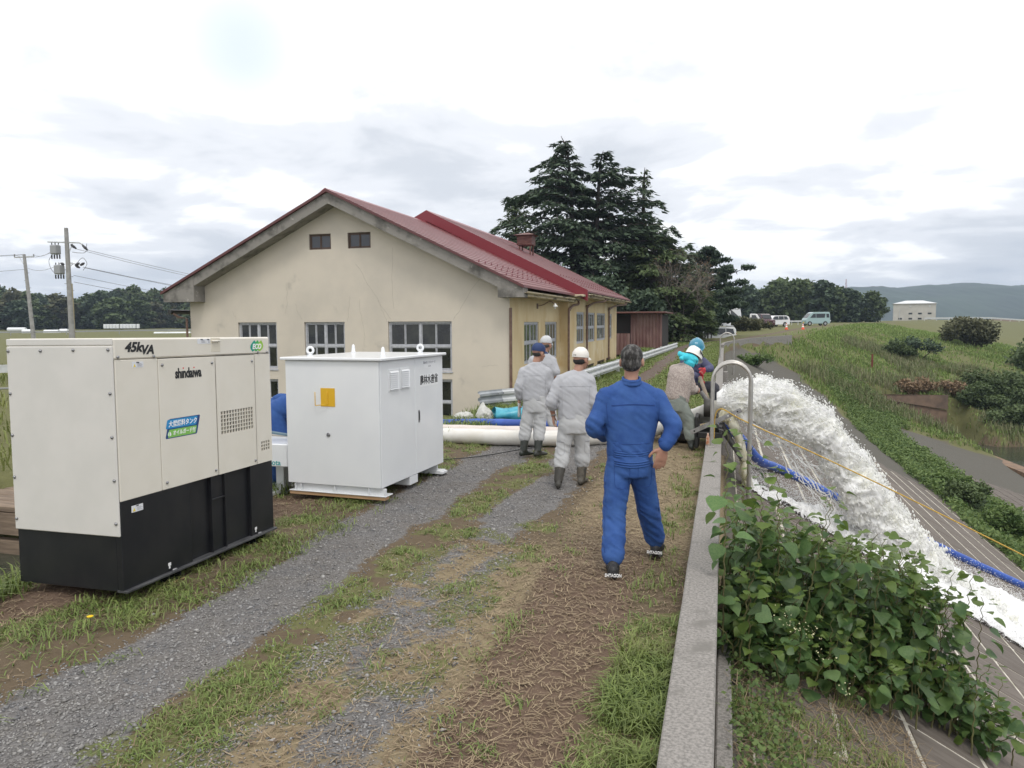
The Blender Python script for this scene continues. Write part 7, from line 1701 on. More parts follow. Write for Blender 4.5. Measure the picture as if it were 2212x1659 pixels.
id_ = np.arange(GX.size).reshape(GX.shape); ok = (m_ > .04); okf = ok[:-1, :-1] & ok[1:, :-1] & ok[1:, 1:] & ok[:-1, 1:]
F = np.stack([id_[:-1, :-1], id_[1:, :-1], id_[1:, 1:], id_[:-1, 1:]], -1)[okf]
obj('foam_sheet', np.stack([GX - jo_[0], GY - jo_[1], zz - jo_[2]], -1).reshape(-1, 3), F, water_mat('white_foam', (.96, .96, .96), (.94, .94, .94), .12), jet, smooth=True)
n = 26000; x = rng.uniform(.4, 8.8, n); lo1 = np.interp(x, [.3, 1.0, 2.0, 4.0, 9.2], [11.45, 11.55, 11.62, 11.45, 11.1]); hi1 = np.interp(x, [.3, 1.0, 2.0, 2.8, 4.0, 5.2, 9.2], [12.1, 12.6, 13.1, 14.1, 14.7, 15.2, 16.6])
y = np.where(rng.random(n) < .3, lo1 + rng.normal(0, .14, n), hi1 + rng.normal(.05, .30, n)); z = -.48 - .55 * (x - .2) + np.abs(rng.normal(0, .12, n)) + .03
droplets('foam_spray', np.stack([x, y, z], -1), rng.uniform(.002, .008, n), jet)

# ---------------------------------------------------------------- haze, hills, far trees and buildings
MHL = mat('forested_hill', (.014, .028, .018), rough=.95, col2=(.03, .055, .028), ns=.006, nlo=.35, nhi=.65, detail=9, col3=(.055, .09, .04), ns3=.004, n3=(.60, .68))
def hill(name, x0, y0, x1, y1, prof, depth, zb, n=220, rows=26, m_=MHL, bump=5., base_h=0):
    t = np.linspace(0, 1, n); h = np.interp(t, [p[0] for p in prof], [p[1] for p in prof]); d = np.array([x1 - x0, y1 - y0]); nr = np.array([d[1], -d[0]]) / np.hypot(*d)
    V = []; 
    u_ = np.linspace(0, 1.15, rows)
    TT, UU = np.meshgrid(t, u_, indexing='ij'); HH = h[:, None] * np.where(UU < 1, np.sin(UU.clip(0, 1) * math.pi / 2) ** .9, 1 - (UU - 1) * 3)
    X = x0 + d[0] * TT + nr[0] * depth * (1 - UU); Y = y0 + d[1] * TT + nr[1] * depth * (1 - UU)
    HH = HH + (fbm2(X, Y, .02, 5, 81) - .5) * bump * 2.2 * np.minimum(1, UU * 4) + (fbm2(X, Y, .09, 3, 82) - .5) * bump * .8
    id_ = np.arange(n * rows).reshape(n, rows); F = np.stack([id_[:-1, :-1], id_[:-1, 1:], id_[1:, 1:], id_[1:, :-1]], -1).reshape(-1, 4)
    return tag(obj(name, np.stack([X, Y, zb + HH], -1).reshape(-1, 3), F, m_, smooth=True), kind='structure')
hill('hills', 20, 1640, 760, 1900, [(0, 40), (.10, 55), (.22, 68), (.30, 74), (.40, 70), (.52, 76), (.60, 81), (.72, 72), (.82, 76), (1, 60)], 420, -2)
hill('hills', -2150, 1100, -1500, 1950, [(0, 30), (.3, 55), (.6, 35), (.85, 60), (1, 30)], 400, -2, n=90, rows=10, bump=7)
hill('hills', -500, 1900, 300, 1700, [(0, 10), (.4, 40), (.8, 48), (1, 40)], 420, -2, n=120, rows=12)
def far_group(protos, spots_, label, group, cat='tree'):
    used = [False] * len(protos)
    for i, (x, y, s_, rz, pi_) in enumerate(spots_):
        z = float(height(np.array([x]), np.array([y]))[0]); z = max(z, -2)
        if not used[pi_]: r_ = protos[pi_]; used[pi_] = True; place(r_, label, cat, (x, y, z), rz, s_, group)
        else:
            r_ = copy_tree(protos[pi_]); place(r_, label, cat, (x, y, z), rz, s_, group)
pr_ = [broad_tree(10, 9.0, 2400, .62, 1, 22, .25, .02, name='wood_tree'), broad_tree(10, 8.0, 2400, .62, 1, 24, .25, .02, name='wood_tree'), broad_tree(10, 8, 2200, .62, 0, 20, .25, .02, name='wood_tree'), broad_tree(10, 5.0, 2000, .55, 0, 20, .2, .02, pointed=1, name='pointed_tree'), broad_tree(10, 7.5, 1500, .6, 2, 14, .2, .03, name='wood_tree')]
# wood on the right behind the vehicles
sp_ = []
for i in range(44):
    t = (i * .618) % 1; x = np.interp(t, [0, 1], [-6, 33]); y = 165 + 14 * rng.random() + 8 * t + (i % 3) * 7; hgt_ = np.interp(x, [-6, 4, 9, 13, 17, 22, 28, 33], [7.5, 8.4, 7.8, 10.8, 10.4, 8.6, 7.6, 6.6]) * rng.uniform(.82, 1.05)
    ty = 3 if (x > 22 and rng.random() < .7) else int(rng.choice([0, 1, 2, 4], p=[.35, .3, .25, .1])); sp_.append((x, y, hgt_ / 10, rng.uniform(0, 6.28), ty))
far_group(pr_, sp_, 'dark tree of the dense wood behind the parked vehicles', 'trees of the wood behind the parked vehicles')
sp_ = []
for i in range(84):
    t = (i * .618) % 1; ang_ = np.interp(t, [0, 1], [-35.6, -7.5]); 
    r0 = rng.uniform(255, 330) - 0 * t; x = r0 * math.sin(R(ang_ - 16)); y = r0 * math.cos(R(ang_ - 16))
    hh = np.interp(t, [0, .10, .2, .33, .45, .62, .70, .8, 1], [13.5, 10.5, 11, 14, 12, 15.5, 19, 15.5, 17]) * (r0 / 280) * rng.uniform(.62, 1.08)
    sp_.append((x, y, (1.15 + .4 * rng.random(), 1.15 + .4 * rng.random(), hh / 10), rng.uniform(0, 6.28), int(rng.choice([0, 1, 2, 4], p=[.3, .3, .25, .15]))))
pr2 = [copy_tree(p) for p in pr_]
far_group(pr2, sp_, 'dark tree of the wooded ridge beyond the fields on the left', 'trees of the wooded ridge on the left')
for p in pr2 + pr_:
    if 'label' not in p:
        for c in list(p.children): bpy.data.objects.remove(c)
        bpy.data.objects.remove(p)
# far pumping station
MPB = mat('pale_beige_siding', (.50, .48, .44), rough=.8, col2=(.44, .42, .38), ns=.5)
fb = thing('far_building', 'distant pale two storey block with a low hipped white roof on the right skyline', 'building', (61.6, 279, -2.0), (0, 0, R(-10)))
b_ = MB(); b_.box((-6.2, -4, 0), (6.2, 5, 9.3), .02); b_.build('walls', MPB, fb)
b_ = MB(); b_.add([(-6.6, -4.4, 9.3), (6.6, -4.4, 9.3), (6.6, 5.4, 9.3), (-6.6, 5.4, 9.3), (-2.5, .5, 10.4), (2.5, .5, 10.4)], [[0, 1, 5, 4], [1, 2, 5], [2, 3, 4, 5], [3, 0, 4], [3, 2, 1, 0]]); b_.build('roof', mat('pale_metal_roof', (.62, .63, .64), rough=.4), fb)
for x in (-4.2, -1.2, 1.6, 4.4):
    for z in (4.0, 5.7): 
        if x < -4 and z > 5: continue
        b_ = MB(); b_.box((x - .55, -4.06, z), (x + .55, -4.01, z + .55)); b_.build('window', MGL, fb)
for x in (-1.3, 4.4): b_ = MB(); b_.box((x - .25, -4.2, 8.2), (x + .25, -4.01, 8.6)); b_.build('vent_hood', MGV, fb)
b_ = MB(); b_.tube([(-4.4, -4.3, 4), (-4.4, -4.3, 7.2), (-4.0, -4.3, 7.4)], .06, 5); b_.build('pipe', MGV, fb)
# lattice mast on the hill
ms = thing('radio_mast', 'tiny red and white radio mast standing on the hill ridge', 'mast', (240, 1668, 66))
b_ = MB()
for sx, sy in ((-1, -1), (1, -1), (1, 1), (-1, 1)): b_.tube([(sx * 1.6, sy * 1.6, 0), (sx * .6, sy * .6, 20)], .35, 4)
for z in range(2, 20, 3): b_.box((-1.8 + z * .05, -1.8, z), (1.8 - z * .05, 1.8, z + .5))
b_.build('lattice', mat('mast_red', (.45, .2, .18), rough=.6), ms)
def simple_rail(name, pts, zoff, label, hgt=.35, step=4, m_=MGV, postr=.06, ph_=.7):
    t = thing(name, label, 'guard rail', (pts[0][0], pts[0][1], float(height(np.array([pts[0][0]]), np.array([pts[0][1]]))[0]))); o0 = np.array(t.location)
    P = spline(pts, 6); zg = height(P[:, 0], P[:, 1]) + zoff; P = np.stack([P[:, 0], P[:, 1], zg + ph_], -1)
    b_ = MB(); n = len(P); V = np.vstack([P - o0, P - o0 - np.array([0, 0, hgt])]); b_.add(np.vstack([V, V + np.array([0, .05, 0])]), [[i, i + 1, n + i + 1, n + i] for i in range(n - 1)] + [[2 * n + i, 3 * n + i, 3 * n + i + 1, 2 * n + i + 1] for i in range(n - 1)] + [[i, 2 * n + i, 2 * n + i + 1, i + 1] for i in range(n - 1)]); b_.build('beam', m_, t)
    Ls = np.concatenate([[0], np.cumsum(np.linalg.norm(np.diff(P[:, :2], axis=0), axis=1))])
    for d in np.arange(0, Ls[-1], step):
        p = [np.interp(d, Ls, P[:, k]) for k in range(3)] - o0; b_ = MB(); b_.tube([(p[0], p[1] + .08, p[2] - ph_ - .2), (p[0], p[1] + .08, p[2])], postr, 6); b_.build('post', m_, t)
    return t
simple_rail('roadside_rail', [(8.6, 116), (12, 124), (17, 133)], 0, 'low pale rail behind the light blue van', .25, 3)
simple_rail('roadside_rail', [(50, 215), (70, 238), (90, 262)], .2, 'pale guard rail along the crest road, right of the distant block', .4, 6)
simple_rail('roadside_rail', [(-120, 90), (-85, 125), (-50, 160), (-30, 185)], 0.0, 'long thin guard rail crossing the fields on the left', .22, 8, m_=MTG)
simple_rail('roadside_rail', [(-34, 22), (-27, 27), (-18, 33)], .15, 'white guard rail at the left edge of the photo above the canal', .35, 3)
br_ = thing('road_bridge', 'rusty brown bridge girder with railing at the far right edge', 'bridge', (78, 205, .5))
b_ = MB(); b_.box((-2, 0, .6), (30, 6, 1.6), .05); b_.build('girder', mat('dark_girder', (.05, .035, .035), rough=.8), br_); b_ = MB(); b_.box((6, .5, -3), (8.5, 5.5, .6), .05); b_.build('pier', mat('red_brown_pier', (.20, .09, .08), rough=.8), br_)
for x in range(-6, 30, 2): b_ = MB(); b_.box((x, 0, 1.6), (x + .15, .15, 2.7)); b_.build('rail_post', MPB, br_)
b_ = MB(); b_.box((-6, 0, 2.6), (30, .12, 2.75)); b_.box((-6, 0, 2.1), (30, .1, 2.2)); b_.build('rail', MPB, br_)
rp_ = tag(obj('marker_post', [(x, y, z) for z in (0, 1.45) for x, y in ((-.07, -.05), (.07, -.05), (.07, .05), (-.07, .05))], [[0, 1, 5, 4], [1, 2, 6, 5], [2, 3, 7, 6], [3, 0, 4, 7], [4, 5, 6, 7]], mat('rusty_red_post', (.16, .035, .03), rough=.8)), 'thin rusty red marker post standing in the reeds of the far bank', 'post'); rp_.location = (12.6, 71.4, -2.5)
# wrapped bales in the field
MBA = mat('white_bale_wrap', (.74, .76, .78), rough=.35)
def bale(loc, L_=1.0, r_=.62, upright=True):
    b_ = MB(); b_.lathe([(r_ * .85, 0), (r_, .08), (r_, 1.15), (r_ * .85, 1.25)], 12) if upright else b_.tube([(0, 0, r_), (L_, 0, r_)], r_, 12); o2 = b_.build('wrapped_bale', MBA, None, 'auto'); o2.location = loc; return o2
p0, p1 = np.array([-171.4, 173.0]), np.array([-162.6, 175.5]); first = None
for i in range(11):
    t = i / 10 + (.02 if i > 4 else 0) + (.02 if i > 9 else 0); p = p0 + (p1 - p0) * t; z = float(height(np.array([p[0]]), np.array([p[1]]))[0])
    o2 = bale((p[0], p[1], z)) if first is None else link(first.copy()); first = first or o2; o2.location = (p[0], p[1], z + .35); o2.scale = (.72, .72, 1.0); tag(o2, 'upright white wrapped bale in the straight row in the left field', 'bale', 'upright wrapped bales in a row')
for (x, y, z, L_, lab, rz) in ((-176.9, 147.5, 0.14, 4.5, 'long white wrapped bale at the far left, highest one', .28), (-136.7, 117.2, -0.06, 1.8, 'small low white wrapped bale left of the leaning pole', .28), (-132.5, 118.4, -0.18, 2.9, 'long sloping white wrapped bale left of the equipment pole', .28), (-131.2, 120.9, -0.03, 1.6, 'white wrapped bale touching the equipment pole', .28)):
    o2 = bale((x, y, z - .1), L_, .55, False); o2.rotation_euler = (0, 0, rz); tag(o2, lab, 'bale')
o2 = bale((-100.0, 112.1, -0.25), 6.6, .35, False); o2.name = 'plastic_tunnel'; o2.rotation_euler = (0, 0, .28); tag(o2, 'long low white plastic tunnel beside the hall corner', 'tunnel')
# low things at the left edge by the canal
dk = thing('canal_deck', 'weathered wooden deck edge over the canal at the left border', 'deck', (-11.5, 8.5, -.9))
for k in range(5): b_ = MB(); b_.box((-2.5, k * .32, 0), (1.6, k * .32 + .29, .09), .01); b_.build('plank', mat('grey_plank', (.24, .18, .13), rough=.9, col2=(.15, .11, .08), ns=6, stretch=(.3, 3, 3)) if k == 0 else bpy.data.materials['grey_plank'], dk)
b_ = MB(); b_.box((-2.5, .0, -.35), (1.5, .12, -.01)); b_.box((-2.5, .0, -.75), (1.4, .16, -.45)); b_.build('beam', bpy.data.materials['grey_plank'], dk)
cg = thing('mesh_cage', 'white wire mesh cage fence standing on the deck at the left border', 'fence', (-13.2, 8.9, -.75))
b_ = MB()
for x in (0, .9, 1.8): b_.tube([(x, 0, 0), (x, 0, 1.0)], .025, 6)
for z in (.25, .65, 1.0): b_.tube([(0, 0, z), (1.8, 0, z)], .02, 6)
b_.build('frame', MGV, cg); b_ = MB()
for k in range(24): b_.tube([(k * .075, .02, .02), (k * .075, .02, 1.0)], .005, 3)
for k in range(14): b_.tube([(0, .02, k * .07), (1.8, .02, k * .07)], .005, 3)
b_.build('wire_mesh', MGV, cg)
for kk_, (x, y) in enumerate(((-17.5, 12.0),)):
    t = thing('chain_fence', 'grey pipe framed fence in the grass beyond the cage', 'fence', (x, y, -.6)); b_ = MB()
    for q in range(3): b_.tube([(q * 1.4, q * .7, 0), (q * 1.4, q * .7, 1.1)], .03, 6)
    b_.tube([(0, 0, 1.1), (2.8, 1.4, 1.1)], .025, 6); b_.build('frame', mat('grey_pipe_frame', (.25, .26, .25), rough=.6), t)
# ---------------------------------------------------------------- utility poles
MPO = mat('concrete_pole', (.33, .325, .315), rough=.85, col2=(.25, .245, .235), ns=3)
def upole(label, loc, h, lean, arm):
    t = thing('utility_pole', label, 'utility pole', loc); b_ = MB(); b_.tube([(0, 0, -1), (lean[0], lean[1], h)], [.19, .115], 12); b_.build('pole', MPO, t, 'auto'); return t
MIN = mat('dark_insulator', (.04, .04, .045), rough=.4)
u2 = upole('straight concrete utility pole carrying two transformers and crossarms', (-38.3, 36.1, -.8), 8.55, (-.1, .1), 0)
ua, ub = np.array([-.955, .29]), np.array([.955, -.0])
def lat(d, z, f=0): return (-.1 + d * .961 - f * .275, .1 + d * .275 + f * .961, z)
b_ = MB(); b_.tube([lat(-1.15, 7.72), lat(.75, 7.66)], .05, 6); b_.tube([lat(.75, 7.66), lat(.95, 7.55)], .05, 6); b_.tube([lat(0, 6.9), lat(.35, 7.6)], .025, 5); b_.build('crossarm', MGV, u2); b_ = MB(); b_.tube([lat(-.1, 6.4), lat(.35, 6.4), lat(.75, 6.35)], .035, 6); b_.tube([lat(0, 6.1), lat(.3, 6.4)], .02, 5); b_.build('crossarm', MGV, u2)
for (d, z) in ((-.72, 7.25), (-.55, 6.05)):
    b_ = MB(); b_.box(tuple(np.array(lat(d - .28, z - .28, -.15))), tuple(np.array(lat(d + .28, z + .28, .15))), .05)
    tb = b_.build('transformer', MTG, u2)
    for q in range(4): b_ = MB(); b_.tube([lat(d - .24 + .16 * q, z - .3), lat(d - .24 + .16 * q, z - .55)], .045, 6); b_.build('bushing', MIN, tb)
    for q in range(3): b_ = MB(); b_.tube([lat(d - .2 + .2 * q, z + .3), lat(d - .2 + .2 * q, z + .42)], .03, 6); b_.build('bushing', MIN, tb)
for (d, z, dz, dd) in ((.25, 7.55, -.25, .3), (.95, 7.5, -.3, .3), (.45, 6.3, .15, .25), (.75, 6.3, .15, .25), (.45, 6.3, -.15, .25), (-.25, 6.35, .1, -.2)): b_ = MB(); b_.tube([lat(d, z), lat(d + dd * .5, z + dz * .5), lat(d + dd, z + dz)], [.06, .09, .04], 7); b_.build('insulator', MIN, u2)
for k in range(14): b_ = MB(); s_ = 1 if k % 2 else -1; b_.tube([lat(.0, 1 + .42 * k), lat(s_ * .28, 1 + .42 * k)], .012, 4); b_.build('climbing_step', MIN, u2)
for pts in ([(-.9, 7.0), (-1.15, 6.6), (-1.05, 6.1), (-.8, 5.8)], [(.3, 7.1), (.7, 7.05), (1.1, 7.1), (1.2, 7.6)], [(.5, 6.4), (.9, 6.75), (1.15, 6.4), (.9, 6.0)], [(.2, 5.2), (.1, 3), (.1, 0)]): b_ = MB(); b_.tube(spline([lat(d, z) for d, z in pts], 5), .014, 4); b_.build('jumper_wire', MIN, u2)
b_ = MB(); b_.tube([lat(.16, 5.2), lat(.16, -.5)], .05, 6); b_.build('riser_conduit', mat('ochre_conduit', (.36, .31, .20), rough=.7), u2)
u1 = upole('leaning concrete utility pole with a short crossarm at the left', (-53.7, 47.1, -.8), 8.4, (-1.0, .3), 0)
b_ = MB(); c = np.array([-1.0, .3, 8.2]); b_.tube([tuple(c + np.array([-.75, -.25, -.05])), tuple(c + np.array([.75, .25, .05]))], .05, 6); b_.tube([tuple(c + np.array([-.4, -.1, 0])), tuple(c + np.array([.1, 0, -.9]))], .02, 5); b_.build('crossarm', MGV, u1)
for s_ in (-.72, .72): b_ = MB(); b_.tube([tuple(c + np.array([s_, s_ * .33, 0])), tuple(c + np.array([s_, s_ * .33, .22]))], .05, 7); b_.build('insulator', MTG, u1)
for k in range(10): b_ = MB(); f_ = (1.5 + .6 * k) / 8.4; s_ = 1 if k % 2 else -1; b_.tube([(-f_, .3 * f_, 8.4 * f_), (-f_ + s_ * .3, .3 * f_, 8.4 * f_)], .014, 4); b_.build('climbing_step', MIN, u1)
def wire(a, b, sag, label, r_=.012):
    a, b = np.array(a, float), np.array(b, float); t = np.linspace(0, 1, 16)[:, None]; P = a + (b - a) * t; P[:, 2] -= sag * 4 * t[:, 0] * (1 - t[:, 0]); b_ = MB(); b_.tube(P - a, r_, 4, cap=False); o2 = b_.build('overhead_wire', MIN, None); o2.location = a; tag(o2, label, 'wire', 'overhead wires between the poles and the hall'); return o2
W0 = np.array([-38.3, 36.1, -.8]); W1 = np.array([-53.7, 47.1, -.8])
def wl(d, z): return W0 + np.array(lat(d, z))
wl_lab = 'thin overhead wire running from the equipment pole towards the wooded ridge'
for (d, z, e) in ((1.3, 7.2, (-50, 108, 6.2)), (.5, 7.3, (-52, 108, 6.0)), (.9, 6.2, (-49, 106, 5.2)), (1.0, 6.15, (-48, 106, 4.8)), (.3, 5.7, (-49.5, 104, 4.2)), (.3, 5.3, (-50, 104, 3.7))): wire(wl(d, z), e, 1.3, wl_lab)
for (z1, z2, s_) in ((8.35, 7.6, .72), (8.35, 7.3, -.72), (7.4, 6.4, 0)): wire(W1 + np.array([-1 + s_, .3 + s_ * .33, z1]), wl(-.5, z2), .35, 'thin overhead wire linking the leaning pole to the equipment pole')
for (z1, z2) in ((8.4, 8.3), (8.35, 8.2), (7.2, 6.6)): wire(W1 + np.array([-1., .3, z1]), W1 + np.array([-14, -8, z2]), .3, 'thin overhead wire leaving the leaning pole to the left')

# ---------------------------------------------------------------- vehicles
MTY = mat('tyre_rubber', (.02, .02, .02), rough=.8); MRM = mat('wheel_cover', (.45, .46, .47), rough=.35, metal=.5); MVG = mat('tinted_car_glass', (.018, .022, .026), rough=.05, spec=.7); MRL = mat('red_lamp', (.45, .02, .02), rough=.3); MHD = mat('clear_lamp', (.6, .6, .6), rough=.15)
def vehicle(name, label, cat, loc, rz, L_, W_, prof, belt, wins, paint, wheels, wr=.28, front=None, rear=None, coat=.6, tumble=.86):
    """prof: side outline (x,z) front at x=0; wins: side glass outlines"""
    t = thing(name, label, cat, loc, (0, 0, rz)); pm = mat(name + '_paint', paint, rough=.25, coat=coat, spec=.5); zt = max(p[1] for p in prof)
    def hw(z): return W_ / 2 * (1 if z <= belt else 1 - (1 - tumble) * (z - belt) / (zt - belt))
    n = len(prof); V = []; 
    for sg in (-1, 1): V += [(x, sg * hw(z), z) for x, z in prof]
    b_ = MB(); b_.add(V, [[i, (i + 1) % n, n + (i + 1) % n, n + i] for i in range(n)] + [list(range(n))[::-1], list(range(n, 2 * n))]); bo = b_.build('body', pm, t, 'auto')
    md = bo.modifiers.new('b', 'BEVEL'); md.width = .04; md.segments = 2; md.limit_method = 'ANGLE'; md.angle_limit = R(25)
    for pts in wins:
        for sg in (-1, 1): b_ = MB(); vv = [(x, sg * (hw(z) + .006), z) for x, z in pts]; b_.add(vv, [list(range(len(vv)))[::sg]]); b_.build('side_window', MVG, t)
    for ends, nm in ((front, 'windscreen'), (rear, 'rear_window')):
        if ends:
            (x0, z0), (x1, z1) = ends; b_ = MB(); k = -.012 if nm == 'windscreen' else .012
            b_.add([(x0 + k, -hw(z0) * .88, z0), (x0 + k, hw(z0) * .88, z0), (x1 + k, hw(z1) * .86, z1), (x1 + k, -hw(z1) * .86, z1)], [[0, 1, 2, 3]]); b_.build(nm, MVG, t)
    for x in wheels:
        for sg in (-1, 1):
            wh = bpy.data.objects.new('wheel', None); link(wh, t); wh.location = (x, sg * (W_ / 2 - .06), wr)
            b_ = MB(); b_.lathe([(wr * .9, -.085), (wr, -.06), (wr, .06), (wr * .9, .085)], 16, M=Matrix.Rotation(R(90), 4, 'X')); b_.build('tyre', MTY, wh, 'auto')
            b_ = MB(); b_.lathe([(wr * .6, -.092), (wr * .58, .092)], 12, M=Matrix.Rotation(R(90), 4, 'X')); b_.build('rim', MRM, wh, 'auto')
            b_ = MB(); th = np.linspace(0, math.pi, 9); rr2 = wr * 1.18; vv = [(x + rr2 * math.cos(a), sg * (W_ / 2 + .004), max(wr + rr2 * math.sin(a), .2)) for a in th]; b_.add(vv, [list(range(9))[::-sg]]); b_.build('wheel_well_shade', MTY, t)  # dark half disc on the body side, painted as the shaded wheel well
    for sg in (-1, 1):
        x0 = prof[0][0]; b_ = MB(); b_.box((-.015, sg * W_ * .36 - .10, belt * .62), (.05, sg * W_ * .36 + .10, belt * .62 + .16), .02); b_.build('headlight', MHD, t)
        b_ = MB(); b_.box((L_ - .03, sg * (W_ / 2 - .08) - .05, belt * .65), (L_ + .012, sg * (W_ / 2 - .08) + .05, belt * 1.15), .01); b_.build('tail_light', MRL, t)
    b_ = MB(); b_.box((-.02, -.17, .38), (-.012, .17, .54)); b_.build('number_plate', mat('yellow_plate', (.7, .5, .05), rough=.4) if coat == .6 else MHD, t)
    for z in (belt * .72,): 
        for sg in (-1, 1): b_ = MB(); b_.box((L_ * .08, sg * (W_ / 2 + .001), z), (L_ * .9, sg * (W_ / 2 + .006), z + .02)); b_.build('side_crease', pm, t)
    return t
kv = [(0, .25), (-.02, .75), (.12, 1.0), (.75, 1.72), (1.0, 1.86), (3.25, 1.88), (3.4, 1.75), (3.42, .9), (3.4, .28)]
def gz(x, y): return float(ground_z(np.array([x]), np.array([y]))[0])
RZ = R(16)
vehicle('kei_van', 'light blue boxy van parked side on, right of the traffic cones', 'van', (10.6, 110.2, gz(11, 110)), RZ + R(4), 3.4, 1.48, kv, 1.02, [[(.55, 1.08), (1.02, 1.62), (1.35, 1.64), (1.35, 1.08)], [(1.42, 1.08), (1.42, 1.64), (2.75, 1.64), (2.62, 1.08)], [(2.88, 1.1), (2.85, 1.64), (3.25, 1.62), (3.28, 1.1)]], (.29, .41, .41), (.5, 2.72), .28, ((.16, 1.06), (.74, 1.7)), ((3.425, 1.0), (3.40, 1.62)))
wg = [(0, .28), (0, .72), (.25, .88), (1.0, .98), (1.55, 1.42), (1.85, 1.50), (3.75, 1.50), (4.15, 1.38), (4.3, .9), (4.28, .3)]
vehicle('station_wagon', 'white station wagon seen from the rear, beside the dark red car', 'car', (4.6, 103.2, gz(6, 104)), RZ + R(24), 4.3, 1.68, wg, .92, [[(1.25, .98), (1.65, 1.38), (2.3, 1.42), (2.3, .98)], [(2.38, .98), (2.38, 1.42), (3.2, 1.42), (3.2, .98)], [(3.28, .98), (3.28, 1.42), (3.75, 1.40), (3.98, 1.0)]], (.72, .72, .73), (.75, 3.4), .30, None, ((4.305, .98), (4.17, 1.34)), coat=.5)
kc = [(0, .25), (-.02, .85), (.10, .98), (.72, 1.06), (1.05, 1.62), (1.3, 1.72), (3.1, 1.74), (3.36, 1.6), (3.4, .9), (3.38, .28)]
vehicle('kei_car', 'dark red small car facing the camera between white truck and wagon', 'car', (5.6, 99.8, gz(5.3, 102)), R(118), 3.4, 1.48, kc, 1.0, [[(.9, 1.06), (1.2, 1.58), (2.0, 1.6), (2.0, 1.06)], [(2.1, 1.06), (2.1, 1.6), (3.1, 1.58), (3.2, 1.06)]], (.06, .012, .02), (.5, 2.8), .27, ((.70, 1.1), (1.03, 1.6)), None)
kt_ = [(0, .3), (-.02, .85), (.10, 1.0), (.55, 1.66), (.75, 1.76), (1.35, 1.78), (1.42, 1.7), (1.42, .75), (3.38, .75), (3.38, .55), (.9, .45)]
kt2 = vehicle('kei_truck', 'small white pickup truck facing right, left of the dark red car', 'truck', (4.5, 97.2, gz(4, 99)), RZ + R(180 - 22), 3.4, 1.46, [(0, .3), (-.02, .85), (.10, 1.0), (.55, 1.66), (.75, 1.76), (1.35, 1.78), (1.42, 1.7), (1.42, .3)], 1.0, [[(.42, 1.02), (.74, 1.6), (1.2, 1.62), (1.2, 1.02)]], (.74, .74, .75), (.55, 2.75), .27, ((.13, 1.06), (.53, 1.62)), None, coat=.5)
b_ = MB(); b_.box((1.46, -.72, .62), (3.4, .72, .68)); b_.box((1.46, -.73, .68), (3.4, -.69, .95)); b_.box((1.46, .69, .68), (3.4, .73, .95)); b_.box((3.36, -.69, .68), (3.4, .69, .95)); b_.build('cargo_bed', MGV, kt2)
lt = vehicle('crane_truck', 'large white truck cab with a black open chassis behind the hedge', 'truck', (1.9, 90, gz(1.9, 92)), RZ + R(180 - 14), 7.2, 2.2, [(0, .5), (-.03, 1.2), (.08, 1.5), (.22, 2.5), (.45, 2.62), (1.7, 2.62), (1.78, 2.5), (1.78, .5)], 1.5, [[(.35, 1.5), (.4, 2.3), (1.25, 2.3), (1.25, 1.5)]], (.72, .73, .75), (1.0, 5.2), .45, ((.08, 1.55), (.22, 2.4)), None, coat=.5)
b_ = MB(); b_.box((1.9, -.9, .75), (7.2, .9, 1.05), .02); b_.box((1.9, -1.05, 1.05), (6.9, 1.05, 1.12)); b_.box((5.9, -1.0, 1.12), (6.0, 1.0, 1.7)); b_.build('chassis', mat('black_chassis', (.02, .02, .022), rough=.6), lt)
b_ = MB(); b_.box((2.0, -.8, 1.12), (2.7, .8, 1.9), .05); b_.box((2.1, -.2, 1.9), (2.9, .2, 2.9), .05); b_.box((2.2, -.15, 2.7), (3.6, .15, 2.95), .03); b_.build('crane', MTG, lt)
b_ = MB(); b_.box((-.06, -.9, .75), (-.03, -.2, 1.1)); b_.build('red_board', MRL, lt)
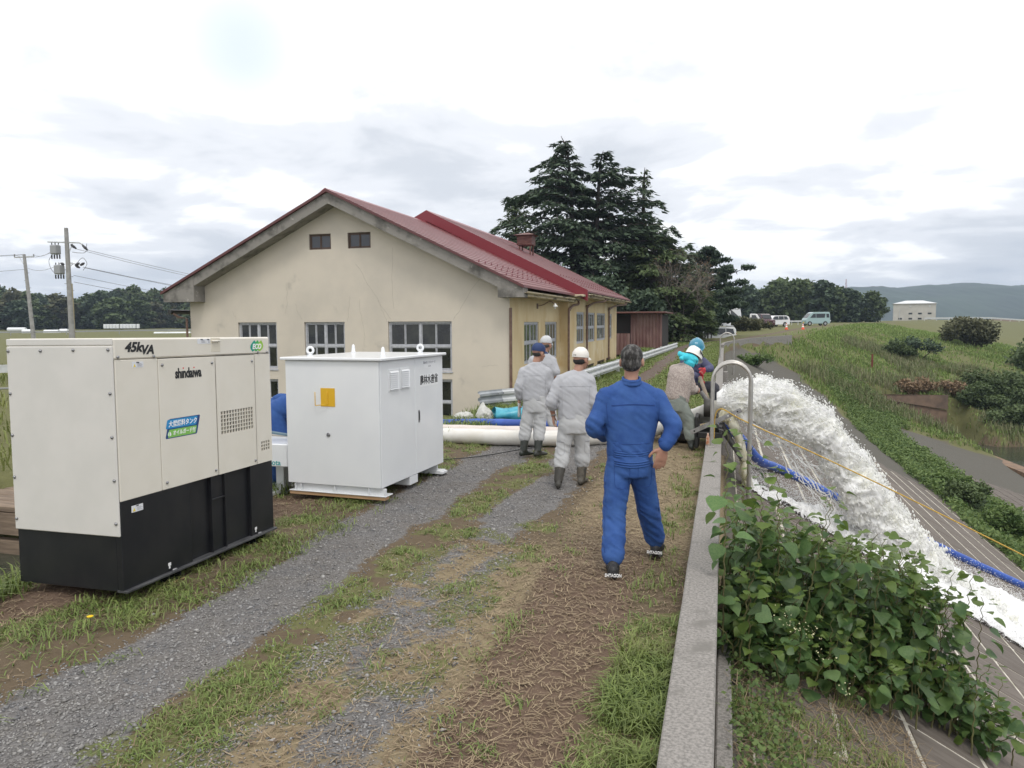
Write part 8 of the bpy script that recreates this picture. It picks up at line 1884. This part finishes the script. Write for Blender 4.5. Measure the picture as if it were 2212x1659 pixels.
mv = vehicle('minivan', 'white van with boxes on its roof rack parked lower, beside the track behind the stems', 'van', (-3.2, 72.6, -.55), RZ + R(10), 4.4, 1.69, [(0, .3), (0, .8), (.2, 1.0), (.7, 1.2), (1.3, 1.8), (1.6, 1.92), (4.2, 1.92), (4.4, 1.7), (4.45, .9), (4.42, .3)], 1.15, [[(.95, 1.2), (1.4, 1.72), (1.9, 1.76), (1.9, 1.2)], [(2.0, 1.2), (2.0, 1.76), (3.3, 1.76), (3.3, 1.2)], [(3.4, 1.2), (3.4, 1.76), (4.1, 1.72), (4.22, 1.24)]], (.73, .74, .74), (.8, 3.6), .31, ((.72, 1.24), (1.27, 1.78)), ((4.44, 1.2), (4.38, 1.66)), coat=.5)
b_ = MB(); b_.box((1.2, -.6, 2.0), (4.2, .6, 2.04)); b_.box((1.5, -.5, 2.04), (2.3, .4, 2.5), .04); b_.box((2.7, -.5, 2.04), (4.0, .5, 2.3), .04); b_.build('roof_load', MBA, mv)
b_ = MB(); b_.box((-9.2, 86, -.2), (-6.4, 88, .95), .1); b_.box((-9.0, 86.1, .95), (-6.8, 87.8, 1.12), .05); o2 = b_.build('parked_vehicle', mat('white_vehicle_paint', (.72, .73, .74), rough=.3), None); tag(o2, 'white vehicle glimpsed through the trees left of the pale stems', 'vehicle')
def cone(x, y, label):
    t = thing('traffic_cone', label, 'traffic cone', (x, y, gz(x, y) + .01), (0, 0, R(16))); mo = bpy.data.materials.get('cone_orange') or mat('cone_orange', (.85, .11, .04), rough=.5)
    b_ = MB(); b_.box((-.19, -.19, 0), (.19, .19, .035), .008); b_.build('base', mo, t)
    b_ = MB(); b_.lathe([(.15, .035), (.115, .25)], 14); b_.lathe([(.082, .42), (.066, .50)], 14); b_.lathe([(.045, .60), (.028, .70)], 14); b_.build('cone_body', mo, t, 'auto')
    b_ = MB(); b_.lathe([(.1155, .25), (.0815, .42)], 14); b_.lathe([(.066, .50), (.0445, .60)], 14); b_.build('white_band', MWP, t, 'auto')
cone(6.7, 88.4, 'left one of the two orange traffic cones on the crest road'); cone(8.45, 88.6, 'right one of the two orange traffic cones, in front of the light blue van')
hz = MB(); hz.box((-4400, -120, -12), (4400, 4600, 125)); ho = hz.build('haze', None); ho['kind'] = 'stuff'
hm = bpy.data.materials.new('haze_air'); hm.use_nodes = True; t_ = hm.node_tree; t_.nodes.clear(); o_ = t_.nodes.new('ShaderNodeOutputMaterial'); v_ = t_.nodes.new('ShaderNodeVolumePrincipled')
v_.inputs['Color'].default_value = (.66, .80, 1.0, 1); v_.inputs['Density'].default_value = .00030; v_.inputs['Anisotropy'].default_value = .2
t_.links.new(v_.outputs[0], o_.inputs['Volume']); ho.data.materials.append(hm)
